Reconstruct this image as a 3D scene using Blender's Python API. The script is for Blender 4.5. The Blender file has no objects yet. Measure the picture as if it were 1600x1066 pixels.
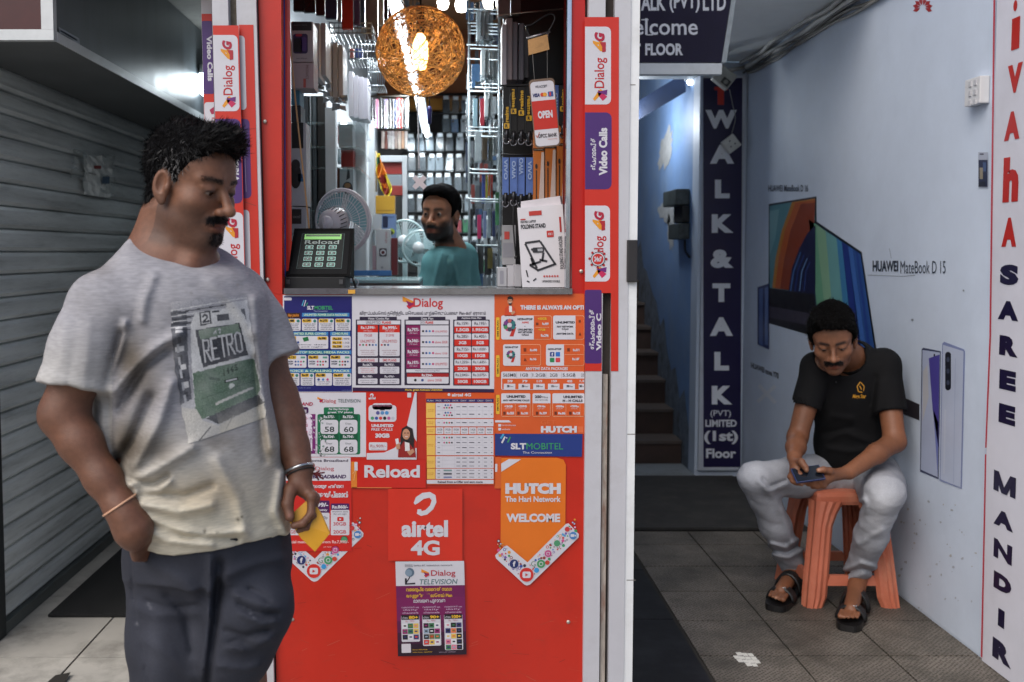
import bpy, bmesh, math, random
import numpy as np
from mathutils import Vector, Matrix
from mathutils.bvhtree import BVHTree
random.seed(7)
RNG = np.random.default_rng(7)
SC = bpy.context.scene
COL = SC.collection
R = math.radians
# ------------------------------------------------------------------ camera
F_PX, PITCH, CX, CAM_Z = 1556.0, R(3.5), 700.0, 1.43
CY = 395.0 + F_PX * math.tan(PITCH)
cam_d = bpy.data.cameras.new('camera')
cam = bpy.data.objects.new('camera', cam_d)
COL.objects.link(cam)
cam.location = (0, 0, CAM_Z)
cam.rotation_euler = (R(90) - PITCH, 0, 0)
cam_d.sensor_width = 36.0
cam_d.lens = F_PX / 1600 * 36.0
cam_d.shift_x = (800 - CX) / 1600
cam_d.shift_y = -(533 - CY) / 1600
cam_d.clip_start, cam_d.clip_end = 0.05, 300
cam_d.dof.use_dof = True
cam_d.dof.focus_distance = 2.75
cam_d.dof.aperture_fstop = 4.5
SC.camera = cam
# ------------------------------------------------------------------ sky, sun, exposure
W = bpy.data.worlds.new('World')
SC.world = W
W.use_nodes = True
nt = W.node_tree
sky = nt.nodes.new('ShaderNodeTexSky')
sky.sky_type = 'NISHITA'
sky.sun_disc = False
SUN_EL, SUN_ROT = R(48), R(218)
sky.sun_elevation = SUN_EL
sky.sun_rotation = SUN_ROT
sky.dust_density = 3.0
sky.ozone_density = 1.5
nt.links.new(sky.outputs[0], nt.nodes['Background'].inputs[0])
nt.nodes['Background'].inputs[1].default_value = 0.085
sun_d = bpy.data.lights.new('sun', 'SUN')
sun_d.energy = 1.35
sun_d.angle = R(60)
sun_d.color = (1.0, 0.96, 0.9)
sun = bpy.data.objects.new('sun', sun_d)
COL.objects.link(sun)
sdir = Vector((math.sin(SUN_ROT) * math.cos(SUN_EL), math.cos(SUN_ROT) * math.cos(SUN_EL), math.sin(SUN_EL)))
sun.rotation_euler = (-sdir).to_track_quat('-Z', 'Y').to_euler()
SC.view_settings.view_transform = 'Standard'
SC.view_settings.look = 'None'
SC.view_settings.exposure = 0.75
SC.view_settings.gamma = 1.0
SC.cycles.use_denoising = True
SC.cycles.max_bounces = 6
SC.cycles.sample_clamp_indirect = 4.0
SC.cycles.caustics_reflective = False
SC.cycles.caustics_refractive = False
# ------------------------------------------------------------------ a pixel of the 1600 px photograph -> a point on a real plane
def ray(px, py):
 x, y = (px - CX) / F_PX, -(py - CY) / F_PX
 c, s = math.cos(PITCH), math.sin(PITCH)
 return Vector((x, c + y * s, -s + y * c))
def P(px, py, Y):
 d = ray(px, py)
 t = Y / d.y
 return Vector((d.x * t, Y, CAM_Z + d.z * t))
def PX(px, py, X):
 d = ray(px, py)
 t = X / d.x
 return Vector((X, d.y * t, CAM_Z + d.z * t))
def PZ(px, py, z):
 d = ray(px, py)
 t = (z - CAM_Z) / d.z
 return Vector((d.x * t, d.y * t, z))
# ------------------------------------------------------------------ materials
def lin(c):
 c = c / 255.0
 return c / 12.92 if c <= 0.04045 else ((c + 0.055) / 1.055) ** 2.4
_M = {}
def M(rgb, rough=0.55, var=0.08, scale=14.0, bump=0.0, bscale=60.0, metal=0.0, gain=1.0, spec=0.5, coat=0.0,
      alpha=1.0, dirt=None, dscale=3.0, damt=0.5, stretch=None):
 """a plain surface of one colour, with a little uneven wear, procedural"""
 key = (tuple(rgb), rough, var, scale, bump, bscale, metal, gain, spec, coat, alpha, tuple(dirt) if dirt else None, dscale, damt, stretch)
 if key in _M:
  return _M[key]
 m = bpy.data.materials.new('paint_%02x%02x%02x' % tuple(int(v) for v in rgb))
 m.use_nodes = True
 t = m.node_tree
 b = t.nodes['Principled BSDF']
 col = [min(0.9, lin(v) * gain) for v in rgb] + [1]
 b.inputs['Base Color'].default_value = col
 b.inputs['Roughness'].default_value = rough
 b.inputs['Metallic'].default_value = metal
 b.inputs['Specular IOR Level'].default_value = spec
 b.inputs['Coat Weight'].default_value = coat
 b.inputs['Alpha'].default_value = alpha
 if var > 0 or dirt or bump > 0:
  tc = t.nodes.new('ShaderNodeTexCoord')
  src = tc.outputs['Object']
  if stretch:
   mp = t.nodes.new('ShaderNodeMapping')
   mp.inputs['Scale'].default_value = stretch
   t.links.new(src, mp.inputs[0])
   src = mp.outputs[0]
  out = None
  if var > 0:
   n = t.nodes.new('ShaderNodeTexNoise')
   n.inputs['Scale'].default_value = scale
   n.inputs['Detail'].default_value = 6
   n.inputs['Roughness'].default_value = 0.65
   t.links.new(src, n.inputs['Vector'])
   mr = t.nodes.new('ShaderNodeMapRange')
   mr.inputs[1].default_value, mr.inputs[2].default_value = 0.3, 0.7
   mr.inputs[3].default_value, mr.inputs[4].default_value = 1 - var, 1 + var
   t.links.new(n.outputs[0], mr.inputs[0])
   mx = t.nodes.new('ShaderNodeVectorMath')
   mx.operation = 'SCALE'
   mx.inputs[0].default_value = col[:3]
   t.links.new(mr.outputs[0], mx.inputs['Scale'])
   out = mx.outputs[0]
   rr = t.nodes.new('ShaderNodeMapRange')
   rr.inputs[3].default_value, rr.inputs[4].default_value = max(0.05, rough - 0.12), min(1, rough + 0.12)
   t.links.new(n.outputs[0], rr.inputs[0])
   t.links.new(rr.outputs[0], b.inputs['Roughness'])
  if dirt:
   n2 = t.nodes.new('ShaderNodeTexNoise')
   n2.inputs['Scale'].default_value = dscale
   n2.inputs['Detail'].default_value = 8
   n2.inputs['Roughness'].default_value = 0.7
   t.links.new(src, n2.inputs['Vector'])
   cr = t.nodes.new('ShaderNodeMapRange')
   cr.inputs[1].default_value, cr.inputs[2].default_value = 0.48, 0.72
   cr.inputs[3].default_value, cr.inputs[4].default_value = 0, damt
   t.links.new(n2.outputs[0], cr.inputs[0])
   mm = t.nodes.new('ShaderNodeMix')
   mm.data_type = 'RGBA'
   mm.inputs['B'].default_value = [lin(v) for v in dirt] + [1]
   if out:
    t.links.new(out, mm.inputs['A'])
   else:
    mm.inputs['A'].default_value = col
   t.links.new(cr.outputs[0], mm.inputs['Factor'])
   out = mm.outputs['Result']
  if out:
   t.links.new(out, b.inputs['Base Color'])
  if bump > 0:
   n3 = t.nodes.new('ShaderNodeTexNoise')
   n3.inputs['Scale'].default_value = bscale
   n3.inputs['Detail'].default_value = 5
   t.links.new(src, n3.inputs['Vector'])
   bp = t.nodes.new('ShaderNodeBump')
   bp.inputs['Strength'].default_value = bump
   bp.inputs['Distance'].default_value = 0.004
   t.links.new(n3.outputs[0], bp.inputs['Height'])
   t.links.new(bp.outputs[0], b.inputs['Normal'])
 _M[key] = m
 return m
def EMIT(rgb, strength):
 key = ('e', tuple(rgb), strength)
 if key not in _M:
  m = bpy.data.materials.new('lit')
  m.use_nodes = True
  b = m.node_tree.nodes['Principled BSDF']
  c = [lin(v) for v in rgb] + [1]
  b.inputs['Base Color'].default_value = c
  b.inputs['Emission Color'].default_value = c
  b.inputs['Emission Strength'].default_value = strength
  _M[key] = m
 return _M[key]
def GLASS(rgb=(235, 245, 245), alpha=0.12, rough=0.05):
 """thin clear plastic or glass"""
 return M(rgb, rough=rough, var=0, alpha=alpha, spec=0.7)
def MV(rough=0.6, bump=0.0, bscale=300.0, noise=0.06, nscale=60.0, sss=0.0, stretch=None, spec=0.4):
 """colour comes from the mesh's own colour attribute (dye, print, complexion)"""
 key = ('v', rough, bump, bscale, noise, nscale, sss, stretch, spec)
 if key in _M:
  return _M[key]
 m = bpy.data.materials.new('dyed_surface')
 m.use_nodes = True
 t = m.node_tree
 b = t.nodes['Principled BSDF']
 a = t.nodes.new('ShaderNodeVertexColor')
 a.layer_name = 'Col'
 tc = t.nodes.new('ShaderNodeTexCoord')
 src = tc.outputs['Object']
 if stretch:
  mp = t.nodes.new('ShaderNodeMapping')
  mp.inputs['Scale'].default_value = stretch
  t.links.new(src, mp.inputs[0])
  src = mp.outputs[0]
 n = t.nodes.new('ShaderNodeTexNoise')
 n.inputs['Scale'].default_value = nscale
 n.inputs['Detail'].default_value = 6
 t.links.new(src, n.inputs['Vector'])
 mr = t.nodes.new('ShaderNodeMapRange')
 mr.inputs[1].default_value, mr.inputs[2].default_value = 0.3, 0.7
 mr.inputs[3].default_value, mr.inputs[4].default_value = 1 - noise, 1 + noise
 t.links.new(n.outputs[0], mr.inputs[0])
 mx = t.nodes.new('ShaderNodeVectorMath')
 mx.operation = 'SCALE'
 t.links.new(a.outputs[0], mx.inputs[0])
 t.links.new(mr.outputs[0], mx.inputs['Scale'])
 t.links.new(mx.outputs[0], b.inputs['Base Color'])
 b.inputs['Roughness'].default_value = rough
 b.inputs['Specular IOR Level'].default_value = spec
 if sss > 0:
  b.inputs['Subsurface Weight'].default_value = sss
  b.inputs['Subsurface Radius'].default_value = (1.0, 0.4, 0.2)
  b.inputs['Subsurface Scale'].default_value = 0.004
 if bump > 0:
  n3 = t.nodes.new('ShaderNodeTexNoise')
  n3.inputs['Scale'].default_value = bscale
  n3.inputs['Detail'].default_value = 4
  t.links.new(src, n3.inputs['Vector'])
  bp = t.nodes.new('ShaderNodeBump')
  bp.inputs['Strength'].default_value = bump
  bp.inputs['Distance'].default_value = 0.002
  t.links.new(n3.outputs[0], bp.inputs['Height'])
  t.links.new(bp.outputs[0], b.inputs['Normal'])
 _M[key] = m
 return m
# ------------------------------------------------------------------ objects
def tag(o, label=None, cat=None, group=None, kind=None):
 if label: o['label'] = label
 if cat: o['category'] = cat
 if group: o['group'] = group
 if kind: o['kind'] = kind
 return o
def empty(name, loc, label, cat, group=None):
 o = bpy.data.objects.new(name, None)
 o.empty_display_size = 0.05
 o.location = loc
 COL.objects.link(o)
 return tag(o, label, cat, group)
def link(name, me, parent=None):
 o = bpy.data.objects.new(name, me)
 COL.objects.link(o)
 if parent is not None:
  o.parent = parent
  w = Vector((0, 0, 0))
  q = parent
  while q is not None:
   w += q.location
   q = q.parent
  o.location = -w
 return o
def children(o):
 return [c for c in COL.objects if c.parent is o]
def copy_tree(o, kids, parent=None):
 c = o.copy()
 COL.objects.link(c)
 if parent: c.parent = parent
 for k, sub in kids:
  copy_tree(k, sub, c)
 return c
def tree_of(o):
 return [(k, tree_of(k)) for k in o.children]
class MB:
 """collects polygons with a material each; build() links them as one mesh"""
 def __init__(s):
  s.v, s.f, s.m, s.ms, s.sm = [], [], [], [], []
 def mi(s, m):
  if m not in s.ms: s.ms.append(m)
  return s.ms.index(m)
 def add(s, vs, fs, m, smooth=False):
  b = len(s.v)
  s.v.extend([tuple(v) for v in vs])
  i = s.mi(m)
  for f in fs:
   s.f.append([b + k for k in f]); s.m.append(i); s.sm.append(smooth)
  return s
 def poly(s, pts, m):
  return s.add(pts, [list(range(len(pts)))], m)
 def hexa(s, c, m):
  """eight corners: front bottom-left, br, tr, tl then the same at the back"""
  return s.add(c, [(0, 1, 2, 3), (5, 4, 7, 6), (4, 0, 3, 7), (1, 5, 6, 2), (3, 2, 6, 7), (4, 5, 1, 0)], m)
 def box(s, x0, x1, y0, y1, z0, z1, m, bev=0.0, T=None):
  if bev <= 0:
   c = [(x0, y0, z0), (x1, y0, z0), (x1, y0, z1), (x0, y0, z1), (x0, y1, z0), (x1, y1, z0), (x1, y1, z1), (x0, y1, z1)]
   if T is not None: c = [T @ Vector(p) for p in c]
   return s.hexa(c, m)
  bm = bmesh.new()
  bmesh.ops.create_cube(bm, size=1)
  for v in bm.verts:
   v.co = ((x0 + x1) / 2 + v.co.x * (x1 - x0), (y0 + y1) / 2 + v.co.y * (y1 - y0), (z0 + z1) / 2 + v.co.z * (z1 - z0))
  bmesh.ops.bevel(bm, geom=list(bm.edges), offset=bev, segments=2, affect='EDGES', profile=0.6)
  return s.bm(bm, m, T)
 def bm(s, bm, m, T=None, smooth=False):
  bm.verts.ensure_lookup_table()
  vs = [(T @ v.co) if T is not None else v.co.copy() for v in bm.verts]
  for i, v in enumerate(bm.verts): v.index = i
  fs = [[v.index for v in f.verts] for f in bm.faces]
  bm.free()
  return s.add(vs, fs, m, smooth)
 def tube(s, pts, r, m, n=8, cap=True):
  pts = [Vector(p) for p in pts]
  rs = r if isinstance(r, (list, tuple)) else [r] * len(pts)
  vs, fs = [], []
  prev = None
  for i, p in enumerate(pts):
   d = (pts[min(i + 1, len(pts) - 1)] - pts[max(i - 1, 0)]).normalized()
   if prev is None:
    a = d.orthogonal().normalized()
   else:
    a = (prev - d * prev.dot(d)).normalized()
   prev = a
   b = d.cross(a)
   for k in range(n):
    t = 2 * math.pi * k / n
    vs.append(p + (a * math.cos(t) + b * math.sin(t)) * rs[i])
  for i in range(len(pts) - 1):
   for k in range(n):
    fs.append((i * n + k, i * n + (k + 1) % n, (i + 1) * n + (k + 1) % n, (i + 1) * n + k))
  if cap:
   fs.append(tuple(range(n))[::-1]); fs.append(tuple((len(pts) - 1) * n + k for k in range(n)))
  return s.add(vs, fs, m, True)
 def lathe(s, prof, m, n=24, T=None):
  """profile of (radius, height) turned about local z"""
  vs, fs = [], []
  for r, z in prof:
   for k in range(n):
    t = 2 * math.pi * k / n
    p = Vector((r * math.cos(t), r * math.sin(t), z))
    vs.append(T @ p if T is not None else p)
  for i in range(len(prof) - 1):
   for k in range(n):
    fs.append((i * n + k, i * n + (k + 1) % n, (i + 1) * n + (k + 1) % n, (i + 1) * n + k))
  return s.add(vs, fs, m, True)
 def prism(s, pts, off, m):
  """an outline extruded by the vector off"""
  n = len(pts)
  off = Vector(off)
  a = [Vector(p) for p in pts]
  b = [p + off for p in a]
  fs = [list(range(n)), list(range(2 * n - 1, n - 1, -1))] + [(k, k + n, (k + 1) % n + n, (k + 1) % n) for k in range(n)]
  return s.add(a + b, fs, m)
 def build(s, name, parent=None, fix=True):
  me = bpy.data.meshes.new(name)
  me.from_pydata(s.v, [], s.f)
  for m in s.ms: me.materials.append(m)
  me.polygons.foreach_set('material_index', s.m)
  me.polygons.foreach_set('use_smooth', s.sm)
  if fix:
   bm = bmesh.new(); bm.from_mesh(me)
   bmesh.ops.recalc_face_normals(bm, faces=bm.faces)
   bm.to_mesh(me); bm.free()
  me.update()
  return link(name, me, parent)
# ------------------------------------------------------------------ flat print on a surface
_T = {}
def glyphs(body, bold=0.0, shear=0.0, space=1.0):
 key = (body, bold, shear, space)
 if key in _T: return _T[key]
 c = bpy.data.curves.new('lettering', 'FONT')
 c.body = body
 c.offset = bold
 c.shear = shear
 c.space_character = space
 c.resolution_u = 3
 o = bpy.data.objects.new('lettering', c)
 COL.objects.link(o)
 dg = bpy.context.evaluated_depsgraph_get()
 me = bpy.data.meshes.new_from_object(o.evaluated_get(dg))
 vs = [(v.co.x, v.co.y) for v in me.vertices]
 fs = [tuple(p.vertices) for p in me.polygons]
 bpy.data.meshes.remove(me)
 bpy.data.objects.remove(o)
 bpy.data.curves.remove(c)
 if not vs: vs, fs = [(0, 0), (1, 0), (1, 1)], []
 xs = [v[0] for v in vs]; ys = [v[1] for v in vs]
 x0, x1, y0, y1 = min(xs), max(xs), min(ys), max(ys)
 out = ([((x - x0) / max(1e-6, x1 - x0), (y - y0) / max(1e-6, y1 - y0)) for x, y in vs], fs, (x1 - x0) / max(1e-6, y1 - y0))
 _T[key] = out
 return out
INK = 0.55
class Board:
 """flat print: shapes in a surface's own two coordinates, each layer a hair above the last"""
 def __init__(s, fmap, nrm, base=0.0, step=0.0004, rough=0.35):
  s.fm, s.n, s.base, s.step, s.rough = fmap, Vector(nrm), base, step, rough
  s.mb = MB()
 def w(s, x, y, L):
  return Vector(s.fm(x, y)) + s.n * (s.base + L * s.step)
 def mat(s, c):
  return c if isinstance(c, bpy.types.Material) else M(c, rough=s.rough, var=0.05, scale=9, gain=0.88)
 def poly(s, pts, c, L=1):
  s.mb.poly([s.w(x, y, L) for x, y in pts], s.mat(c)); return s
 def rect(s, x0, y0, x1, y1, c, L=1):
  return s.poly([(x0, y0), (x1, y0), (x1, y1), (x0, y1)], c, L)
 def rrect(s, x0, y0, x1, y1, r, c, L=1, corners=(1, 1, 1, 1)):
  pts = []
  sx, sy = (1 if x1 > x0 else -1), (1 if y1 > y0 else -1)
  for (cx, cy, a, on) in ((x1 - r * sx, y0 + r * sy, -90, corners[1]), (x1 - r * sx, y1 - r * sy, 0, corners[2]), (x0 + r * sx, y1 - r * sy, 90, corners[3]), (x0 + r * sx, y0 + r * sy, 180, corners[0])):
   if on:
    for k in range(5):
     t = R(a + 90 * k / 4)
     pts.append((cx + r * sx * math.cos(t), cy + r * sy * math.sin(t)))
   else:
    t = R(a + 45)
    pts.append((cx + r * sx * (1 if math.cos(t) > 0 else -1), cy + r * sy * (1 if math.sin(t) > 0 else -1)))
  return s.poly(pts, c, L)
 def circ(s, x, y, r, c, L=1, ry=None, n=14):
  ry = ry or r
  return s.poly([(x + r * math.cos(2 * math.pi * k / n), y + ry * math.sin(2 * math.pi * k / n)) for k in range(n)], c, L)
 def line(s, pts, wd, c, L=1):
  for (xa, ya), (xb, yb) in zip(pts[:-1], pts[1:]):
   d = math.hypot(xb - xa, yb - ya) or 1
   nx, ny = -(yb - ya) / d * wd / 2, (xb - xa) / d * wd / 2
   s.poly([(xa + nx, ya + ny), (xb + nx, yb + ny), (xb - nx, yb - ny), (xa - nx, ya - ny)], c, L)
  return s
 def text(s, body, x0, y0, x1, y1, c, L=2, bold=0.0, shear=0.0, rot=None, fit=True):
  """lettering that fills the box; rot 'up' reads upwards, 'down' downwards"""
  vs, fs, asp = glyphs(body, bold, shear)
  out = []
  for u, v in vs:
   if rot == 'up': p = (x0 + (1 - v) * (x1 - x0), y1 - u * (y1 - y0))
   elif rot == 'down': p = (x0 + v * (x1 - x0), y0 + u * (y1 - y0))
   else: p = (x0 + u * (x1 - x0), y1 - v * (y1 - y0))
   out.append(s.w(p[0], p[1], L))
  s.mb.add(out, fs, s.mat(c))
  return s
 def rows(s, x0, y0, x1, y1, n, c, L=2, words=None, jitter=0.25, bold=0.0):
  """n lines of small print"""
  h = (y1 - y0) / n
  for k in range(n):
   wds = (words or SMALL)[k % len(words or SMALL)]
   ins = (x1 - x0) * jitter * ((k * 37 % 10) / 20)
   s.text(wds, x0 + ins, y0 + h * k + h * 0.15, x1 - ins, y0 + h * k + h * 0.85, c, L, bold)
  return s
 def build(s, name, parent=None):
  return s.mb.build(name, parent, fix=False)
SMALL = ['anytime data', 'day and night', 'any network calls', 'valid 30 days', 'terms apply']
def smooth_path(pts, n=8):
 """Catmull-Rom through the points"""
 pts = [Vector(p) for p in pts]
 q = [pts[0] * 2 - pts[1]] + pts + [pts[-1] * 2 - pts[-2]]
 out = []
 for i in range(1, len(q) - 2):
  for k in range(n):
   t = k / n
   a, b, c, d = q[i - 1], q[i], q[i + 1], q[i + 2]
   out.append(0.5 * ((2 * b) + (c - a) * t + (2 * a - 5 * b + 4 * c - d) * t * t + (3 * b - a - 3 * c + d) * t ** 3))
 out.append(pts[-1])
 return out
# ================================================================== THE SETTING
YF = 2.97                       # plane of the shop front
XW = 1.87                       # passage's right wall
XS = -1.68                      # shutter on the left
YB = 6.28                       # back wall of the passage
WHITE = M((190, 190, 196), rough=0.45, var=0.06, scale=5, dirt=(120, 112, 105), dscale=5, damt=0.35)
def ground():
 m = MB()
 m.poly([(-40, -40, 0), (40, -40, 0), (40, 40, 0), (-40, 40, 0)], M((120, 116, 112), rough=0.8, var=0.2, scale=3, bump=0.3))
 tag(m.build('ground'), kind='structure')
 # pale tiles before the shutter
 t = MB()
 pale = M((178, 174, 166), rough=0.5, var=0.1, scale=4, dirt=(84, 80, 74), dscale=3.5, damt=0.75, bump=0.05)
 grout = M((58, 52, 46), rough=0.9, var=0.2)
 t.poly([(-6, -4, 0.004), (0.62, -4, 0.004), (0.62, 7.4, 0.004), (-6, 7.4, 0.004)], grout)
 g, s = 0.004, 0.62
 for i in range(-8, 4):
  for j in range(-12, 7):
   x0, y0 = -1.305 + i * s, 3.42 + j * s
   x1, y1 = x0 + s, y0 + s
   x1c, y1c = min(x1 - g, 0.6), min(y1 - g, 7.35)
   if x0 + g < x1c and y0 + g < y1c:
    t.box(x0 + g, x1c, y0 + g, y1c, 0.005, 0.010, pale)
 tag(t.build('pavement'), kind='structure')
 # patterned stone tiles of the passage, with the black border strip
 t = MB()
 t.poly([(0.62, -4, 0.006), (3.2, -4, 0.006), (3.2, YB, 0.006), (0.62, YB, 0.006)], M((40, 37, 33), rough=0.9, var=0.2))
 tile = passage_tile()
 s, g = 0.335, 0.0035
 for i in range(0, 5):
  for j in range(-20, 16):
   x0, y0 = 0.885 + i * s, 4.10 + j * s
   y1 = min(y0 + s, 5.0)
   if y1 - y0 < 0.02: continue
   t.box(x0 + g, x0 + s - g, y0 + g, y1 - g, 0.007, 0.012, tile)
 blk = M((20, 20, 24), rough=0.55, var=0.25, scale=3, spec=0.15, dirt=(52, 52, 58), dscale=5, damt=0.5)
 for j in range(-10, 10):
  y0 = 3.18 + j * 0.6
  if y0 > YB - 0.1: continue
  a, b = 0.86, 0.885
  t.box(0.5625, 0.872, y0 + 0.002, min(y0 + 0.598, YB), 0.007, 0.0125, blk)
 tag(t.build('floor'), kind='structure')
def passage_tile():
 m = bpy.data.materials.new('pitted_stone')
 m.use_nodes = True
 t = m.node_tree
 b = t.nodes['Principled BSDF']
 tc = t.nodes.new('ShaderNodeTexCoord')
 mp = t.nodes.new('ShaderNodeMapping')
 mp.inputs['Rotation'].default_value = (0, 0, R(45))
 mp.inputs['Scale'].default_value = (75, 75, 75)
 t.links.new(tc.outputs['Object'], mp.inputs[0])
 v = t.nodes.new('ShaderNodeTexVoronoi')
 v.voronoi_dimensions = '2D'
 v.inputs['Scale'].default_value = 1
 v.inputs['Randomness'].default_value = 0.35
 t.links.new(mp.outputs[0], v.inputs['Vector'])
 n = t.nodes.new('ShaderNodeTexNoise')
 n.inputs['Scale'].default_value = 6
 n.inputs['Detail'].default_value = 8
 n.inputs['Roughness'].default_value = 0.7
 t.links.new(tc.outputs['Object'], n.inputs['Vector'])
 n2 = t.nodes.new('ShaderNodeTexNoise')
 n2.inputs['Scale'].default_value = 2.2
 n2.inputs['Detail'].default_value = 4
 t.links.new(tc.outputs['Object'], n2.inputs['Vector'])
 cr = t.nodes.new('ShaderNodeMapRange')
 cr.inputs[1].default_value, cr.inputs[2].default_value = 0.18, 0.38
 t.links.new(v.outputs['Distance'], cr.inputs[0])
 mx = t.nodes.new('ShaderNodeMix')
 mx.data_type = 'RGBA'
 mx.inputs['A'].default_value = [lin(c) for c in (62, 54, 47)] + [1]
 mx.inputs['B'].default_value = [lin(c) for c in (116, 109, 100)] + [1]
 t.links.new(cr.outputs[0], mx.inputs['Factor'])
 m2 = t.nodes.new('ShaderNodeMix')
 m2.data_type = 'RGBA'
 m2.inputs['B'].default_value = [lin(c) for c in (66, 62, 54)] + [1]
 r2 = t.nodes.new('ShaderNodeMapRange')
 r2.inputs[1].default_value, r2.inputs[2].default_value = 0.42, 0.68
 r2.inputs[4].default_value = 0.85
 t.links.new(n.outputs[0], r2.inputs[0])
 t.links.new(mx.outputs['Result'], m2.inputs['A'])
 t.links.new(r2.outputs[0], m2.inputs['Factor'])
 m3 = t.nodes.new('ShaderNodeVectorMath')
 m3.operation = 'SCALE'
 r3 = t.nodes.new('ShaderNodeMapRange')
 r3.inputs[1].default_value, r3.inputs[2].default_value = 0.35, 0.65
 r3.inputs[3].default_value, r3.inputs[4].default_value = 0.6, 1.15
 t.links.new(n2.outputs[0], r3.inputs[0])
 t.links.new(m2.outputs['Result'], m3.inputs[0])
 t.links.new(r3.outputs[0], m3.inputs['Scale'])
 t.links.new(m3.outputs[0], b.inputs['Base Color'])
 b.inputs['Roughness'].default_value = 0.6
 bp = t.nodes.new('ShaderNodeBump')
 bp.inputs['Strength'].default_value = 0.7
 bp.inputs['Distance'].default_value = 0.004
 t.links.new(cr.outputs[0], bp.inputs['Height'])
 t.links.new(bp.outputs[0], b.inputs['Normal'])
 return m
ground()
# ------------------------------------------------------------------ mats
def mats():
 m = MB()
 ribbed = M((44, 43, 42), rough=0.95, var=0.35, scale=5, bump=0.6, bscale=260, dirt=(78, 74, 68), dscale=7, damt=0.4)
 m.box(0.90, 1.80, 5.02, 6.22, 0.008, 0.026, ribbed, bev=0.006)
 o = m.build('door_mat')
 tag(o, 'wide grey ribbed mat at the foot of the stairs', 'mat')
 m = MB()
 black = M((22, 22, 22), rough=0.95, var=0.4, scale=9, bump=0.8, bscale=200)
 a, b = PZ(35, 981, 0.02), PZ(420, 981, 0.02)
 m.box(-1.56, -0.78, 3.80, 4.75, 0.011, 0.024, black, bev=0.005)
 o = m.build('door_mat')
 tag(o, 'black perforated mat on pale tiles before the shutter', 'mat')
mats()
# ------------------------------------------------------------------ left: shutter, sign box, lamp, soffit
def shutter():
 root = empty('roller_shutter', (XS, 5, 0), 'dusty grey corrugated roller shutter closed along the alley', 'shutter')
 steel = M((216, 222, 224), rough=0.45, var=0.22, scale=6, metal=0.15, dirt=(110, 116, 116), dscale=3, damt=0.85, stretch=(3, 0.5, 6))
 m = MB()
 p, z = 0.0865, 0.055
 prof = []
 while z < 2.26:
  for k in range(7):
   t = k / 6
   prof.append((XS + 0.006 + 0.009 * math.sin(math.pi * t) ** 0.4 + (0.004 if k == 1 else 0), z + t * (p - 0.010)))
  prof.append((XS - 0.010, z + p - 0.005))
  z += p
 vs, fs = [], []
 for x, z in prof:
  vs += [(x, 3.62, z), (x, 7.45, z)]
 for i in range(len(prof) - 1):
  fs.append((2 * i, 2 * i + 1, 2 * i + 3, 2 * i + 2))
 m.add(vs, fs, steel)
 m.build('curtain', root)
 m = MB()
 m.box(XS - 0.02, XS + 0.035, 3.62, 7.45, 0.012, 0.055, M((92, 98, 98), rough=0.5, metal=0.4, var=0.2, scale=5))
 m.build('bottom_rail', root)
 m = MB()
 m.box(XS - 0.05, XS + 0.04, 3.545, 3.62, 0.012, 2.3, M((46, 50, 52), rough=0.6, metal=0.3, var=0.2))
 m.build('guide_rail', root)
 m = MB()
 m.box(XS - 0.3, XS - 0.02, 7.45, 7.5, 0.0, 3.6, WHITE)
 m.box(-6, XS - 0.051, 3.30, 7.4, 0.0, 3.6, M((72, 76, 78), rough=0.8, var=0.15))
 o = m.build('side_wall')
 tag(o, 'grey masonry behind the closed roller shutter', 'wall')
 o['kind'] = 'structure'
 # torn plastic notice
 b = empty('notice', PX(150, 275, XS + 0.03), 'torn clear plastic notice taped to the grey shutter', 'notice')
 m = MB()
 rnd = random.Random(3)
 shiny = M((236, 240, 240), rough=0.18, var=0.15, scale=20, spec=0.8)
 def patch(x0, y0, x1, y1, mat, nx=7, ny=9, off=0.03):
  vs, fs = [], []
  for j in range(ny + 1):
   for i in range(nx + 1):
    e = 2.6 if i in (0, nx) or j in (0, ny) else 0.4
    x = x0 + (x1 - x0) * i / nx + rnd.uniform(-e, e)
    y = y0 + (y1 - y0) * j / ny + 5 * i / nx + rnd.uniform(-e, e)
    vs.append(PX(x, y, XS + off + rnd.uniform(-0.004, 0.007)))
  for j in range(ny):
   for i in range(nx):
    fs.append((j * (nx + 1) + i, j * (nx + 1) + i + 1, (j + 1) * (nx + 1) + i + 1, (j + 1) * (nx + 1) + i))
  m.add(vs, fs, mat)
 patch(131, 240, 174, 303, shiny)
 o = m.build('sheet', b)
 m = MB()
 clear = M((190, 200, 202), rough=0.1, var=0.1, alpha=0.4, spec=0.8)
 patch(114, 234, 136, 255, clear, 4, 4, 0.036); patch(112, 262, 134, 278, clear, 4, 4, 0.036)
 m.build('tape', b); m = MB()
 patch(160, 240, 178, 262, clear, 4, 4, 0.036); patch(158, 272, 180, 300, clear, 4, 5, 0.036)
 m.build('tape', b)
 m = MB()
 q = Board(lambda x, y: PX(x, y, XS + 0.04), (1, 0, 0))
 q.rect(147, 259, 158, 264, (150, 70, 70)); q.rect(160, 276, 171, 287, (90, 110, 135)); q.line([(138, 270), (150, 273)], 1, (110, 110, 115))
 q.build('print', b)
shutter()
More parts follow.
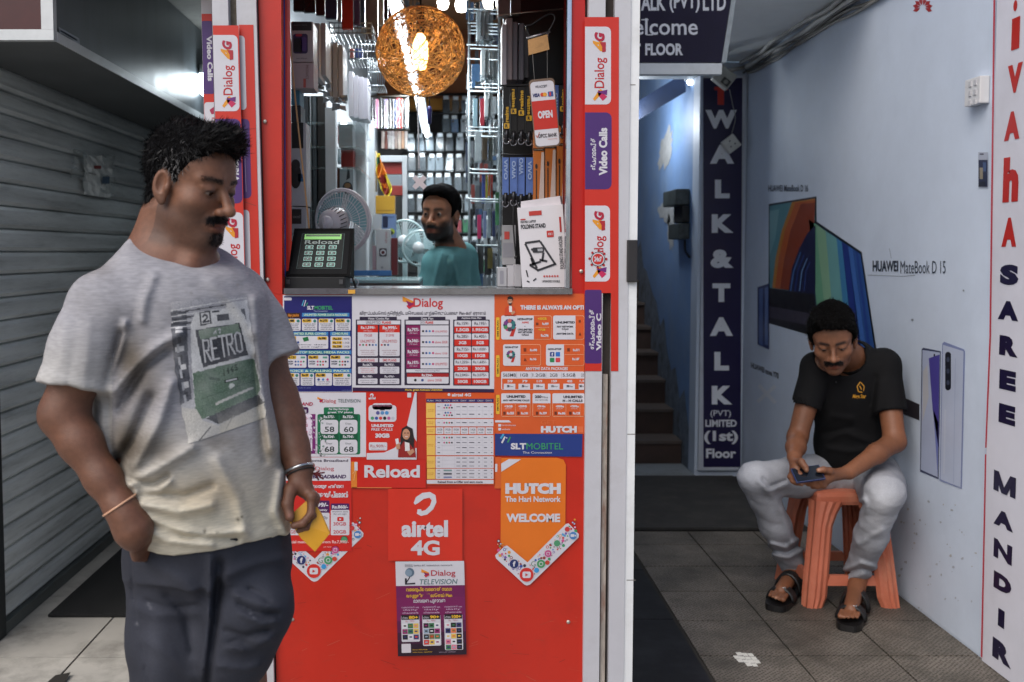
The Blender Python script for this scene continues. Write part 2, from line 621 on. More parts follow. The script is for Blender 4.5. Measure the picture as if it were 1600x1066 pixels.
def sign_box():
 x1 = -1.28
 y0 = 3.27
 zb = PX(86, 63, x1).z
 root = empty('signboard', (x1, y0, zb), 'boxed shop signboard with dark red face above the shutter', 'signboard')
 side = M((96, 102, 106), rough=0.38, var=0.16, scale=3, metal=0.25, dirt=(82, 86, 86), dscale=4, damt=0.6, stretch=(3, 3, 0.6))
 frame = M((196, 200, 202), rough=0.4, var=0.12, scale=8, metal=0.2)
 m = MB()
 ht = 0.46
 m.box(-4, x1 - 0.001, y0 + 0.03, 7.4, zb + 0.02, zb + ht, side)
 m.box(-4, x1, y0 + 0.031, 7.4, zb, zb + 0.0195, M((92, 96, 98), rough=0.6, var=0.2, scale=4))
 m.build('casing', root)
 m = MB()
 m.box(-4, x1 + 0.004, y0, y0 + 0.029, zb - 0.004, zb + 0.03, frame)
 m.box(x1 - 0.035, x1 + 0.004, y0, y0 + 0.029, zb + 0.0305, zb + ht, frame)
 m.box(x1 + 0.0005, x1 + 0.006, y0 + 0.03, 7.35, zb - 0.004, zb + 0.028, frame)
 m.build('frame', root)
 m = MB()
 m.box(-4, x1 - 0.036, y0 + 0.012, y0 + 0.024, zb + 0.0305, zb + ht, M((64, 16, 18), rough=0.4, var=0.15))
 m.build('face_panel', root)
 m = MB()
 a = PX(92, 44, x1 + 0.004)
 q = Board(lambda x, y: PX(x, y, x1), (1, 0, 0), 0.003)
 q.poly([(90, 42), (122, 60), (124, 72), (92, 56)], (150, 160, 172)); q.line([(93, 48), (119, 63)], 2.5, (70, 90, 130)); q.line([(94, 53), (112, 63)], 1.6, (80, 84, 92))
 q.build('label', root)
 # lamp on the box's side
 p = PX(311, 124, x1)
 lp = empty('wall_lamp', p, 'white cylindrical lamp glowing on the side of the signboard', 'lamp')
 m = MB()
 m.lathe([(0.0, 0.075), (0.05, 0.07), (0.055, 0.03), (0.055, 0.025)], M((220, 222, 222), rough=0.3, var=0.03), T=Matrix.Translation(p + Vector((0.055, 0, 0.0))))
 m.build('cap', lp)
 m = MB()
 m.lathe([(0.052, 0.0245), (0.055, 0.0), (0.052, -0.07), (0.03, -0.09), (0, -0.092)], EMIT((232, 246, 255), 6), T=Matrix.Translation(p + Vector((0.055, 0, 0.0))))
 m.build('diffuser', lp)
 l = bpy.data.lights.new('lamp_light', 'POINT'); l.energy = 1.4; l.color = (0.85, 0.95, 1); l.shadow_soft_size = 0.05
 lo = bpy.data.objects.new('lamp_light', l); COL.objects.link(lo); lo.location = p + Vector((0.16, -0.05, -0.03))
 # soffit above
 m = MB()
 m.box(-4, -0.73, 3.4, 7.45, zb + ht + 0.004, zb + ht + 0.1, M((150, 150, 146), rough=0.8, var=0.12, scale=3, dirt=(96, 96, 92), dscale=4, damt=0.5))
 o = m.build('soffit'); o['kind'] = 'structure'
 m = MB()
 m.box(-2.2, -0.73, 7.401, 7.44, 0, 2.62, M((52, 54, 56), rough=0.9, var=0.2))
 o = m.build('alley_wall'); tag(o, 'dim grey wall closing the far end of the alley', 'wall'); o['kind'] = 'structure'
 # dirty litter piece on the tiles
 m = MB()
 a = PZ(93, 1060, 0.012)
 m.poly([a + Vector((-0.03, -0.04, 0)), a + Vector((0.035, -0.05, 0.004)), a + Vector((0.03, 0.02, 0.012)), a + Vector((-0.02, 0.015, 0.004))], M((40, 36, 32), rough=0.7))
 tag(m.build('litter_scrap'), 'small dark scrap lying on the pale pavement tiles', 'litter')
sign_box()
# ------------------------------------------------------------------ the kiosk shell
XL0, XR0 = -0.66, 0.505
def kiosk():
 root = empty('phone_shop', (0, YF, 0), 'narrow phone shop with red front counter and open window', 'shop')
 inner = M((156, 160, 164), rough=0.6, var=0.08, scale=3)
 dark = M((30, 28, 28), rough=0.7, var=0.2)
 m = MB()
 m.box(XL0 - 0.05, XL0, YF + 0.10, 9.5, 0.0, 3.6, inner)
 m.build('left_wall', root)
 m = MB()
 m.box(XR0, 0.56, YF + 0.06, 9.5, 0.0, 3.6, inner)
 m.build('right_wall', root)
 m = MB()
 m.box(XL0, XR0, 9.42, 9.5, 0.0, 2.75, dark)
 m.box(XL0, XR0, 9.36, 9.5, 2.755, 2.86, M((176, 120, 40), rough=0.6, var=0.1))
 m.box(XL0, XR0, 9.40, 9.5, 2.865, 3.6, M((150, 92, 58), rough=0.7, var=0.15, scale=3))
 m.build('back_wall', root)
 m = MB()
 m.box(XL0, XR0, YF + 0.1, 9.42, 3.5, 3.6, M((150, 104, 70), rough=0.7, var=0.12))
 m.build('ceiling', root)
 m = MB()
 m.box(XL0, XR0, YF + 0.06, 9.4, 0.002, 0.03, M((90, 84, 80), rough=0.5, var=0.2))
 m.build('floor', root)
 m = MB()
 z0 = P(600, -40, YF).z
 m.box(-0.86, 0.56, YF - 0.02, YF + 0.099, z0, 3.6, M((190, 40, 28), rough=0.4, var=0.08))
 m.build('fascia', root)
 # red front panel of the counter and jambs
 red = M((208, 44, 24), rough=0.36, var=0.07, scale=2.5, gain=0.78, dirt=(140, 34, 24), dscale=2.6, damt=0.5)
 dred = M((176, 26, 18), rough=0.35, var=0.08, scale=3)
 m = MB()
 zt = P(600, 460, YF).z
 bl, br = P(431, 1066, YF), P(913, 1066, YF)
 tl, tr = P(424, 460, YF), P(913, 460, YF)
 def q(x, y, Y): return P(x, y, Y)
 zb = 0.012
 def drop(p): return Vector((p.x, p.y, zb))
 a, b, c, d = drop(q(432.5, 1066, YF)), drop(q(913, 1066, YF)), q(913, 460, YF), q(419, 460, YF)
 k = Vector((0, 0.045, 0))
 m.hexa([a, b, c, d, a + k, b + k, c + k, d + k], red)
 m.build('counter_panel', root)
 m = MB()
 a, b, c, d = q(414.5, 459.5, YF + 0.004), q(441, 459.5, YF + 0.004), q(439, -60, YF + 0.004), q(401, -60, YF + 0.004)
 m.hexa([a, b, c, d, a + k, b + k, c + k, d + k], red)
 m.build('door_jamb', root); m = MB()
 a, b, c, d = q(893.5, 459.5, YF + 0.004), q(914, 459.5, YF + 0.004), q(914, -60, YF + 0.004), q(893, -60, YF + 0.004)
 m.hexa([a, b, c, d, a + k, b + k, c + k, d + k], dred)
 m.build('door_jamb', root)
 # screws
 for x, y in ((457, 968), (888, 972), (418, 437), (908, 424), (414, 190)):
  c = P(x, y, YF); m = MB()
  m.lathe([(0.006, 0.0), (0.005, 0.003), (0, 0.0035)], M((190, 182, 172), rough=0.4, metal=0.6, var=0.1), n=10, T=Matrix.Translation(c) @ Matrix.Rotation(R(90), 4, 'X'))
  m.build('screw', root)
 sc = Board(lambda x, y: P(x, y, YF), (0, -1, 0), 0.0004); rn = random.Random(17)
 for _ in range(70):
  x, y = rn.uniform(445, 905), 1066 - abs(rn.gauss(0, 90)); a_ = rn.uniform(-0.5, 0.5); l_ = rn.uniform(3, 26)
  sc.line([(x, y), (x + l_ * math.cos(a_), y + l_ * math.sin(a_))], rn.uniform(0.3, 0.9), rn.choice([(182, 62, 44), (150, 34, 24), (196, 90, 70)]), 0)
 sc.build('scuff_marks', root)
 # counter top: pale slab with bright metal edge
 m = MB()
 m.box(P(441, 0, YF).x, P(893, 0, YF).x, YF + 0.01, YF + 0.40, zt + 0.0005, zt + 0.012, M((150, 152, 156), rough=0.15, var=0.1, metal=0.3))
 m.build('counter_top', root)
 m = MB()
 m.box(P(440, 0, YF).x, P(897, 0, YF).x, YF - 0.012, YF + 0.0095, zt + 0.0005, zt + 0.018, M((176, 178, 184), rough=0.12, var=0.12, scale=9, metal=0.85, dirt=(80, 70, 66), dscale=9, damt=0.7))
 m.build('counter_edge', root)
 m = MB()
 a, b = P(886.5, 0, YF).x, P(893, 0, YF).x
 m.box(a, b, YF - 0.004, YF + 0.03, zt + 0.0185, z0, M((196, 202, 214), rough=0.1, var=0.1, metal=0.9, dirt=(60, 90, 150), dscale=6, damt=0.7, stretch=(4, 4, 1)))
 m.build('window_trim', root)
 # blue and red film strips down the left edge of the window
 bl = Board(lambda x, y: P(x, y, YF + 0.06), (0, -1, 0), 0, rough=0.15)
 bl.poly([(429, -40), (445, -40), (447, 452), (437, 452)], (52, 92, 178), 0)
 bl.poly([(421, -40), (429, -40), (437, 452), (433, 452)], M((168, 176, 190), rough=0.15, var=0.3, scale=6), 0)
 bl.poly([(445, -40), (453, -40), (456, 380), (447, 452)], (206, 52, 40), 0)
 for y in (30, 95, 180, 300, 350):
  bl.text('SLT', 434 + y * 0.012, y, 441 + y * 0.012, y + 24, (150, 190, 225), 1, rot='down')
  bl.text('MOBITEL', 434 + y * 0.012, y + 28, 441 + y * 0.012, y + 70, (90, 170, 160), 1, rot='down')
 bl.build('film_strip', root)
 return root
SHOP = kiosk()
# ------------------------------------------------------------------ left pillar, folded sheet with stickers
def lean(x, y): return x + 28 * y / 1066
def left_pillar():
 root = empty('pillar', Vector((-0.62, YF, 0)), 'white folded pillar covered in red and purple stickers, left of the window', 'pillar')
 m = MB()
 g = lambda x, y, Y: P(lean(x, y), y, Y)
 def slab(x0, x1, Y, Yb, mat, yt=-60, yb=1140):
  a, b, c, d = g(x0, yb, Y), g(x1, yb, Y), g(x1, yt, Y), g(x0, yt, Y)
  k = Vector((0, Yb - Y, 0))
  m.hexa([a, b, c, d, a + k, b + k, c + k, d + k], mat)
 slab(331, 356, YF - 0.035, YF + 0.05, WHITE)
 slab(369, 400, YF - 0.02, YF + 0.05, WHITE)
 m.build('sheet', root)
 m = MB()
 slab(356.4, 368.6, YF + 0.0, YF + 0.05, M((120, 112, 98), rough=0.8, var=0.4, scale=30, dirt=(60, 40, 26), dscale=20, damt=0.8))
 m.build('channel', root)
 m = MB()
 slab(314, 330.5, YF + 0.17, YF + 0.24, WHITE)
 m.build('side_sheet', root)
 m = MB()
 slab(400.6, 402.6, YF - 0.006, YF + 0.05, M((30, 24, 22), rough=0.8))
 m.build('seam', root)
left_pillar()
# ------------------------------------------------------------------ right pillar
def right_pillar():
 root = empty('pillar', Vector((0.48, YF, 0)), 'white pillar with a rusty channel, right of the window', 'pillar')
 x = lambda px: P(px, 500, YF).x
 zt = 3.6
 m = MB()
 m.box(x(914.5), x(940), YF - 0.018, YF + 0.05, 0.01, zt, WHITE)
 m.box(x(954.5), x(979), YF - 0.018, YF + 0.05, 0.01, zt, WHITE)
 m.box(x(979.3), x(993), YF - 0.014, YB, 0.01, zt, M((226, 228, 230), rough=0.4, var=0.05, scale=5, dirt=(150, 146, 140), dscale=6, damt=0.3))
 m.build('sheet', root)
 m = MB()
 m.box(x(940.3), x(954.2), YF + 0.012, YF + 0.05, 0.01, zt, M((58, 50, 46), rough=0.8, var=0.3, scale=8))
 m.box(x(942.5), x(950), YF - 0.004, YF + 0.0118, 0.01, P(0, 585, YF).z, M((168, 158, 148), rough=0.7, var=0.3, scale=16, dirt=(120, 62, 36), dscale=9, damt=0.95, stretch=(4, 4, 0.7)))
 m.build('channel', root)
 m = MB()
 a = P(980.5, 375, YF - 0.03); b = P(996, 441, YF - 0.03)
 m.box(a.x, b.x, YF - 0.03, YF + 0.05, b.z, a.z, M((38, 36, 38), rough=0.5, var=0.1), bev=0.003)
 m.build('lock_box', root)
 m = MB()
 sm = M((120, 116, 112), rough=0.8)
 for yy, (xa, xb) in ((132, (982, 993)), (678, (980, 993)), (906, (979, 993))):
  a = P(xa, yy, YF - 0.0146); b = P(xb, yy + 1.3, YF - 0.0146)
  m.poly([a, (b.x, a.y, a.z), b, (a.x, a.y, b.z)], sm)
 m.build('crack', root)
right_pillar()
# ------------------------------------------------------------------ passage walls
def passage():
 paint = M((204, 216, 232), rough=0.5, var=0.05, scale=3)
 xb = P(1090, 400, YB).x
 root = empty('passage_wall', Vector((XW, 4, 0)), 'long pale blue wall on the right of the passage', 'wall')
 m = MB()
 m.box(XW, XW + 0.15, 2.2, YB + 0.15, 0.0, 3.6, paint)
 m.build('masonry', root)
 root['kind'] = 'structure'
 # ceiling and fascia
 zc = 2.615
 m = MB()
 m.box(0.56, XW - 0.001, 4.52, YB - 0.001, zc, zc + 0.1, M((240, 244, 244), rough=0.6, var=0.06, scale=3, dirt=(196, 202, 202), dscale=3, damt=0.4))
 m.box(0.56, XW - 0.001, 4.40, 4.519, zc, 3.6, M((150, 160, 170), rough=0.6))
 o = m.build('ceiling'); o['kind'] = 'structure'
 # back wall: strip beside the doorway and lintel
 bw = empty('end_wall', Vector((xb, YB, 0)), 'pale blue end wall with doorway to the stairs', 'wall')
 bw['kind'] = 'structure'
 m = MB()
 m.box(xb, XW - 0.001, YB, YB + 0.16, 0.0, zc - 0.001, paint)
 m.box(0.56, xb - 0.001, YB, YB + 0.16, P(1000, 117, YB).z, zc - 0.001, M((200, 206, 208), rough=0.5, var=0.1, dirt=(120, 120, 118), dscale=8, damt=0.4))
 m.build('masonry', bw)
 # stairwell
 blue = M((124, 156, 200), rough=0.55, var=0.12, scale=3, dirt=(150, 172, 196), dscale=2.2, damt=0.55, bump=0.15, bscale=25)
 sw = empty('stairwell_wall', Vector((xb, 7, 0)), 'peeling bright blue wall beside the stairs', 'wall')
 sw['kind'] = 'structure'
 m = MB()
 m.box(xb + 0.001, xb + 0.15, YB + 0.161, 11, 0.0, 5, blue)
 m.box(0.0, xb, 10.9, 11.0, 0.0, 5, M((28, 36, 50), rough=0.8))
 m.box(0.565, 0.60, YB + 0.161, 10.9, 0.0, 5, M((30, 46, 74), rough=0.8))
 m.build('masonry', sw)
 m = MB()
 plaster = M((176, 178, 178), rough=0.8, var=0.2, scale=20, bump=0.3)
 def blob(pts):
  m.poly([PX(x, y, xb - 0.0015) for x, y in pts], plaster)
 rnd = random.Random(5)
 def ragged(cx, cy, rx, ry, slant, n=26):
  out = []
  for k in range(n):
   t = 2 * math.pi * k / n
   q = 1 + rnd.uniform(-0.32, 0.22)
   out.append((cx + rx * q * math.cos(t) + slant * math.sin(t) * ry * q, cy + ry * q * math.sin(t)))
  blob(out)
 ragged(1040, 232, 10, 32, -0.18)
 ragged(1043, 330, 13, 20, 0.12)
 ragged(1047, 365, 5, 26, 0.1)
 m.build('bare_plaster', sw)
 m = MB()
 skirt = M((120, 132, 146), rough=0.85, var=0.3, scale=14, dirt=(74, 68, 60), dscale=9, damt=0.9)
 rnd = random.Random(8)
 n = 24
 top, bot = [], []
 for k in range(n + 1):
  Y = YB + 0.165 + k * 0.13
  z = 0.1 + (Y - 6.5) * 0.66
  top.append((xb - 0.002, Y, max(0.2, z + 0.28 + rnd.uniform(-0.1, 0.1)))); bot.append((xb - 0.002, Y, max(0, z - 0.4)))
 m.poly(top + bot[::-1], skirt)
 m.build('scuffed_skirting', sw)
 # stairs
 st = MB()
 step = M((66, 50, 44), rough=0.75, var=0.25, scale=9, dirt=(54, 42, 34), dscale=6, damt=0.6)
 tread = M((84, 74, 68), rough=0.7, var=0.25, scale=9)
 y0, rise, go = 6.62, 0.172, 0.262
 for k in range(15):
  st.box(0.605, xb - 0.004, y0 + k * go, y0 + (k + 1) * go + 0.01, 0.0 if k == 0 else k * rise - 0.02, (k + 1) * rise - 0.021, step)
  st.box(0.605, xb - 0.004, y0 + k * go - 0.015, y0 + (k + 1) * go + 0.01, (k + 1) * rise - 0.0205, (k + 1) * rise, tread)
  for xx in (0.9, 1.2):
   pass
 o = st.build('staircase'); tag(o, 'steep brown concrete stairs climbing beside the blue wall', 'stairs')
 m = MB()
 m.box(0.605, xb - 0.004, YB - 0.06, y0 - 0.016, 0.006, 0.02, M((128, 134, 138), rough=0.6, var=0.3, scale=5, dirt=(70, 66, 60), dscale=5, damt=0.7))
 o = m.build('landing'); o['kind'] = 'structure'
 # slanted pipe duct high on the stairwell wall
 m = MB()
 a, b = P(985, 165, 6.9), P(1072, 112, 6.55)
 dk = M((36, 58, 96), rough=0.7, var=0.15)
 d = Vector((0, 0, -0.13))
 k = Vector((0.0, 0.05, 0))
 m.hexa([a + d, b + d, b, a, a + d + k, b + d + k, b + k, a + k], dk)
 tag(m.build('roof_beam'), 'dark blue slanting beam across the top of the stairwell', 'beam')
passage()
# ================================================================== posters and stickers on the shop front
PW = (212, 210, 218)
RED, DRED, ORG, DORG = (206, 40, 24), (160, 24, 30), (214, 92, 40), (224, 112, 30)
NAVY, PURP, INKB, GREEN, YEL = (30, 30, 104), (78, 40, 112), (30, 26, 40), (22, 112, 74), (226, 180, 52)
MAG = (132, 18, 84)
def front(off=0.0): return Board(lambda x, y: P(x, y, YF), (0, -1, 0), off)
def poster(name, label, cat, b, group=None):
 o = b.build(name); return tag(o, label, cat, group)
def swoosh(b, x, y, s, L=2, cols=((232, 150, 40), (200, 40, 60), (140, 30, 90))):
 """folded arrow emblem, s = height"""
 b.poly([(x, y), (x + 0.9 * s, y + 0.42 * s), (x + 0.9 * s, y + 0.62 * s), (x, y + 0.4 * s)], cols[0], L)
 b.poly([(x + 0.9 * s, y + 0.42 * s), (x + 0.95 * s, y + 0.75 * s), (x + 0.5 * s, y + s), (x + 0.3 * s, y + 0.75 * s)], cols[1], L + 1)
 b.poly([(x + 0.25 * s, y + 0.32 * s), (x + 0.9 * s, y + 0.6 * s), (x + 0.5 * s, y + 0.8 * s)], cols[2], L + 2)
def dots(b, x, y, n, dx, r, L=3):
 cs = [(60, 80, 140), (30, 30, 34), (200, 60, 60), (60, 130, 90), (190, 70, 120), (70, 130, 190)]
 for k in range(n): b.circ(x + k * dx, y, r, cs[(k * 5 + int(x)) % 6], L, n=8)
def slt_poster():
 b = front(0.001)
 b.rect(442, 461, 551, 613, PW, 0); b.rect(444, 463, 550, 612, NAVY, 1)
 b.rrect(444, 465, 456, 469.5, 1.5, PW, 2)
 for k, c in enumerate(((90, 190, 220), PW, (70, 170, 110))):
  b.line([(472 + k * 3, 478 - (k == 1) * -1), (475 + k * 3, 469 + (k == 2) * 4)], 1.2, c, 2)
 b.text('SLT', 480, 478, 491, 484, PW, 2, 0.04); b.text('MOBITEL', 491.5, 478, 520, 484, (60, 160, 100), 2, 0.02)
 b.text('The Connection', 490, 485, 512, 487.5, (170, 180, 210), 2)
 blu = (58, 128, 190)
 b.rect(448, 489, 469, 497, (60, 34, 26), 2); b.text('day packs', 450, 490, 467, 496, (226, 140, 40), 3, 0.02)
 def bar(x0, y0, x1, s):
  b.rect(x0, y0, x1, y0 + 6, blu, 2); b.rect(x0 + (x1 - x0) * 0.3, y0, x0 + (x1 - x0) * 0.7, y0 + 6, (44, 120, 150), 3)
  b.text(s, x0 + 3, y0 + 1.2, x1 - 3, y0 + 4.8, (200, 226, 200), 4, 0.03)
 bar(472, 489, 546, 'UNLIMITED POWER DATA PACKAGES'); bar(447, 518.5, 513, 'UNLIMITED SUPER COMBO'); bar(516, 518.5, 547, 'COMBO PLANS')
 bar(447, 547.5, 549, 'NONSTOP SOCIAL MEDIA PACKS'); bar(447, 576.5, 549, 'VOICE & CALLING PACKS')
 def card(x0, y0, x1, y1, price, kind=0):
  b.rrect(x0, y0, x1, y1, 2, PW, 3)
  if price:
   w = min(16, (x1 - x0) * 0.62)
   b.rrect(x0 + 0.5, y0 + 0.5, x0 + w, y0 + 6, 1.2, YEL, 4); b.text(price, x0 + 2, y0 + 1.3, x0 + w - 1.5, y0 + 5, INKB, 5, 0.05)
   if kind == 0:
    b.circ(x1 - 4, y0 + 3.6, 2.4, (50, 120, 110), 4)
    b.rows(x0 + 2.5, y0 + 7, x1 - 2.5, y1 - 1, 4, (70, 72, 90), 4, bold=0.02)
   elif kind == 1:
    b.rows(x0 + 2, y0 + 8, x0 + 11, y1 - 4, 2, (60, 62, 84), 4, ['NON', 'STOP'], 0, 0.05)
    dots(b, x0 + 15, y0 + 10, 4, 4.2, 1.5, 4); dots(b, x0 + 15, y0 + 15, 3, 4.2, 1.5, 4)
    b.rect(x1 - 9, y0 + 2, x1 - 2, y0 + 5, (90, 150, 130), 4)
   else:
    dots(b, x0 + 5, y0 + 10, 3, 7, 2, 4); b.rows(x0 + 3, y0 + 12, x1 - 3, y1 - 1, 2, (70, 72, 90), 4)
 for k, p in enumerate(('Rs.488', 'Rs.1,589', 'Rs.2,775', 'Rs.5,785')): card(446 + k * 26, 498, 470 + k * 26, 517, p)
 card(447, 525, 513, 545, 'Rs.298', 9); b.rrect(496, 526, 511, 531, 1, YEL, 4); b.text('Rs.998', 498, 527, 509, 530.4, INKB, 5, 0.05)
 b.poly([(473, 528), (481, 526), (483, 532), (475, 534)], (30, 110, 60), 4)
 b.rrect(516.5, 525, 548, 545.5, 2, PW, 3)
 for k, p in enumerate(('Rs.55', 'Rs.118', 'Rs.238')):
  b.rrect(519, 527 + k * 6, 535, 531.5 + k * 6, 1, YEL, 4); b.text(p, 521, 527.8 + k * 6, 533, 531 + k * 6, INKB, 5, 0.04); b.text(('400MB', '1.5GB', '3.5GB')[k], 537, 528 + k * 6, 546, 531 + k * 6, (80, 80, 100), 4)
 for k, p in enumerate(('Rs.121', 'Rs.401', 'Rs.801')): card(447 + k * 34.5, 555, 479 + k * 34.5, 574.5, p, 1)
 for k, (x0, x1, p) in enumerate(((447, 468, 'Rs.19'), (470, 491, 'Rs.49'), (493, 519, 'Rs.188'), (520.5, 549, 'Rs.657'))): card(x0, 583, x1, 602.5, p, 0 if k != 2 else 2)
 b.text('visit your nearest dealer for details', 447, 605, 486, 607.5, (130, 140, 190), 2); b.text('terms and conditions apply', 534, 609, 549, 611, (130, 140, 190), 2)
 poster('poster', 'navy blue price poster with yellow price tags under the card terminal', 'poster', b)
def dialog_poster():
 b = front(0.001)
 b.poly([(551, 459), (773, 459), (774, 612), (551, 608)], PW, 0)
 swoosh(b, 629, 463, 20); b.text('Dialog', 646, 466, 692, 484, (200, 40, 40), 2, 0.015)
 b.text('விருப்பம்போல் தெரிந்திட மொபைல் முற்கொடுப்பனவு Plan-கள் ஏராளம்', 562, 486, 759, 494, (52, 44, 60), 2, 0.015)
 ink = (44, 34, 58)
 # voice / combo plan
 b.rect(562, 495, 620, 500, ink, 2); b.text('Voice / Combo Plan', 575, 496, 608, 499.5, PW, 3, 0.02)
 b.rect(556, 499.5, 627, 602, ink, 1); b.rect(558, 501, 625.5, 507, PW, 2)
 b.text('UNLIMITED', 572, 502, 595, 506, (80, 60, 80), 3); b.text('PLANS', 597, 502, 611, 506, RED, 3, 0.04)
 for k, x0 in enumerate((559, 593)):
  x1 = x0 + 31.5
  b.rect(x0, 508, x1, 519.5, RED, 2); b.text(('රු.1,599/-', 'Rs.999/-')[1] if k else 'Rs.1,599/-', x0 + 5, 509.5, x1 - 4, 515, PW, 3, 0.04); b.text('(30 days)', x0 + 9, 516, x1 - 9, 518.5, PW, 3)
  b.rrect(x0, 519.5, x1, 556.5, 2, PW, 2, (0, 0, 1, 1))
  b.text('75GB' if not k else '512MB', x0 + 10, 522, x1 - 9, 526, (190, 70, 80), 3); b.text('UNLIMITED', x0 + 4, 531, x1 - 4, 535.5, (190, 70, 80), 3)
  dots(b, x0 + 3.5, 539, 6 if not k else 3, 5, 1.6); b.rows(x0 + 4, 546, x1 - 4, 555, 3, (150, 90, 100), 3)
  b.rect(x0, 559.5, x1, 566, PW, 2); b.text(('DATA', 'SMS')[k] + ' PLANS', x0 + 5, 560.8, x1 - 5, 565, (200, 70, 80), 3, 0.02)
  b.text(('Rs.667/-', 'Rs.993/-')[k], x0 + 8, 568, x1 - 8, 572, PW, 3, 0.03)
  b.rrect(x0 + 0.6, 573, x1 - 0.6, 584, 1.5, PW, 2); b.rows(x0 + 4, 574, x1 - 4, 583, 3, ((200, 80, 80), (110, 100, 120))[k], 3)
  b.text(('Rs.198/-', 'Rs.476/-')[k], x0 + 8, 586.5, x1 - 8, 590, PW, 3, 0.03)
  b.rrect(x0 + 0.6, 591.5, x1 - 0.6, 600, 1.5, PW, 2); b.rows(x0 + 4, 593, x1 - 4, 599, 2, (110, 100, 120), 3)
 # data plan
 b.rect(638, 495, 696, 500, ink, 2); b.text('Data Plan', 658, 496, 677, 499.5, PW, 3, 0.02)
 b.rect(632, 499.5, 703, 602, ink, 1); b.rect(634, 501, 701, 507, PW, 2); b.text('DATA', 657, 502, 664, 506, (80, 60, 80), 3); b.text('PLANS', 665, 502, 677, 506, RED, 3, 0.04)
 for k, p in enumerate(('Rs.797/-', 'Rs.346/-', 'Rs.305/-', 'Rs.197/-')):
  y = 508.5 + k * 17.1
  b.rect(635, y, 656.5, y + 16, MAG, 2); b.text(p, 637, y + 4, 655, y + 9.5, PW, 3, 0.04); b.text('(30 days)', 640, y + 11, 652, y + 13.5, PW, 3)
  b.rect(657, y, 701, y + 16, PW, 2); dots(b, 661, y + 9, 4, 5.2, 1.8); b.text(('UNLIMITED', 'above 30GB', 'above 15GB', 'UNLIMITED')[k], 680, y + 8 - (k % 2), 699, y + 11, (200, 70, 80), 3)
 b.rect(635, 577, 701, 582, PW, 2); b.text('Home / Conferencing Plan', 649, 578, 687, 581, (110, 100, 130), 3)
 b.rect(636, 583.5, 701, 589, DRED, 2); b.text('Rs.224/-', 659, 584.2, 676, 588.4, PW, 3, 0.04)
 b.rrect(636, 589, 701, 599.5, 2, PW, 2, (0, 0, 1, 1)); dots(b, 649, 594, 2, 11, 2.2); b.text('above 20GB', 668, 592, 690, 596, (200, 70, 80), 3)
 # anytime data plan
 b.rect(714, 494.5, 759, 500, ink, 2); b.text('Anytime Data Plan', 721, 495.5, 752, 499.3, PW, 3, 0.02)
 b.rect(708, 499.5, 765, 602.5, ink, 1)
 rows = (('159', '195', '1.5GB', '1.95GB'), ('285', '405', '3GB', '5GB'), ('715', '1,020', '10GB', '15GB'), ('1,225', '1,635', '20GB', '30GB'), ('2,045', '3,075', '50GB', '100GB'))
 for k, r in enumerate(rows):
  y = 501 + k * 20.2
  for j in range(2):
   x0 = 710 + j * 27.3; x1 = x0 + 26
   b.rrect(x0, y, x1, y + 9.2, 1.5, PW, 2, (1, 1, 0, 0)); b.text('Rs.' + r[j] + '/-', x0 + 4 - (len(r[j]) > 3) * 2, y + 2, x1 - 3, y + 6.8, (40, 30, 44), 3, 0.01)
   b.rect(x0, y + 9.4, x1, y + 19, RED, 2); n = len(r[2 + j])
   b.text(r[2 + j], x0 + 13 - n * 2, y + 11.8, x0 + 13 + n * 2, y + 16.8, PW, 3, 0.04)
 b.poly([(551, 605.5), (774, 608), (774, 613), (551, 611)], (46, 24, 66), 2)
 b.text('More, great Activate Unlimited', 633, 607.6, 691, 611.4, (220, 180, 60), 3, 0.03)
 poster('poster', 'large white price poster with red and plum tables, middle of the counter top row', 'poster', b)
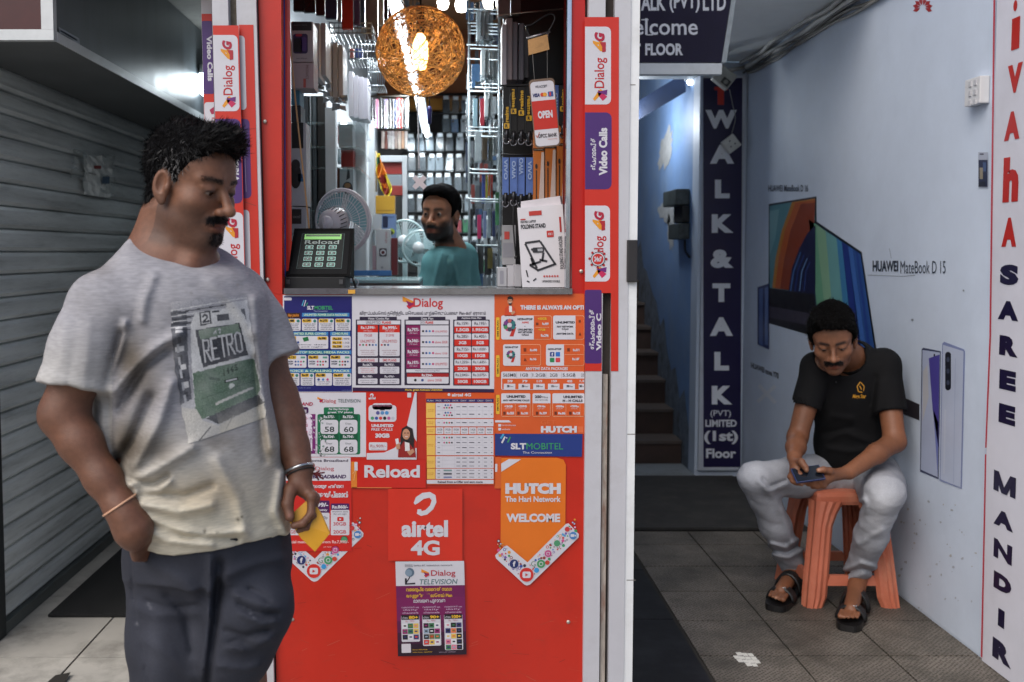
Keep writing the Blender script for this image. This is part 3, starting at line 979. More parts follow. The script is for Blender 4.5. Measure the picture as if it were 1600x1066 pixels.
def person_print(b, x, y, s, jacket, hair, phone=False, L=3):
 """small printed half-length portrait"""
 sk = (196, 142, 112)
 b.poly([(x - 0.55 * s, y + 1.5 * s), (x - 0.5 * s, y + 0.75 * s), (x - 0.2 * s, y + 0.5 * s), (x + 0.2 * s, y + 0.5 * s), (x + 0.5 * s, y + 0.75 * s), (x + 0.58 * s, y + 1.5 * s)], jacket, L)
 b.poly([(x - 0.12 * s, y + 0.5 * s), (x + 0.16 * s, y + 0.5 * s), (x + 0.2 * s, y + 1.1 * s), (x - 0.1 * s, y + 1.1 * s)], (226, 222, 222), L + 1)
 if hair == 'long':
  b.poly([(x - 0.3 * s, y - 0.3 * s), (x, y - 0.48 * s), (x + 0.36 * s, y - 0.3 * s), (x + 0.48 * s, y + 0.4 * s), (x + 0.42 * s, y + 0.95 * s), (x + 0.16 * s, y + 0.6 * s), (x - 0.2 * s, y + 0.5 * s), (x - 0.38 * s, y + 0.8 * s), (x - 0.4 * s, y + 0.3 * s)], (38, 28, 30), L + 1)
 b.circ(x - 0.03 * s, y + 0.05 * s, 0.24 * s, sk, L + 2, 0.34 * s)
 if hair == 'short':
  b.poly([(x - 0.28 * s, y - 0.02 * s), (x - 0.24 * s, y - 0.34 * s), (x, y - 0.46 * s), (x + 0.26 * s, y - 0.34 * s), (x + 0.26 * s, y + 0.02 * s), (x + 0.16 * s, y - 0.16 * s), (x - 0.16 * s, y - 0.16 * s)], (36, 26, 24), L + 3)
  b.poly([(x - 0.18 * s, y + 0.22 * s), (x + 0.14 * s, y + 0.22 * s), (x + 0.1 * s, y + 0.42 * s), (x - 0.12 * s, y + 0.42 * s)], (70, 46, 38), L + 3)
 b.line([(x - 0.16 * s, y - 0.02 * s), (x - 0.06 * s, y - 0.03 * s)], 0.05 * s, (40, 30, 30), L + 4); b.line([(x + 0.03 * s, y - 0.03 * s), (x + 0.13 * s, y - 0.02 * s)], 0.05 * s, (40, 30, 30), L + 4)
 b.line([(x - 0.1 * s, y + 0.2 * s), (x + 0.07 * s, y + 0.2 * s)], 0.06 * s, (226, 200, 196), L + 4)
 b.poly([(x + 0.02 * s, y + 1.15 * s), (x + 0.4 * s, y + 0.95 * s), (x + 0.5 * s, y + 1.15 * s), (x + 0.2 * s, y + 1.4 * s)], sk, L + 2)
 if phone:
  b.poly([(x - 0.72 * s, y + 0.35 * s), (x - 0.52 * s, y + 0.3 * s), (x - 0.46 * s, y + 0.8 * s), (x - 0.62 * s, y + 0.85 * s)], (226, 226, 230), L + 3)
  b.poly([(x - 0.68 * s, y + 0.7 * s), (x - 0.44 * s, y + 0.6 * s), (x - 0.4 * s, y + 0.95 * s), (x - 0.62 * s, y + 1.0 * s)], sk, L + 4)
def hutch_poster():
 b = front(0.0022)
 o2 = (198, 82, 36)
 b.poly([(772.5, 459), (913, 459), (913, 678), (772, 678)], ORG, 0)
 person_print(b, 797, 470, 16, (206, 70, 34), 'short')
 b.text('THERE IS ALWAYS AN OPTI', 813, 477, 912, 484, PW, 3, 0.06)
 for y0, y1 in ((496, 531), (555, 589), (617, 647)): b.rrect(775, y0, 780.5, y1, 1.5, YEL, 2); b.text('SIM PLAN', 776.5, y0 + 5, 779, y1 - 5, INKB, 3, 0.02, rot='up')
 lo = (232, 176, 140)
 def outl(x0, y0, x1, y1):
  b.rrect(x0, y0, x1, y1, 3, lo, 1); b.rrect(x0 + 0.7, y0 + 0.7, x1 - 0.7, y1 - 0.7, 3, ORG, 2)
 def nine(x, y, s):
  cs = [(38, 44, 92), (50, 120, 120), (150, 40, 110), (60, 70, 80), (200, 60, 120), (70, 140, 90), (30, 40, 80), (120, 60, 130), (40, 60, 120), (190, 90, 90)]
  for k in range(12):
   t = 2 * math.pi * k / 12
   b.circ(x + 0.62 * s * math.cos(t), y + 0.62 * s * math.sin(t), 0.3 * s, cs[k % 10], 4 + k % 2, n=8)
  b.poly([(x + 0.5 * s, y + 0.3 * s), (x + 0.95 * s, y + 0.3 * s), (x + 0.55 * s, y + 1.6 * s), (x, y + 1.6 * s)], (190, 50, 40), 4)
  b.circ(x, y, 0.3 * s, PW, 6)
 outl(783, 493, 862, 530.5); b.rrect(783, 493, 834, 530.5, 3, PW, 3, (1, 0, 0, 1)); nine(796, 508, 11)
 b.text('NON-STOP', 808.5, 497, 832, 500.5, INKB, 4, 0.05); b.text('APPS', 815, 502.5, 826, 505.5, RED, 4, 0.03); b.text('+', 819, 509, 821, 511, INKB, 4)
 for k, s in enumerate(('UNLIMITED', 'ANY NETWORK', 'CALLS')): b.text(s, 809 + (k == 2) * 6, 513.5 + k * 4, 832 - (k == 2) * 6, 516.6 + k * 4, INKB, 4, 0.05)
 b.text('+50GB', 840, 496, 854, 500, YEL, 4, 0.04); b.text('Rs.909', 847, 504, 857, 508, PW, 4, 0.05); b.rect(837, 504, 841, 508, (120, 50, 26), 4); b.text('+7GB', 841, 513.5, 852, 517, YEL, 4, 0.04); b.text('Rs.296', 845, 522, 857, 526.5, PW, 4, 0.05); b.line([(836, 511.5), (858, 511.5)], 0.6, lo, 4)
 outl(864, 493, 912.8, 530.5); b.rrect(864, 493, 899, 530.5, 3, PW, 3, (1, 0, 0, 1))
 for k, s in enumerate(('UNLIMITED', 'ANY NETWORK', 'CALLS', '+', 'ANYTIME DATA')): b.text(s, (868, 869.5, 877.5, 882, 869)[k], (502, 509, 512.8, 516.5, 520)[k], (898, 896, 888, 884, 896)[k], (505.5, 511.8, 515.4, 518, 523)[k], INKB, 4, 0.05)
 b.rect(904, 500, 907, 504, (120, 50, 26), 4); b.poly([(904, 524), (906, 519), (908, 524)], (120, 50, 26), 4)
 outl(786, 538, 845, 571.5); b.rrect(786, 538, 813, 571.5, 3, PW, 3, (1, 0, 0, 1)); b.text('NON-STOP', 789, 541, 809.5, 544, INKB, 4, 0.05); nine(798, 554, 7.5)
 b.rect(818, 544, 822, 549, (120, 50, 26), 4); b.text('Rs.498', 828, 545, 839, 549, PW, 4, 0.05); b.poly([(818, 564), (820, 559), (823, 564)], (120, 50, 26), 4); b.text('Rs.146', 828, 559, 838, 563, PW, 4, 0.05); b.line([(814, 554), (844, 554)], 0.6, lo, 4)
 outl(853, 538, 912.8, 571.5); b.rrect(853, 538, 881, 571.5, 3, PW, 3, (1, 0, 0, 1)); b.text('NON-STOP', 856, 544, 877, 547, INKB, 4, 0.05)
 for (x, y, c) in ((859, 550, (40, 60, 130)), (868, 550, (50, 110, 190)), (859, 559, (40, 130, 80)), (868, 559, (210, 60, 70))): b.rrect(x, y, x + 7, y + 7, 1, c, 4)
 b.text('f', 861.5, 551, 864, 556.5, PW, 5, 0.06)
 b.text('Rs.571', 895, 545, 905, 549, PW, 4, 0.05); b.text('Rs.187', 894, 559, 905, 563, PW, 4, 0.05); b.line([(882, 554), (912, 554)], 0.6, lo, 4); b.rect(886, 544, 890, 549, (120, 50, 26), 4)
 b.text('ANYTIME DATA PACKAGES', 821, 573.5, 887, 578.5, PW, 3, 0.03)
 b.rrect(783, 580.5, 913, 609, 2.5, PW, 2); b.rect(784.5, 591.5, 912.8, 608, ORG, 3)
 for k, (g, p, d) in enumerate((('565MB', '59', '5'), ('1GB', '79', '5'), ('1.2GB', '119', '10'), ('2GB', '159', '10'), ('5.5GB', '405', '30'), ('210', '1,2', '30'))):
  x = (796, 819, 842, 865, 889, 909)[k]; w = min(10 if len(g) > 3 else 6, 912 - x)
  b.text(g, x - w + (k == 5) * 2, 583.5, x + w, 588.5, INKB, 3, 0.005); b.text(p, x - 3.5, 593.5, x + min(5, 913 - x), 597.5, PW, 4, 0.04)
  b.rect(x - 9 + (k == 5) * 4, 599.5, min(x + 9, 912.5), 609, PW, 4); b.text(d, x - 4, 601.5, x, 605, INKB, 5, 0.06); b.text('Days', x + 0.5, 602.5, min(x + 6, 912), 605, INKB, 5, 0.01)
  if k: b.line([(x - 12, 582), (x - 12, 590)], 0.4, (150, 150, 160), 3)
 for k, (x0, x1) in enumerate(((783, 828.5), (832, 860), (863, 913))):
  b.rrect(x0, 614.5, x1, 651, 2.5, lo, 2); b.rect(x0 + 0.7, 630, x1 - 0.7, 650, ORG, 3); b.rrect(x0, 614.5, x1, 630, 2, PW, 4, (1, 1, 0, 0))
 b.text('UNLIMITED', 791.5, 617.5, 821, 621.5, INKB, 5, 0.05); b.text('ANY NETWORK CALLS', 785.5, 624, 827, 626.8, INKB, 5, 0.05)
 b.text('250', 835.5, 617.5, 846, 622, INKB, 5, 0.05); b.text('Mins', 847, 619, 856, 622, INKB, 5); b.text('ANY NETWORK', 836, 624, 856, 626, INKB, 5)
 b.text('UNLIMITED', 880, 618, 910, 622, INKB, 5, 0.05); b.text('H - H CALLS', 879, 624, 910, 628, INKB, 5, 0.05)
 for x, s, p in ((794, '+2GB', 'Rs.555'), (816, '+500MB', 'Rs.184'), (845, '+750 Mins', 'Rs.359'), (874, '+300Mins', 'Rs.86'), (897, '+750Mins', 'Rs.128')):
  b.text(s, x - 6, 633, x + 7, 636.5, PW, 4, 0.05); b.text('anytime data', x - 5, 637.5, x + 5, 639.5, PW, 4); b.text(p, x - 2, 643.5, x + 9, 647.5, PW, 4, 0.05); b.rect(x - 8, 643, x - 4, 648, (110, 46, 26), 4)
 for x in (805, 884, 906): b.line([(x, 631), (x, 650)], 0.5, lo, 4)
 b.poly([(772.5, 656.5), (795, 656.5), (799, 660), (772.5, 660)], PW, 2); b.rrect(778.5, 662.5, 783, 666.5, 0.8, PW, 2); b.text('facebook page', 784, 663, 806, 666, PW, 2); b.rrect(778.5, 668.5, 783, 672.5, 0.8, PW, 2); b.text('website', 784, 669, 797, 672, PW, 2)
 b.text('GET', 845, 656.5, 868, 663, (222, 110, 60), 2, 0.0); b.text('HUTCH', 845, 665.5, 901, 676, PW, 3, 0.07); b.rect(903, 666, 911, 676, (220, 110, 64), 2)
 poster('poster', 'orange price poster with a printed man in orange jacket, right end of the counter', 'poster', b)
def lower_posters():
 # broadband / television plan sheet, half hidden by the man
 b = front(0.001)
 b.rect(428, 613.5, 572, 714, PW, 0)
 b.text('Dialog', 440, 621, 471, 627, (190, 50, 70), 2); b.text('BROADBAND', 440, 628.5, 489, 634, (176, 40, 76), 2, 0.03, 0.2)
 b.rrect(440, 636, 482, 646, 3, (66, 26, 80), 2); b.text('unlimited home', 452, 637.5, 479, 645, PW, 3, 0.02)
 b.rect(430, 647, 493, 709, (120, 40, 110), 1); b.rrect(432, 647, 488, 708, 4, (226, 214, 230), 2)
 for k in range(4): b.text(('Rs.999/-', '30GB', '20GB', '40GB')[k], 468, 651 + k * 11, 481, 656 + k * 11, (190, 60, 90), 3, 0.02)
 b.rrect(472, 661, 476, 665, 0.8, (210, 50, 40), 3)
 rnd = random.Random(12)
 for _ in range(46):
  x, y = rnd.uniform(476, 493), rnd.uniform(650, 707)
  b.poly([(x, y), (x + rnd.uniform(1, 4), y + rnd.uniform(-1, 2)), (x + rnd.uniform(0, 3), y + rnd.uniform(2, 5))], rnd.choice([(196, 180, 204), (90, 40, 100), (214, 208, 218), (160, 110, 160)]), 4)
 swoosh(b, 496, 620, 9); b.text('Dialog', 503, 623.5, 525, 631, (190, 50, 60), 2); b.text('TELEVISION', 528, 623.5, 563, 629, (66, 88, 88), 2)
 b.rrect(506, 636.5, 553, 648, 2, GREEN, 1); b.text('Per Day Recharge', 514, 637.5, 545, 641.5, PW, 3, 0.03); b.text('great TV plans', 512, 642.5, 551, 646.5, PW, 3, 0.03)
 b.rrect(496, 647, 563, 710, 3, GREEN, 1)
 for k, (x, y, p, n) in enumerate(((501, 656, '575/-', '58'), (531, 656, '753/-', '60'), (501, 687, '924/-', '68'), (531, 687, '754/-', '68'))):
  b.rect(x, y - 8.5, x + 28, y + 4, (14, 84, 56), 2); b.text('Rs.' + p, x + 5, y - 7, x + 22, y - 2.5, PW, 3, 0.04)
  b.rrect(x, y, x + 27.5, y + 22, 4, PW, 3); b.text('Days', x + 9, y + 4.5, x + 18, y + 8, (90, 100, 100), 4); b.text(n, x + 6.5, y + 10.5, x + 21.5, y + 19, (34, 44, 44), 4, 0.01)
 for _ in range(60):
  x, y = rnd.uniform(496, 508) , rnd.uniform(648, 711)
  if rnd.random() < 0.6 and y < 675: continue
  b.poly([(x, y), (x + rnd.uniform(1, 4), y + rnd.uniform(-1, 2)), (x + rnd.uniform(0, 3), y + rnd.uniform(2, 5))], rnd.choice([(214, 210, 218), (190, 196, 196), (120, 150, 140)]), 4)
 poster('poster', 'worn white and green television plan sheet behind the standing man\'s arm', 'poster', b)
 # red tall sheet
 b = front(0.0022)
 b.rect(572, 613, 651, 718, RED, 0)
 b.circ(581, 617.5, 3, PW, 2); b.circ(580.5, 618.5, 1.5, RED, 3); b.text('airtel', 576, 620, 587, 624, PW, 2, 0.05)
 b.poly([(648, 613), (651, 613), (651, 690), (636, 664)], PW, 1)
 b.poly([(573, 708), (600, 707), (616, 700), (626, 690), (640, 700), (651, 700), (651, 718), (573, 718)], PW, 1)
 b.rrect(576, 633, 619.5, 659, 5, PW, 2); b.rrect(582, 630, 613, 640, 4, PW, 2); b.text('UNLIMITED', 583, 632, 612, 635.5, (170, 100, 130), 3)
 for k, c in enumerate(((90, 90, 150), (90, 140, 190), (70, 140, 200))): b.circ(590.5 + k * 7, 645, 3, c, 3)
 for k, c in enumerate(((80, 150, 110), (50, 80, 160), (210, 60, 60), (24, 24, 30), (190, 90, 150), (190, 190, 200))): b.circ(582 + k * 6.4, 653.3, 2.6, c, 3)
 b.rect(594, 639, 601, 641, INKB, 3)
 b.text('UNLIMITED', 580.5, 662.5, 615, 667.5, PW, 2, 0.06); b.text('FREE CALLS', 580.5, 669, 613.5, 673, PW, 2, 0.02); b.text('30GB', 586.5, 677, 609, 684, PW, 2, 0.06)
 b.rrect(576.5, 691, 605, 703.5, 2, PW, 2); b.text('Rs.909/-', 579, 694.5, 603, 699, (170, 50, 50), 3); b.text('valid for one month', 580, 701, 601, 702.3, (150, 120, 130), 3)
 b.rect(636.5, 613.5, 642.5, 621, (214, 208, 214), 2)
 person_print(b, 635.5, 677, 25, (150, 34, 32), 'long', True)
 poster('poster', 'red call plan sheet with a smiling woman holding a phone', 'poster', b)
 # orange tariff table
 b = front(0.0034)
 b.poly([(665, 613.8), (773.5, 613.8), (773.5, 757), (667, 757)], DORG and (214, 84, 30), 0)
 b.circ(701.5, 616.4, 2.2, PW, 2); b.text('airtel 4G', 706, 614.4, 736, 619.4, PW, 2, 0.04)
 b.rect(666, 623, 771, 628.5, (50, 40, 100), 2)
 for k in range(8): b.text(('PLAN', 'PACK', 'SOCIAL', 'DATA', 'DAY', 'NIGHT', 'CALLS', 'DAYS')[k], 668 + k * 13, 624.6, 677 + k * 13, 627, PW, 3)
 secs = ((629.5, 653, 2), (654.5, 666, 1), (667.5, 678, 1), (679.5, 711, 4), (712.5, 731, 3), (732, 748, 3))
 for i, (y0, y1, n) in enumerate(secs):
  b.rect(666 + i * 0.3, y0, 680, y1, (236, 190, 92), 2); b.rows(668, (y0 + y1) / 2 - 2.5, 678, (y0 + y1) / 2 + 2.5, 2, (190, 120, 40), 3)
  if i == 2:
   for k in range(7):
    b.rrect(681 + k * 12.9, y0, 693 + k * 12.9, y1, 1, PW, 2); b.text(('31GB', '7GB', '5GB', '4GB', '1.4GB', '1GB', '700MB')[k], 683 + k * 12.9, y0 + 2, 691 + k * 12.9, y0 + 5, (60, 60, 80), 3); b.text('Rs.%d' % (95 + 40 * k), 684 + k * 12.9, y0 + 7, 690 + k * 12.9, y0 + 9, (90, 90, 100), 3)
   continue
  b.rrect(680.8, y0, 771, y1, 1.2, PW, 2)
  for r in range(n):
   y = y0 + (y1 - y0) * (r + 0.5) / n
   for c, w in ((683.5, 4), (713, 6), (722, 7), (733, 8), (747, 3), (756, 5), (767, 2)):
    b.rect(c, y - 0.8, c + w, y + 0.5, ((84, 84, 96), (150, 150, 160))[(int(c) + r) % 2], 3)
   if r < 2 and i in (0, 1, 3): dots(b, 694, y + (1.5 if i == 0 else 0), 4, 4, 1.4);
   if i == 0: dots(b, 696, y - 2.5, 3, 4, 1.5)
   if i == 5: b.rect(693, y - 1.2, 706, y + 1.2, ((120, 150, 150), (70, 70, 80), (120, 130, 170))[r], 3)
   if r: b.line([(682, y0 + (y1 - y0) * r / n), (770, y0 + (y1 - y0) * r / n)], 0.3, (190, 190, 200), 3)
  for xx in (691, 710, 719, 730, 745, 754, 764): b.line([(xx, y0 + 1), (xx, y1 - 1)], 0.3, (196, 196, 206), 3)
 b.rrect(667, 749.5, 771, 755.5, 1, PW, 2); b.text('Reload from e-Offer and earn more', 684, 750.8, 754, 754.4, (70, 60, 70), 3, 0.03)
 poster('poster', 'orange framed tariff table with pale rows below the large white poster', 'poster', b)
 # Reload strip
 b = front(0.0046)
 b.rect(549, 718.5, 665.5, 762, (204, 36, 24), 0); b.rect(549, 721, 558, 762, (220, 128, 44), 1); b.rect(554, 721.5, 559, 735, PW, 2); b.line([(551, 740), (556, 734), (553, 750)], 0.8, (232, 180, 130), 2)
 b.line([(550, 761.5), (612, 761.8)], 1, (230, 140, 80), 1)
 b.text('Reload', 569.5, 726.5, 656, 746, PW, 2, 0.035)
 poster('banner', 'red strip with Reload in white letters', 'banner', b)
 # blue strip
 b = front(0.0034)
 b.poly([(773, 677.5), (910, 678), (909, 713.5), (773, 711.5)], (34, 56, 128), 0)
 b.line([(782, 685), (787, 678)], 3, (70, 160, 205), 2); b.line([(784, 692), (789, 682)], 2.6, PW, 2); b.line([(793, 691), (797.5, 682.5)], 2.4, (60, 140, 100), 2); b.circ(791.5, 684, 1, PW, 2)
 b.text('SLT', 798, 692, 822, 702, PW, 2, 0.05); b.text('MOBITEL', 822.5, 692, 879.5, 702, (58, 158, 92), 2, 0.0); b.text('The Connection', 816.5, 705, 862, 708.5, PW, 2, 0.0)
 poster('banner', 'dark blue strip with white and green letters under the orange poster', 'banner', b)
 # airtel red square
 b = front(0.0058)
 b.rect(606.5, 763, 722.5, 875.5, (214, 48, 28), 0)
 lg = []
 out = [(646.5, 785), (650, 776), (660, 769.5), (672, 768), (680.5, 773), (682, 784), (677, 795), (668, 803), (658, 805.5), (651.5, 802), (652.5, 795), (658, 795), (659, 798), (665, 796), (672, 789), (674.5, 781), (671, 777), (662, 779), (654, 785), (648.5, 788)]
 b.poly(out, PW, 2)
 b.text('airtel', 627.5, 812, 700, 838.5, PW, 2, 0.045); b.text('4G', 642, 843.5, 687, 867, PW, 2, 0.04)
 poster('sticker', 'big red square sticker with white loop emblem and 4G', 'sticker', b)
 # television leaflet
 b = front(0.007)
 def mp(x, y):
  u, v = (x - 618) / 107, (y - 876) / 147
  return P(618 + 4 * v + u * 107, 876.5 - u * 1.0 + v * 147.5 - u * v * 2, YF)
 b.fm = mp
 b.rect(618, 876, 725, 1023, PW, 0)
 b.text('මේ lanka #1 television network', 633, 880.5, 707, 884.5, (80, 80, 92), 2)
 b.circ(640, 893, 7, (90, 110, 130), 2); b.circ(638, 893.5, 5.5, (130, 150, 170), 3); b.poly([(632, 902), (635, 902), (635, 910), (648, 909), (648, 911.5), (632, 912)], INKB, 2); b.line([(640, 900), (634, 909)], 1.5, INKB, 2)
 swoosh(b, 658, 888, 13); b.text('Dialog', 673, 890, 711, 901.5, (186, 40, 60), 2, 0.01); b.text('TELEVISION', 655, 904, 714, 912, (60, 110, 110), 2, 0.0, 0.2)
 grad = [(112, 20, 84), (120, 22, 88), (118, 22, 86), (92, 18, 70), (60, 14, 50), (36, 12, 34)]
 for k in range(6): b.rect(618, 914 + k * 18.2, 725, 914 + (k + 1) * 18.2, grad[k], 1)
 b.text('വൈദുപ്ര വൈനൽ സമഗ', 633.5, 916, 705, 924, YEL, 3, 0.03); b.text('അളുത്ത ଠ்லோவ் Plan', 633.5, 926, 705, 933.5, YEL, 3, 0.03); b.text('മാസയത പുരാവത', 644.5, 935.5, 694, 942, PW, 3, 0.02)
 pal = [(40, 44, 100), (60, 120, 80), (150, 40, 110), (226, 226, 230), (24, 24, 28), (214, 60, 50), (226, 190, 90), (220, 130, 150), (60, 60, 110), (230, 120, 70), (150, 170, 190), (130, 110, 60)]
 rnd = random.Random(4)
 for k, (x0, x1, y1, n) in enumerate(((624.5, 653, 1001, 3), (657.5, 686, 1008, 4), (691.5, 720, 1015.5, 5))):
  b.rows(x0 + 1, 945, x1, 958, 3, (216, 190, 214), 3, ['വൈനൽ set', 'daily', 'channels']); b.rrect(x0, 959.5, x1, y1, 2, PW, 2); b.rect(x0 + 0.5, 959, x1 - 0.5, 966.5, (30, 20, 30), 3)
  b.text(('80+', '90+', '100+')[k], x0 + 12, 960.5, x1 - 2, 965.5, YEL, 4, 0.05); b.text('chan', x0 + 2, 961.5, x0 + 10, 965, PW, 4); b.text('Rs. 799/-', x0 + 7, 967.5, x1 - 7, 970.5, (190, 100, 120), 3)
  for r in range(n):
   for c in range(3):
    xx = x0 + 1.6 + c * 8.6; yy = 972.5 + r * 8.7
    b.rect(xx, yy, xx + 8, yy + 7.4, rnd.choice(pal), 3); b.rect(xx + 2, yy + 2.4, xx + 6, yy + 4.6, rnd.choice(pal), 4)
 b.rrect(624, 1004, 638.5, 1018, 1, (214, 208, 216), 2); b.text('Send your code by message', 641, 1012.5, 664, 1015, YEL, 3); b.text('terms apply', 641, 1016.5, 672, 1018.5, YEL, 3); b.text('terms and conditions', 682, 1017.5, 708, 1019, (200, 180, 200), 3)
 poster('poster', 'white and purple television leaflet with channel grids, lowest on the red counter', 'poster', b)
 # orange tag and arrow on the right
 b = front(0.0034)
 b.poly([(783, 715), (870, 715), (880, 718), (884, 726), (883, 833), (826, 880), (782, 852)], (226, 116, 30), 0)
 b.rect(772.5, 714, 782.6, 763, (214, 96, 40), 0); b.rect(773.5, 724.5, 777, 737, PW, 1)
 b.poly([(783, 724), (783, 737), (814, 717.5), (795, 717)], PW, 2)
 b.text('HUTCH', 789.5, 754.5, 876, 771.5, PW, 2, 0.075); b.text('The Hari Network', 789, 775, 876, 784, PW, 2, 0.03); b.text('WELCOME', 791, 802, 875, 815.5, PW, 2, 0.05)
 poster('sticker', 'orange tag sticker reading WELCOME above the white tick', 'sticker', b)
def tick(cx, cy, la, ra, label, off, seed, L=None, R_=None):
 """white tick-shaped sticker crowded with small round icons; (cx, cy) is its lower point"""
 b = front(off)
 w = 24
 def rounded(pts): return pts
 b.poly([(cx, cy), (cx - 4, cy - 1.5), (cx - la, cy - la + 6), (cx - la - 1.5, cy - la + 1), (cx - la + w * 0.55, cy - la - w * 0.55), (cx - la + w * 0.72, cy - la - w * 0.6), (cx + 1, cy - 36), (cx + ra - 22, cy - ra - 13), (cx + ra - 18, cy - ra - 14), (cx + ra - 2, cy - ra + 3), (cx + ra - 2.4, cy - ra + 8), (cx + 5, cy - 1.5)], PW, 0)
 rnd = random.Random(seed)
 cs = [(60, 90, 170), (200, 60, 60), (60, 150, 100), (90, 160, 210), (210, 90, 150), (50, 50, 70), (220, 150, 60), (120, 90, 170), (150, 60, 50)]
 def inside_l(t, s): return (cx + 1 - t, cy - 19 - t + s)
 pts = []
 for arm, ln in ((-1, la - 2), (1, ra - 6)):
  for _ in range(int(ln * 3.2)):
   t = rnd.uniform(2, ln); s = rnd.uniform(-12, 12)
   x, y = cx + arm * t, cy - 19 - t + s + (3 if arm < 0 else 2)
   if any((x - a) ** 2 + (y - q) ** 2 < (r + 1.5) ** 2 for a, q, r in pts): continue
   r = rnd.choice([1.0, 1.4, 1.9, 2.5])
   pts.append((x, y, r)); c = rnd.choice(cs)
   if rnd.random() < 0.35:
    b.circ(x, y, r, c, 1, n=8); b.circ(x, y, r * 0.6, PW, 2, n=8)
   elif rnd.random() < 0.3: b.poly([(x - r, y), (x, y - r), (x + r * 1.2, y + r * 0.3), (x, y + r)], c, 1)
   else: b.circ(x, y, r, c, 1, n=8)
 def big(x, y, r, c, s=None):
  b.circ(x, y, r + 0.8, PW, 3); b.circ(x, y, r, c, 4, n=20)
  if s: b.text(s, x - r * 0.28, y - r * 0.6, x + r * 0.32, y + r * 0.6, PW, 5, 0.06)
 big(cx - 20, cy - 34, 7, (36, 48, 104), 'f')
 big(cx - 0.5, cy - 17, 11, (206, 48, 42))
 b.rrect(cx - 7, cy - 22, cx + 6, cy - 12, 2.5, PW, 5); b.poly([(cx - 2.5, cy - 19.5), (cx - 2.5, cy - 14.5), (cx + 2, cy - 17)], (190, 40, 40), 6)
 big(cx + 22, cy - 34, 6.5, (70, 150, 96)); b.circ(cx + 22, cy - 34, 3.4, PW, 5); b.circ(cx + 22, cy - 34, 2.3, (70, 150, 96), 6)
 b.circ(cx + 10, cy - 34, 5, PW, 3); b.text('G', cx + 6.5, cy - 38, cx + 13.5, cy - 30, (100, 130, 110), 4)
 big(cx + 15, cy - 24, 4, (60, 150, 210))
 if ra > 60:
  big(cx + ra - 11, cy - ra + 5, 6, (74, 130, 190)); b.rrect(cx + ra - 15, cy - ra + 2.6, cx + ra - 9, cy - ra + 7, 1, PW, 5); b.poly([(cx + ra - 9, cy - ra + 5), (cx + ra - 6, cy - ra + 3), (cx + ra - 6, cy - ra + 7)], PW, 5)
  big(cx + 33, cy - 50, 5.5, (196, 80, 140)); b.rrect(cx + 30.4, cy - 52.6, cx + 35.6, cy - 47.4, 1.4, PW, 5); b.rrect(cx + 31.2, cy - 51.8, cx + 34.8, cy - 48.2, 1, (196, 80, 140), 6)
  big(cx + 47, cy - 66, 5, (80, 150, 110)); big(cx + ra - 20, cy - ra - 5, 4, (200, 60, 60)); big(cx + 32, cy - 36, 3.6, (200, 70, 50))
 poster('sticker', label, 'sticker', b)
slt_poster(); dialog_poster(); hutch_poster(); lower_posters()
tick(823, 914, 48, 83, 'white tick-shaped sticker with social icons under the orange tag', 0.0058, 2)
tick(491, 909, 49, 79, 'white tick-shaped sticker half covered by the red broadband sheet', 0.0012, 6)
def broadband():
 b = front(0.0024)
 b.poly([(436, 714), (549, 714), (550, 861), (440, 861)], (204, 38, 32), 0)
 b.rect(440, 714.5, 548, 751, PW, 1)
 b.text('Unlimited Home Broadband', 444, 717.5, 544, 721.5, (60, 50, 74), 2, 0.02)
 swoosh(b, 480, 728, 9); b.text('Dialog', 493, 729, 522, 736.5, (190, 44, 60), 2); b.text('HOME BROADBAND', 462, 741.5, 541, 747.5, (70, 44, 90), 2, 0.04, 0.2)
 b.text('മോടുര ഹർയന', 488, 756, 538, 764, PW, 2, 0.04); b.text('റിലോഡ് പ്ലൈൻ', 490, 767, 544, 777.5, PW, 2, 0.05)
 b.rrect(478, 782, 515, 801, 2, (76, 30, 90), 1); b.text('1,699/-', 484, 785, 513, 793, PW, 2, 0.05); b.text('monthly', 490, 795, 512, 799, PW, 2, 0.03)
 b.rrect(478, 801, 515, 836, 2, PW, 1); b.text('1080p', 498, 806, 512, 812, (110, 110, 120), 2)
 b.rrect(517, 786.5, 546, 796.5, 2, (76, 30, 90), 1); b.text('Rs.860/-', 519, 789, 544, 794.5, PW, 2, 0.05)
 b.rrect(517, 796.5, 546, 836, 2, PW, 1); b.rows(519, 797.5, 544, 805, 2, (90, 90, 104), 2); b.rrect(527, 807.5, 537, 814, 1.4, (206, 46, 40), 2); b.poly([(530.5, 809), (530.5, 812.6), (534, 810.8)], PW, 3)
 b.text('30GB', 521, 815.5, 541, 821, (196, 50, 64), 2, 0.01); b.text('20GB', 521, 828, 541, 833.5, (196, 50, 64), 2, 0.01)
 b.rrect(444, 801, 477, 836, 2, PW, 1); b.text('20GB', 448, 828, 462, 833.5, (196, 50, 64), 2)
 b.text('special monthly price from Rs.7,990/-', 446, 844, 545, 850, (240, 190, 190), 2, 0.03); b.text('per month', 506, 853, 518, 856, (240, 190, 190), 2)
 poster('poster', 'red and white home broadband sheet behind the yellow envelope', 'poster', b)
broadband()
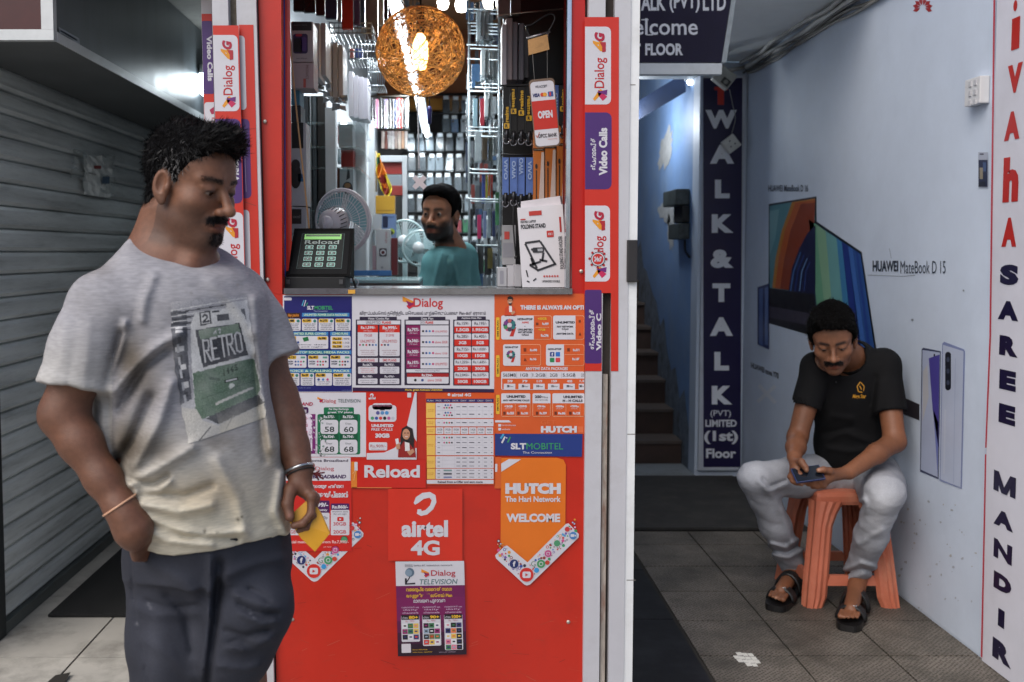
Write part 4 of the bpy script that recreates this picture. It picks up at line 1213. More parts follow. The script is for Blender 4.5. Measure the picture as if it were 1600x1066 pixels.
# ------------------------------------------------------------------ sticker strips on the pillars
def four_g(b, x0, y0, x1, y1, ur=1, L=1, cut=0.0, face=1):
 """white panel with upright lettering that reads upwards"""
 w, h = x1 - x0, y1 - y0
 b.rrect(x0, y0, x1, y1, 8, PW, L, (0, 1, 1, 0) if face > 0 else (1, 0, 0, 1))
 red = (186, 36, 40)
 X = lambda u: x0 + u * w
 Y = lambda v: y0 + v * h
 b.text('4', X(0.30), Y(0.18), X(0.80), Y(0.32), (226, 150, 40), L + 1, 0.06, 0.25, rot='up'); b.text('G', X(0.36), Y(0.07), X(0.76), Y(0.19), (176, 30, 60), L + 2, 0.06, 0.25, rot='up')
 b.poly([(X(0.56), Y(0.2)), (X(0.8), Y(0.2)), (X(0.8), Y(0.32)), (X(0.66), Y(0.33)), (X(0.66), Y(0.26))], (176, 40, 50), L + 2)
 b.text('Dialog', X(0.36), Y(0.40), X(0.86), Y(0.79), red, L + 1, 0.012, rot='up')
 b.poly([(X(0.3), Y(0.93)), (X(0.58), Y(0.8)), (X(0.72), Y(0.83)), (X(0.38), Y(0.955))], (226, 150, 40), L + 1)
 b.poly([(X(0.5), Y(0.81)), (X(0.86), Y(0.9)), (X(0.68), Y(0.955)), (X(0.5), Y(0.88))], (196, 40, 90), L + 1); b.poly([(X(0.44), Y(0.84)), (X(0.86), Y(0.81)), (X(0.84), Y(0.88))], (110, 40, 120), L + 2)
def video(b, x0, y0, x1, y1, L=1, lines=True, tx=None):
 w, h = x1 - x0, y1 - y0
 b.rrect(x0, y0, x1, y1, 9, (76, 42, 112), L, (0, 1, 1, 0))
 if tx: b.text(*tx)
 elif lines:
  b.text('സුුස ബീදිලි', x0, y0, x0, y0, PW, L + 1) if False else None
  b.text('ഇ്പഹൈപീള്', x0 + w * 0.2, y0 + h * 0.34, x0 + w * 0.46, y1 - h * 0.25, PW, L + 1, 0.03, rot='up')
  b.text('Video Calls', x0 + w * 0.52, y0 + h * 0.2, x0 + w * 0.84, y0 + h * 0.82, PW, L + 1, 0.045, rot='up')
def strips():
 red = (204, 48, 32)
 # right strip
 b = Board(lambda x, y: P(x, y, YF - 0.018), (0, -1, 0), 0.0012)
 b.poly([(913.5, 27), (967, 27), (966, 580), (954.5, 580), (954.5, 458), (940, 458), (940, 580), (913.5, 580)], red, 0)
 four_g(b, 914, 42, 954.5, 163.5)
 video(b, 914, 176, 955.5, 296)
 four_g(b, 914, 321.5, 953, 440)
 b.circ(934, 405, 12, PW, 4); b.circ(934, 405, 11.3, (50, 50, 56), 5, n=20); b.circ(934, 405, 10.2, PW, 6, n=20); b.circ(934, 405, 8.5, (200, 50, 44), 7, n=20); b.text('24x7', 928, 401, 940, 409, PW, 8, 0.05)
 for k in range(8): b.circ(934 + 13 * math.cos(k * 0.8), 405 + 13 * math.sin(k * 0.8), 2.2, (180, 40, 40), 4, n=6)
 b.rrect(913.8, 453, 939.8, 568, 3, (76, 42, 112), 1); b.text('ഇ്പഹൈപീള്', 920, 484, 931, 546, PW, 2, 0.03, rot='up'); b.text('Video C', 931.5, 490, 939.5, 548, PW, 2, 0.04, rot='up')
 poster('sticker_strip', 'red sticker strip down the right pillar with white 4G panels', 'sticker', b)
 # left strips
 b = Board(lambda x, y: P(lean(x, y), y, YF - 0.035), (0, -1, 0), 0.0012)
 b.rect(331.5, 40, 356, 480, red, 0)
 b.fm = lambda x, y: P(lean(x, y) , y, YF - 0.036)
 b.rect(331.5, 40, 372, 480, red, 0)
 four_g(b, 331.5, 55, 370, 174)
 b.rrect(331.5, 186, 371, 318, 9, (76, 42, 112), 1, (0, 1, 1, 0)); b.text('Video Calls', 355, 208, 366.5, 285, PW, 2, 0.045, rot='up')
 four_g(b, 331.5, 332, 371, 455)
 poster('sticker_strip', 'red sticker strip on the left pillar\'s front fold with Video Calls lettering', 'sticker', b)
 b = Board(lambda x, y: P(lean(x, y), y, YF - 0.02), (0, -1, 0), 0.0012)
 b.rect(372.5, 39, 395, 480, red, 0); b.rrect(372.5, 56, 381, 172, 6, PW, 1, (0, 1, 1, 0)); b.rrect(372.5, 186, 385, 310, 7, (76, 42, 112), 1, (0, 1, 1, 0)); b.rrect(372.5, 328, 381, 455, 6, PW, 1, (0, 1, 1, 0))
 b.line([(376, 205), (377, 300)], 0.9, (170, 150, 186), 2); b.line([(372.5, 203), (395, 201)], 0.7, (150, 36, 26), 1); b.line([(373, 315), (392, 322)], 0.8, (140, 60, 50), 2)
 poster('sticker_strip', 'plain red sticker strip nearest the red door jamb on the left', 'sticker', b)
 b = Board(lambda x, y: P(lean(x, y), y, YF + 0.17), (0, -1, 0), 0.0012)
 b.rect(314.5, 22, 330.4, 480, red, 0); b.rrect(314.5, 33, 330.4, 147, 2, (76, 42, 112), 1); b.text('Video Calls', 321.5, 56, 330, 127, PW, 2, 0.04, rot='down')
 b.rrect(315, 160, 330.4, 280, 5, PW, 1, (1, 0, 0, 1)); b.text('Dialog', 325, 184, 330.4, 222, (186, 36, 40), 2, rot='down'); b.poly([(323, 172), (330, 167), (330, 178), (326, 179)], (170, 40, 80), 2)
 poster('sticker_strip', 'narrow red and purple sticker strip on the pillar\'s far side, beside the wall lamp', 'sticker', b)
strips()
# ================================================================== inside the shop
def tube_lights():
 z, x0, x1 = 2.5, -0.235, -0.19
 ys = [(3.95, 5.15), (5.35, 6.55), (6.8, 9.2)]
 for k, (a, b) in enumerate(ys):
  xa = x0 + (x1 - x0) * (a - 4) / 5.3
  xb = x0 + (x1 - x0) * (b - 4) / 5.3
  o = empty('tube_light', Vector((xa, a, z)), ('bright fluorescent tube nearest the window, behind the wicker globe', 'bright fluorescent tube in the middle of the row', 'bright fluorescent tube farthest inside, over the phone cases')[k], 'light', 'fluorescent tubes on the shop ceiling')
  m = MB(); m.tube([(xa, a, z), (xb, b, z)], 0.017, EMIT((232, 245, 255), 10), n=10); m.build('tube', o)
  m = MB(); m.box(min(xa, xb) - 0.025, max(xa, xb) + 0.025, a - 0.03, b + 0.03, z + 0.022, z + 0.055, M((200, 204, 206), rough=0.4)); m.build('fitting', o)
  m = MB()
  for y in (a + 0.1, b - 0.1): m.tube([(xa, y, z + 0.05), (xa, y, 3.5)], 0.004, M((60, 60, 60)), n=5)
  m.build('hanger', o)
  l = bpy.data.lights.new('tube_glow', 'AREA'); l.shape = 'RECTANGLE'; l.size = 0.08; l.size_y = b - a; l.energy = 10 * (b - a); l.color = (0.9, 0.97, 1.0)
  lo = bpy.data.objects.new('tube_glow', l); COL.objects.link(lo); lo.location = ((xa + xb) / 2, (a + b) / 2, z - 0.03)
 # slim glowing rod standing in for a tube's reflection in the left cabinet glass
 a, b = P(537, 194, 4.6), P(566, 231, 5.35)
 o = empty('tube_reflection', a, 'slim glowing rod imitating a tube reflection in the left glass cabinet', 'light')
 m = MB(); m.tube([a, b], 0.014, EMIT((232, 245, 255), 7), n=8); m.build('tube', o)
 for px, py, Y in ((692, 2, 7), (721, 5, 6.5), (766, -2, 5.5)):
  p = P(px, py, Y)
  o = empty('bulb_lamp', p, {692: 'small round bulb above and right of the wicker globe', 721: 'small bulb on a wire in front of the brown upper wall', 766: 'white round bulb at the top near the hanging grey cases'}[px], 'light', 'small bulbs high in the shop')
  m = MB(); m.lathe([(0, -0.06), (0.03, -0.05), (0.042, -0.015), (0.03, 0.03), (0.016, 0.05)], EMIT((255, 246, 230), 8), n=14, T=Matrix.Translation(p)); m.build('bulb', o)
  m = MB(); m.tube([p + Vector((0, 0, 0.05)), p + Vector((0, 0, 0.1)), (p.x, p.y, 3.5)], [0.018, 0.018, 0.004], M((60, 56, 50)), n=8); m.build('flex', o)
tube_lights()
def wicker_globe():
 c = P(657, 81, 3.55); r = 0.158
 root = empty('pendant_lamp', c, 'round woven wicker pendant lamp glowing amber in the window', 'lamp')
 m = MB()
 rnd = random.Random(21)
 cane = M((236, 188, 116), rough=0.5, var=0.3, scale=30)
 for k in range(120):
  ax = Vector((rnd.gauss(0, 1), rnd.gauss(0, 1), rnd.gauss(0, 1))).normalized()
  a = ax.orthogonal().normalized(); b = ax.cross(a)
  tilt = rnd.uniform(-0.75, 0.75)
  rr = r * rnd.uniform(0.965, 1.0)
  n = 22
  ph = rnd.uniform(0, 6.28); span = rnd.uniform(3.2, 6.28)
  pts = []
  for i in range(n + 1):
   t = ph + span * i / n
   ti = tilt + 0.1 * math.sin(3 * t + k)
   pts.append(c + (ax * math.sin(ti) + (a * math.cos(t) + b * math.sin(t)) * math.cos(ti)) * rr)
  m.tube(pts, rnd.uniform(0.0009, 0.0016), cane, n=4, cap=False)
 m.build('shade', root)
 m = MB()
 T = Matrix.Translation(c + Vector((0.0, 0, 0)))
 m.lathe([(0, -0.065), (0.018, -0.06), (0.027, -0.02), (0.026, 0.03), (0.013, 0.06)], EMIT((255, 208, 136), 5), n=16, T=T)
 m.build('bulb', root)
 m = MB(); m.tube([c + Vector((0, 0, 0.062)), c + Vector((0, 0, 0.16))], 0.014, M((60, 50, 40)), n=10); m.tube([c + Vector((0, 0, 0.16)), (c.x, c.y, 3.5)], 0.004, M((40, 36, 32)), n=6); m.build('flex', root)
 m = MB()
 for dx in (-0.05, 0.0, 0.05):
  m.tube([c + Vector((dx, 0, math.sqrt(r * r - dx * dx))), c + Vector((dx * 1.5, 0.01, r + 0.03)), c + Vector((dx * 0.4, 0, r + 0.07)), c + Vector((0, 0, r + 0.12))], 0.003, M((120, 84, 44)), n=5)
 m.build('bracket', root)
 l = bpy.data.lights.new('globe_glow', 'POINT'); l.energy = 6.0; l.color = (1.0, 0.77, 0.45); l.shadow_soft_size = 0.03
 lo = bpy.data.objects.new('globe_glow', l); COL.objects.link(lo); lo.location = c
 # crystal string with a charm
 o = empty('keychain', P(655, 200, 3.3), 'beaded crystal string with a pale cross-shaped charm hanging in the window', 'keychain')
 m = MB()
 bead = M((200, 200, 206), rough=0.15, var=0.2, scale=200, metal=0.4)
 pts = [P(652.5 + 2.5 * k / 40, 148 + 117 * k / 40, 3.3) for k in range(41)]
 m.tube(pts, [0.0042 if k % 2 else 0.0022 for k in range(41)], bead, n=6); m.build('string', o)
 m = MB()
 p0 = P(656, 268, 3.3)
 ring = [p0 + Vector((0.008 * math.cos(t), 0, 0.008 * math.sin(t) - 0.006)) for t in [k * math.pi / 6 for k in range(13)]]
 m.tube(ring, 0.0016, M((60, 60, 64), rough=0.3, metal=0.8), n=5); m.build('ring', o)
 m = MB()
 q = P(655.5, 285, 3.3)
 pts = []
 for k in range(4):
  t = R(45 + 90 * k)
  for s in (-1, 1):
   d = Vector((math.cos(t), 0, math.sin(t))); nn = Vector((-math.sin(t), 0, math.cos(t)))
   pts.append(q + d * 0.026 + nn * s * 0.0075)
  t2 = R(90 + 90 * k)
  pts.append(q + Vector((math.cos(t2), 0, math.sin(t2))) * 0.012)
 m.prism(pts, (0, 0.004, 0), M((208, 196, 200), rough=0.4, var=0.05)); m.build('charm', o)
 # small dark key fob behind
 o = empty('key_fob', P(671, 185, 4.2), 'dark blue key fob dangling right of the crystal string', 'key fob')
 m = MB(); m.tube([P(671, 140, 4.2), P(671, 165, 4.2)], 0.002, M((30, 30, 30)), n=5); m.build('cord', o)
 m = MB(); m.tube([P(671, 166, 4.2), P(671, 172, 4.2), P(671, 192, 4.2), P(671, 195, 4.2)], [0.006, 0.011, 0.009, 0.004], M((44, 44, 110), rough=0.3)); m.build('tag', o)
wicker_globe()
# ------------------------------------------------------------------ far wall of packaged cases
def case_wall():
 kinds = [((34, 36, 40), 'black'), ((64, 70, 76), 'smoky grey'), ((112, 122, 130), 'clear'), ((150, 158, 164), 'silver'), ((70, 104, 140), 'steel blue'), ((150, 40, 46), 'red'), ((40, 120, 70), 'green'), ((150, 160, 60), 'lime')]
 protos = {}
 w, h = 0.083, 0.155
 Y = 9.30
 gl = M((150, 162, 170), rough=0.1, var=0.2, scale=40, spec=0.8, alpha=0.16)
 def make(k):
  c, nm = kinds[k]
  root = empty('phone_case', Vector((0, Y, 0)), nm, 'phone case', 'packaged phone cases on the far wall')
  m = MB()
  m.box(-w * 0.40, w * 0.40, Y, Y + 0.014, -h * 0.52, h * 0.26, M(c, rough=0.22, var=0.25, scale=18), bev=0.006)
  m.box(-w * 0.30, -w * 0.02, Y - 0.003, Y - 0.0002, h * 0.06, h * 0.2, M(tuple(int(v * 0.4) for v in c), rough=0.3))
  m.build('case', root)
  m = MB()
  m.poly([(-w * 0.46, Y - 0.006, -h * 0.57), (w * 0.46, Y - 0.006, -h * 0.57), (w * 0.44, Y - 0.004, h * 0.32), (-w * 0.44, Y - 0.007, h * 0.32)], gl)
  m.build('sleeve', root)
  m = MB()
  m.box(-w * 0.28, w * 0.28, Y - 0.009, Y - 0.0075, h * 0.26, h * 0.47, M((206, 212, 216), rough=0.4, var=0.1))
  m.build('hanger_card', root)
  return root
 rows = [(164, 690, 780), (193, 690, 780), (222, 636, 780), (253, 636, 780), (284, 636, 780), (317, 636, 780), (350, 636, 780), (382, 690, 780), (412, 720, 780), (440, 720, 780)]
 spec = {(6, 3): 7, (6, 2): 6, (6, 5): 5, (6, 6): 6, (1, 1): 4, (8, 2): 6}
 rnd = random.Random(14)
 names = ('top', 'second', 'third', 'fourth', 'fifth', 'sixth', 'seventh', 'eighth', 'ninth', 'lowest')
 for r, (py, xa, xb) in enumerate(rows):
  x = xa; k = 0
  while x < xb:
   kk = spec.get((r, k), rnd.choice([0, 0, 1, 1, 2, 2, 2, 3]))
   if kk not in protos:
    protos[kk] = (make(kk), True)
   root, first = protos[kk]
   if first:
    o = root; protos[kk] = (root, False)
   else:
    o = copy_tree(root, tree_of(root))
   p = P(x + 7, py, Y)
   o.location = (p.x + rnd.uniform(-0.006, 0.006), Y - rnd.choice([0, 0.03, 0.06]), p.z)
   o.rotation_euler = (rnd.uniform(-0.1, 0.05), rnd.uniform(-0.05, 0.05), rnd.uniform(-0.2, 0.2))
   o['label'] = '%s phone case in clear packaging, %s row of the far wall' % (kinds[kk][1], names[r])
   x += 14.4 + rnd.uniform(-0.6, 1.2); k += 1
 # coloured cases hanging on the left end of the far wall
 def slim(px, py0, py1, w_, c, lab, Yc, cat='phone case', grp='slim cases seen edge-on', d=0.05):
  a, b = P(px, py1, Yc), P(px + w_, py0, Yc)
  m = MB(); m.box(a.x, b.x, Yc, Yc + d, a.z, b.z, M(c, rough=0.25, var=0.15, scale=12), bev=min(0.004, (b.x - a.x) * 0.2))
  o = m.build('slim_case'); tag(o, lab, cat, grp); return o
 cols = [((24, 24, 28), 'black'), ((60, 50, 60), 'plum'), ((196, 110, 140), 'pink'), ((28, 28, 32), 'black'), ((44, 44, 50), 'charcoal'), ((150, 130, 180), 'lilac'), ((24, 22, 26), 'black'), ((30, 30, 36), 'black'), ((50, 60, 96), 'navy'), ((206, 80, 90), 'coral'), ((190, 60, 50), 'red'), ((30, 32, 36), 'black'), ((170, 176, 180), 'pale grey')]
 for k, (c, nm) in enumerate(cols):
  slim(578 + k * 4.7, 153 + (k % 3), 200, 3.6, c, '%s slim case hanging edge-on below the yellow beam, %s' % (nm, 'beside the coral one' if k in (8, 10) else ('at the left end' if k < 3 else 'in the middle of the row' if k < 8 else 'at the right end')), 6.2)
 for k in range(8):
  c = [(176, 160, 150), (110, 60, 48), (190, 186, 184), (200, 196, 194), (170, 150, 140), (206, 190, 176), (200, 160, 130), (196, 190, 186)][k]
  slim(596 + k * 5.2, 205, 232 + (k % 2), 4.4, c, 'pale boxed case below the black slim cases' , 6.3, 'phone case', 'pale boxed cases left of the tube light', 0.02)
 m = MB()
 a = P(560, 152, 6.15)
 m.tube([P(574, 151, 6.2), P(640, 151, 6.2)], 0.006, M((60, 56, 50), metal=0.6)); m.tube([P(590, 203, 6.25), P(640, 203, 6.25)], 0.006, M((60, 56, 50), metal=0.6))
 tag(m.build('hanging_rail'), 'thin dark rails carrying the slim coloured cases', 'rail')
 m = MB()
 for py in (148, 178, 208, 238, 268, 300, 333, 366, 397, 427): m.tube([P(628, py - 0.5, 9.34), P(784, py - 0.5, 9.34)], 0.012, M((24, 24, 26), rough=0.6), n=6)
 tag(m.build('peg_rail'), 'dark peg rails across the far wall behind the packaged cases', 'rail')
case_wall()
# ------------------------------------------------------------------ left side of the shop
def boxed(name, x0, y0, x1, y1, Y, d, col, lab, cat='box', grp=None, art=None, rough=0.4, bev=0.0015, side=None):
 """a carton with its printed front at depth Y"""
 a, b = P(x0, y1, Y), P(x1, y0, Y)
 m = MB(); m.box(a.x, b.x, Y, Y + d, a.z, b.z, M(col, rough=rough, var=0.06, scale=9, gain=0.72), bev=bev)
 o = m.build(name); tag(o, lab, cat, grp)
 if art:
  q = Board(lambda x, y: P(x, y, Y), (0, -1, 0), 0.0006)
  art(q)
  q.build('printed_front', o)
 return o
def left_side():
 W2 = (206, 204, 208)
 # printed cartons by the window edge
 def a1(q):
  q.rect(456, 34, 487, 48, (46, 46, 52), 0); q.text('power bank', 459, 38, 480, 41, (120, 120, 124), 1)
  q.rrect(458, 53, 481, 84, 4, (60, 40, 90), 0); q.rrect(459, 60, 472, 82, 3, (34, 32, 40), 1); q.rrect(462, 53.5, 472, 57, 1, (200, 60, 80), 1); q.rrect(470, 58, 479, 80, 3, (92, 60, 130), 1); q.text('wireless', 463, 90, 480, 92.5, (90, 80, 90), 1)
 boxed('product_box', 455, 34, 489, 97, 3.30, 0.11, (206, 192, 196), 'pale pink product box with a purple speaker picture, upper left of the window', art=a1)
 def a2(q):
  q.text('PRODUCT', 478, 102, 482, 124, (120, 80, 84), 1, rot='down'); q.rect(474, 123, 478, 137, (190, 90, 80), 0)
 boxed('product_box', 455, 98, 490, 138, 3.30, 0.11, (204, 180, 182), 'plain pink product box below the purple speaker picture', art=a2)
 def a3(q):
  q.rect(456, 192, 474, 232, (28, 26, 28), 0); q.circ(462, 275, 9, (34, 30, 32), 1, 20); q.circ(462, 258, 7, (44, 40, 42), 2, 9); q.rect(466, 272, 474, 284, (60, 110, 150), 1); q.circ(470, 277, 2, (20, 30, 60), 2)
 boxed('headphone_box', 455, 192, 478, 322, 3.34, 0.10, (200, 196, 200), 'white headphone box with a black headset picture behind the blue film', art=a3)
 def a4(q): q.rect(456, 327, 471, 350, (40, 32, 30), 0); q.text('sound', 458, 336, 469, 341, (150, 140, 136), 1)
 boxed('product_box', 455, 323.5, 478, 366, 3.34, 0.1, (186, 182, 186), 'white and black carton under the headphone box', art=a4)
 boxed('product_box', 455, 139, 468, 164, 3.34, 0.1, (70, 130, 160), 'teal carton under the pink product boxes')
 boxed('product_box', 455, 165, 470, 191, 3.34, 0.1, (40, 44, 56), 'dark carton above the headphone box')
 # thin white boxes on hooks, seen edge-on
 sl = [(492, 36, 121, 3.45), (502, 36, 118, 3.5), (511, 66, 152, 3.7), (520, 66, 152, 3.72), (529, 70, 152, 3.74), (545, 112, 182, 4.3), (553, 118, 184, 4.32), (561, 120, 186, 4.34), (568, 122, 186, 4.36)]
 for k, (x, y0, y1, Y) in enumerate(sl):
  boxed('glass_pack', x, y0, x + 6.6, y1, Y, 0.16, (204 - k, 202 - k, 206), 'thin white screen glass pack seen edge-on, %s' % ('front pair by the pink boxes', 'front pair by the pink boxes', 'middle trio', 'middle trio', 'middle trio', 'rear four by the wicker globe', 'rear four by the wicker globe', 'rear four by the wicker globe', 'rear four by the wicker globe')[k], 'screen glass', 'thin white packs hanging on the left hooks')
 m = MB()
 foil = M((176, 178, 180), rough=0.2, var=0.4, scale=60, metal=0.5)
 rnd = random.Random(2)
 for k in range(26):
  x, y = rnd.uniform(494, 536), rnd.uniform(120, 172)
  if y > 128 + (x - 494) * 1.1 + 10 or y < 118 + (x - 494) * 0.75: continue
  p = P(x, y, 3.6)
  m.poly([p + Vector((rnd.uniform(-0.02, 0), rnd.uniform(-0.01, 0.03), rnd.uniform(-0.012, 0))), p + Vector((rnd.uniform(0, 0.02), rnd.uniform(-0.02, 0.03), rnd.uniform(-0.012, 0.0))), p + Vector((rnd.uniform(0, 0.02), rnd.uniform(-0.02, 0.03), rnd.uniform(0.0, 0.016))), p + Vector((-0.012, 0, 0.012))], foil)
 tag(m.build('foil_wrapper'), 'crumpled silver wrappers under the thin white packs', 'wrapper')
 # cases hanging across the top left
 top = [(458, 474, -30, 18, (40, 36, 40), 'black'), (474, 492, -30, 20, (36, 36, 40), 'charcoal'), (508, 526, -30, 30, (52, 64, 92), 'navy'), (534, 551, -30, 46, (196, 64, 54), 'red'), (553, 562, -30, 40, (96, 84, 120), 'violet'), (563, 570, -30, 42, (70, 90, 116), 'slate blue'), (571, 590, -30, 62, (126, 120, 122), 'grey'), (592, 599, -20, 40, (186, 190, 194), 'pale'), (493, 507, -30, 24, (60, 34, 34), 'maroon'), (527, 533, -30, 34, (150, 150, 156), 'clear grey'), (600, 606, -20, 30, (40, 42, 46), 'black rear')]
 for x0, x1, y0, y1, c, nm in top:
  boxed('phone_case', x0, y0, x1, y1, 3.62 if x0 < 560 else 3.85, 0.02, c, '%s phone case hanging in the top left of the window' % nm, 'phone case', 'phone cases hung across the top left', rough=0.22, bev=0.004)
 # wire baskets
 def basket(x0, y0, x1, y1, Y, lab):
  m = MB()
  wm = M((150, 156, 160), rough=0.3, metal=0.7, var=0.1)
  a, b = P(x0, y1, Y), P(x1, y0, Y)
  for z in (a.z, (a.z + b.z) / 2, b.z):
   m.tube([(a.x, Y + 0.2, z), (a.x, Y, z), (b.x, Y, z), (b.x, Y + 0.2, z)], 0.0028, wm, n=5)
  n = 9
  for k in range(n + 1):
   x = a.x + (b.x - a.x) * k / n
   m.tube([(x, Y, b.z), (x, Y, a.z), (x, Y + 0.2, a.z)], 0.0018, wm, n=5)
  o = m.build('wire_basket'); tag(o, lab, 'basket'); return o
 basket(515, 36, 580, 52, 3.66, 'wire basket carrying the hanging cases, top left')
 basket(545, 70, 590, 92, 4.0, 'small wire basket of coloured cards beside the wicker globe')
 basket(575, 92, 600, 134, 4.4, 'deep wire basket half behind the wicker globe')
 for k, c in enumerate(((190, 80, 60), (60, 80, 150), (70, 90, 160), (30, 30, 34))):
  boxed('card_pack', 547 + k * 7, 76, 552.5 + k * 7, 91, 4.05, 0.03, c, ('orange', 'blue', 'bright blue', 'black')[k] + ' card pack standing in the small wire basket', 'card pack', 'card packs in the small basket')
 # cabinet posts, shelves and contents
 root = empty('display_cabinet', P(530, 300, 4.2), 'white framed glass display cabinet along the left wall', 'cabinet')
 wm = M((176, 180, 184), rough=0.4, var=0.06, scale=6)
 def post(x0, x1, y0, y1, Y):
  a, b = P(x0, y1, Y), P(x1, y0, Y)
  m = MB(); m.box(a.x, b.x, Y, Y + 0.05, a.z, b.z, wm, bev=0.003); m.build('post', root)
 post(510, 524, 168, 470, 4.2); post(553, 571, 166, 470, 4.6); post(577, 585, 188, 470, 5.0)
 post(629, 636, 243, 470, 5.4); post(586, 629, 243, 253, 5.41)
 m = MB()
 gl = GLASS((170, 190, 190), 0.25)
 for y in (192, 230, 262, 330):
  a = P(524, y, 4.25); b = P(553, y, 4.6)
  m.box(a.x - 0.12, a.x + 0.10, 4.26, 4.9, a.z - 0.004, a.z + 0.004, gl)
 m.build('glass_shelf', root)
 boxed('product_box', 529, 194, 551, 230, 4.45, 0.18, (190, 194, 198), 'silver carton on the top cabinet shelf')
 boxed('product_box', 533, 234, 552, 262, 4.5, 0.18, (166, 36, 30), 'plain red carton on the middle cabinet shelf')
 def a5(q): q.circ(560 - 17, 294, 8, (50, 54, 60), 1, 10); q.circ(543, 290, 5, (150, 110, 70), 2, 4); q.poly([(543, 265), (546, 266), (547, 278), (541, 282)], (50, 54, 58), 1); q.circ(543, 297, 5, (90, 60, 110), 3, 3)
 boxed('speaker_box', 531, 264, 552, 330, 4.42, 0.15, (184, 190, 196), 'pale carton with a round speaker picture behind the fan', art=a5)
 boxed('product_box', 524.5, 262, 531, 320, 4.44, 0.15, (150, 84, 56), 'slim brown carton beside the round speaker picture')
 boxed('product_box', 590, 254, 628, 272, 5.45, 0.1, (170, 44, 40), 'red carton on the rear cabinet\'s top shelf')
 boxed('product_box', 596, 273, 628, 292, 5.42, 0.1, (140, 150, 158), 'grey carton on the rear cabinet\'s second shelf')
 boxed('product_box', 611, 290, 629, 305, 5.38, 0.1, (150, 50, 46), 'small red carton behind the flag')
 boxed('product_box', 587, 306, 617, 334, 4.9, 0.06, (222, 168, 54), 'mustard yellow carton below the flag', art=lambda q: q.line([(589, 329), (614, 329)], 0.8, (150, 110, 40), 1))
 def a6(q): q.rrect(598, 338, 606, 356, 2, (34, 40, 70), 1); q.circ(611, 362, 6, (170, 186, 60), 1, 5); q.circ(611, 364, 4, (60, 70, 40), 2, 2.5); q.text('smart', 606, 338, 616, 341, (60, 80, 130), 1)
 boxed('watch_box', 597, 335, 618.5, 372, 4.85, 0.06, (124, 150, 196), 'light blue watch carton under the mustard carton', art=a6)
 boxed('product_box', 583, 335, 596.5, 360, 4.9, 0.06, (196, 200, 206), 'white carton left of the blue watch carton')
 def a7(q): q.rrect(592.5, 388, 604.5, 401, 2, (70, 66, 70), 1); q.circ(598.5, 394.5, 4.6, PW, 2); q.circ(598.5, 394.5, 2.8, (90, 30, 34), 3); q.text('wifi camera', 601, 362, 605, 380, (180, 100, 100), 1, rot='up'); q.circ(597, 418, 2, (150, 150, 156), 1)
 boxed('camera_box', 588, 358, 610, 427, 4.55, 0.06, (208, 206, 210), 'tall white carton with a round camera lens picture', art=a7)
 boxed('product_box', 611, 372, 621, 430, 4.6, 0.06, (120, 40, 46), 'slim maroon carton beside the camera carton')
 boxed('product_box', 582, 384, 587.4, 422, 4.56, 0.04, (190, 160, 170), 'narrow pinkish carton left of the camera carton')
 # dark cupboard opening behind the cartons
 m = MB()
 for k, (x0, x1, c) in enumerate(((470, 484, (40, 44, 48)), (484.5, 488, (150, 156, 160)), (488.5, 496, (70, 76, 80)), (496.5, 509, (44, 40, 38)))):
  a, b = P(x0, 470, 4.3), P(x1, 150, 4.3)
  m.box(a.x, b.x, 4.3, 4.34, a.z, b.z, M(c, rough=0.4, var=0.1))
 tag(m.build('cupboard_door'), 'dark grey slatted cupboard door left of the cabinet', 'door')
 # tan cable hanging down the window edge
 m = MB()
 m.tube(smooth_path([P(449, -30, 3.12), P(453, 60, 3.12), P(463, 170, 3.12), P(476, 290, 3.12), P(485, 375, 3.15)]), 0.0028, M((176, 134, 92), rough=0.5), n=6)
 tag(m.build('cable'), 'thin tan cable hanging down the left of the window', 'cable')
left_side()
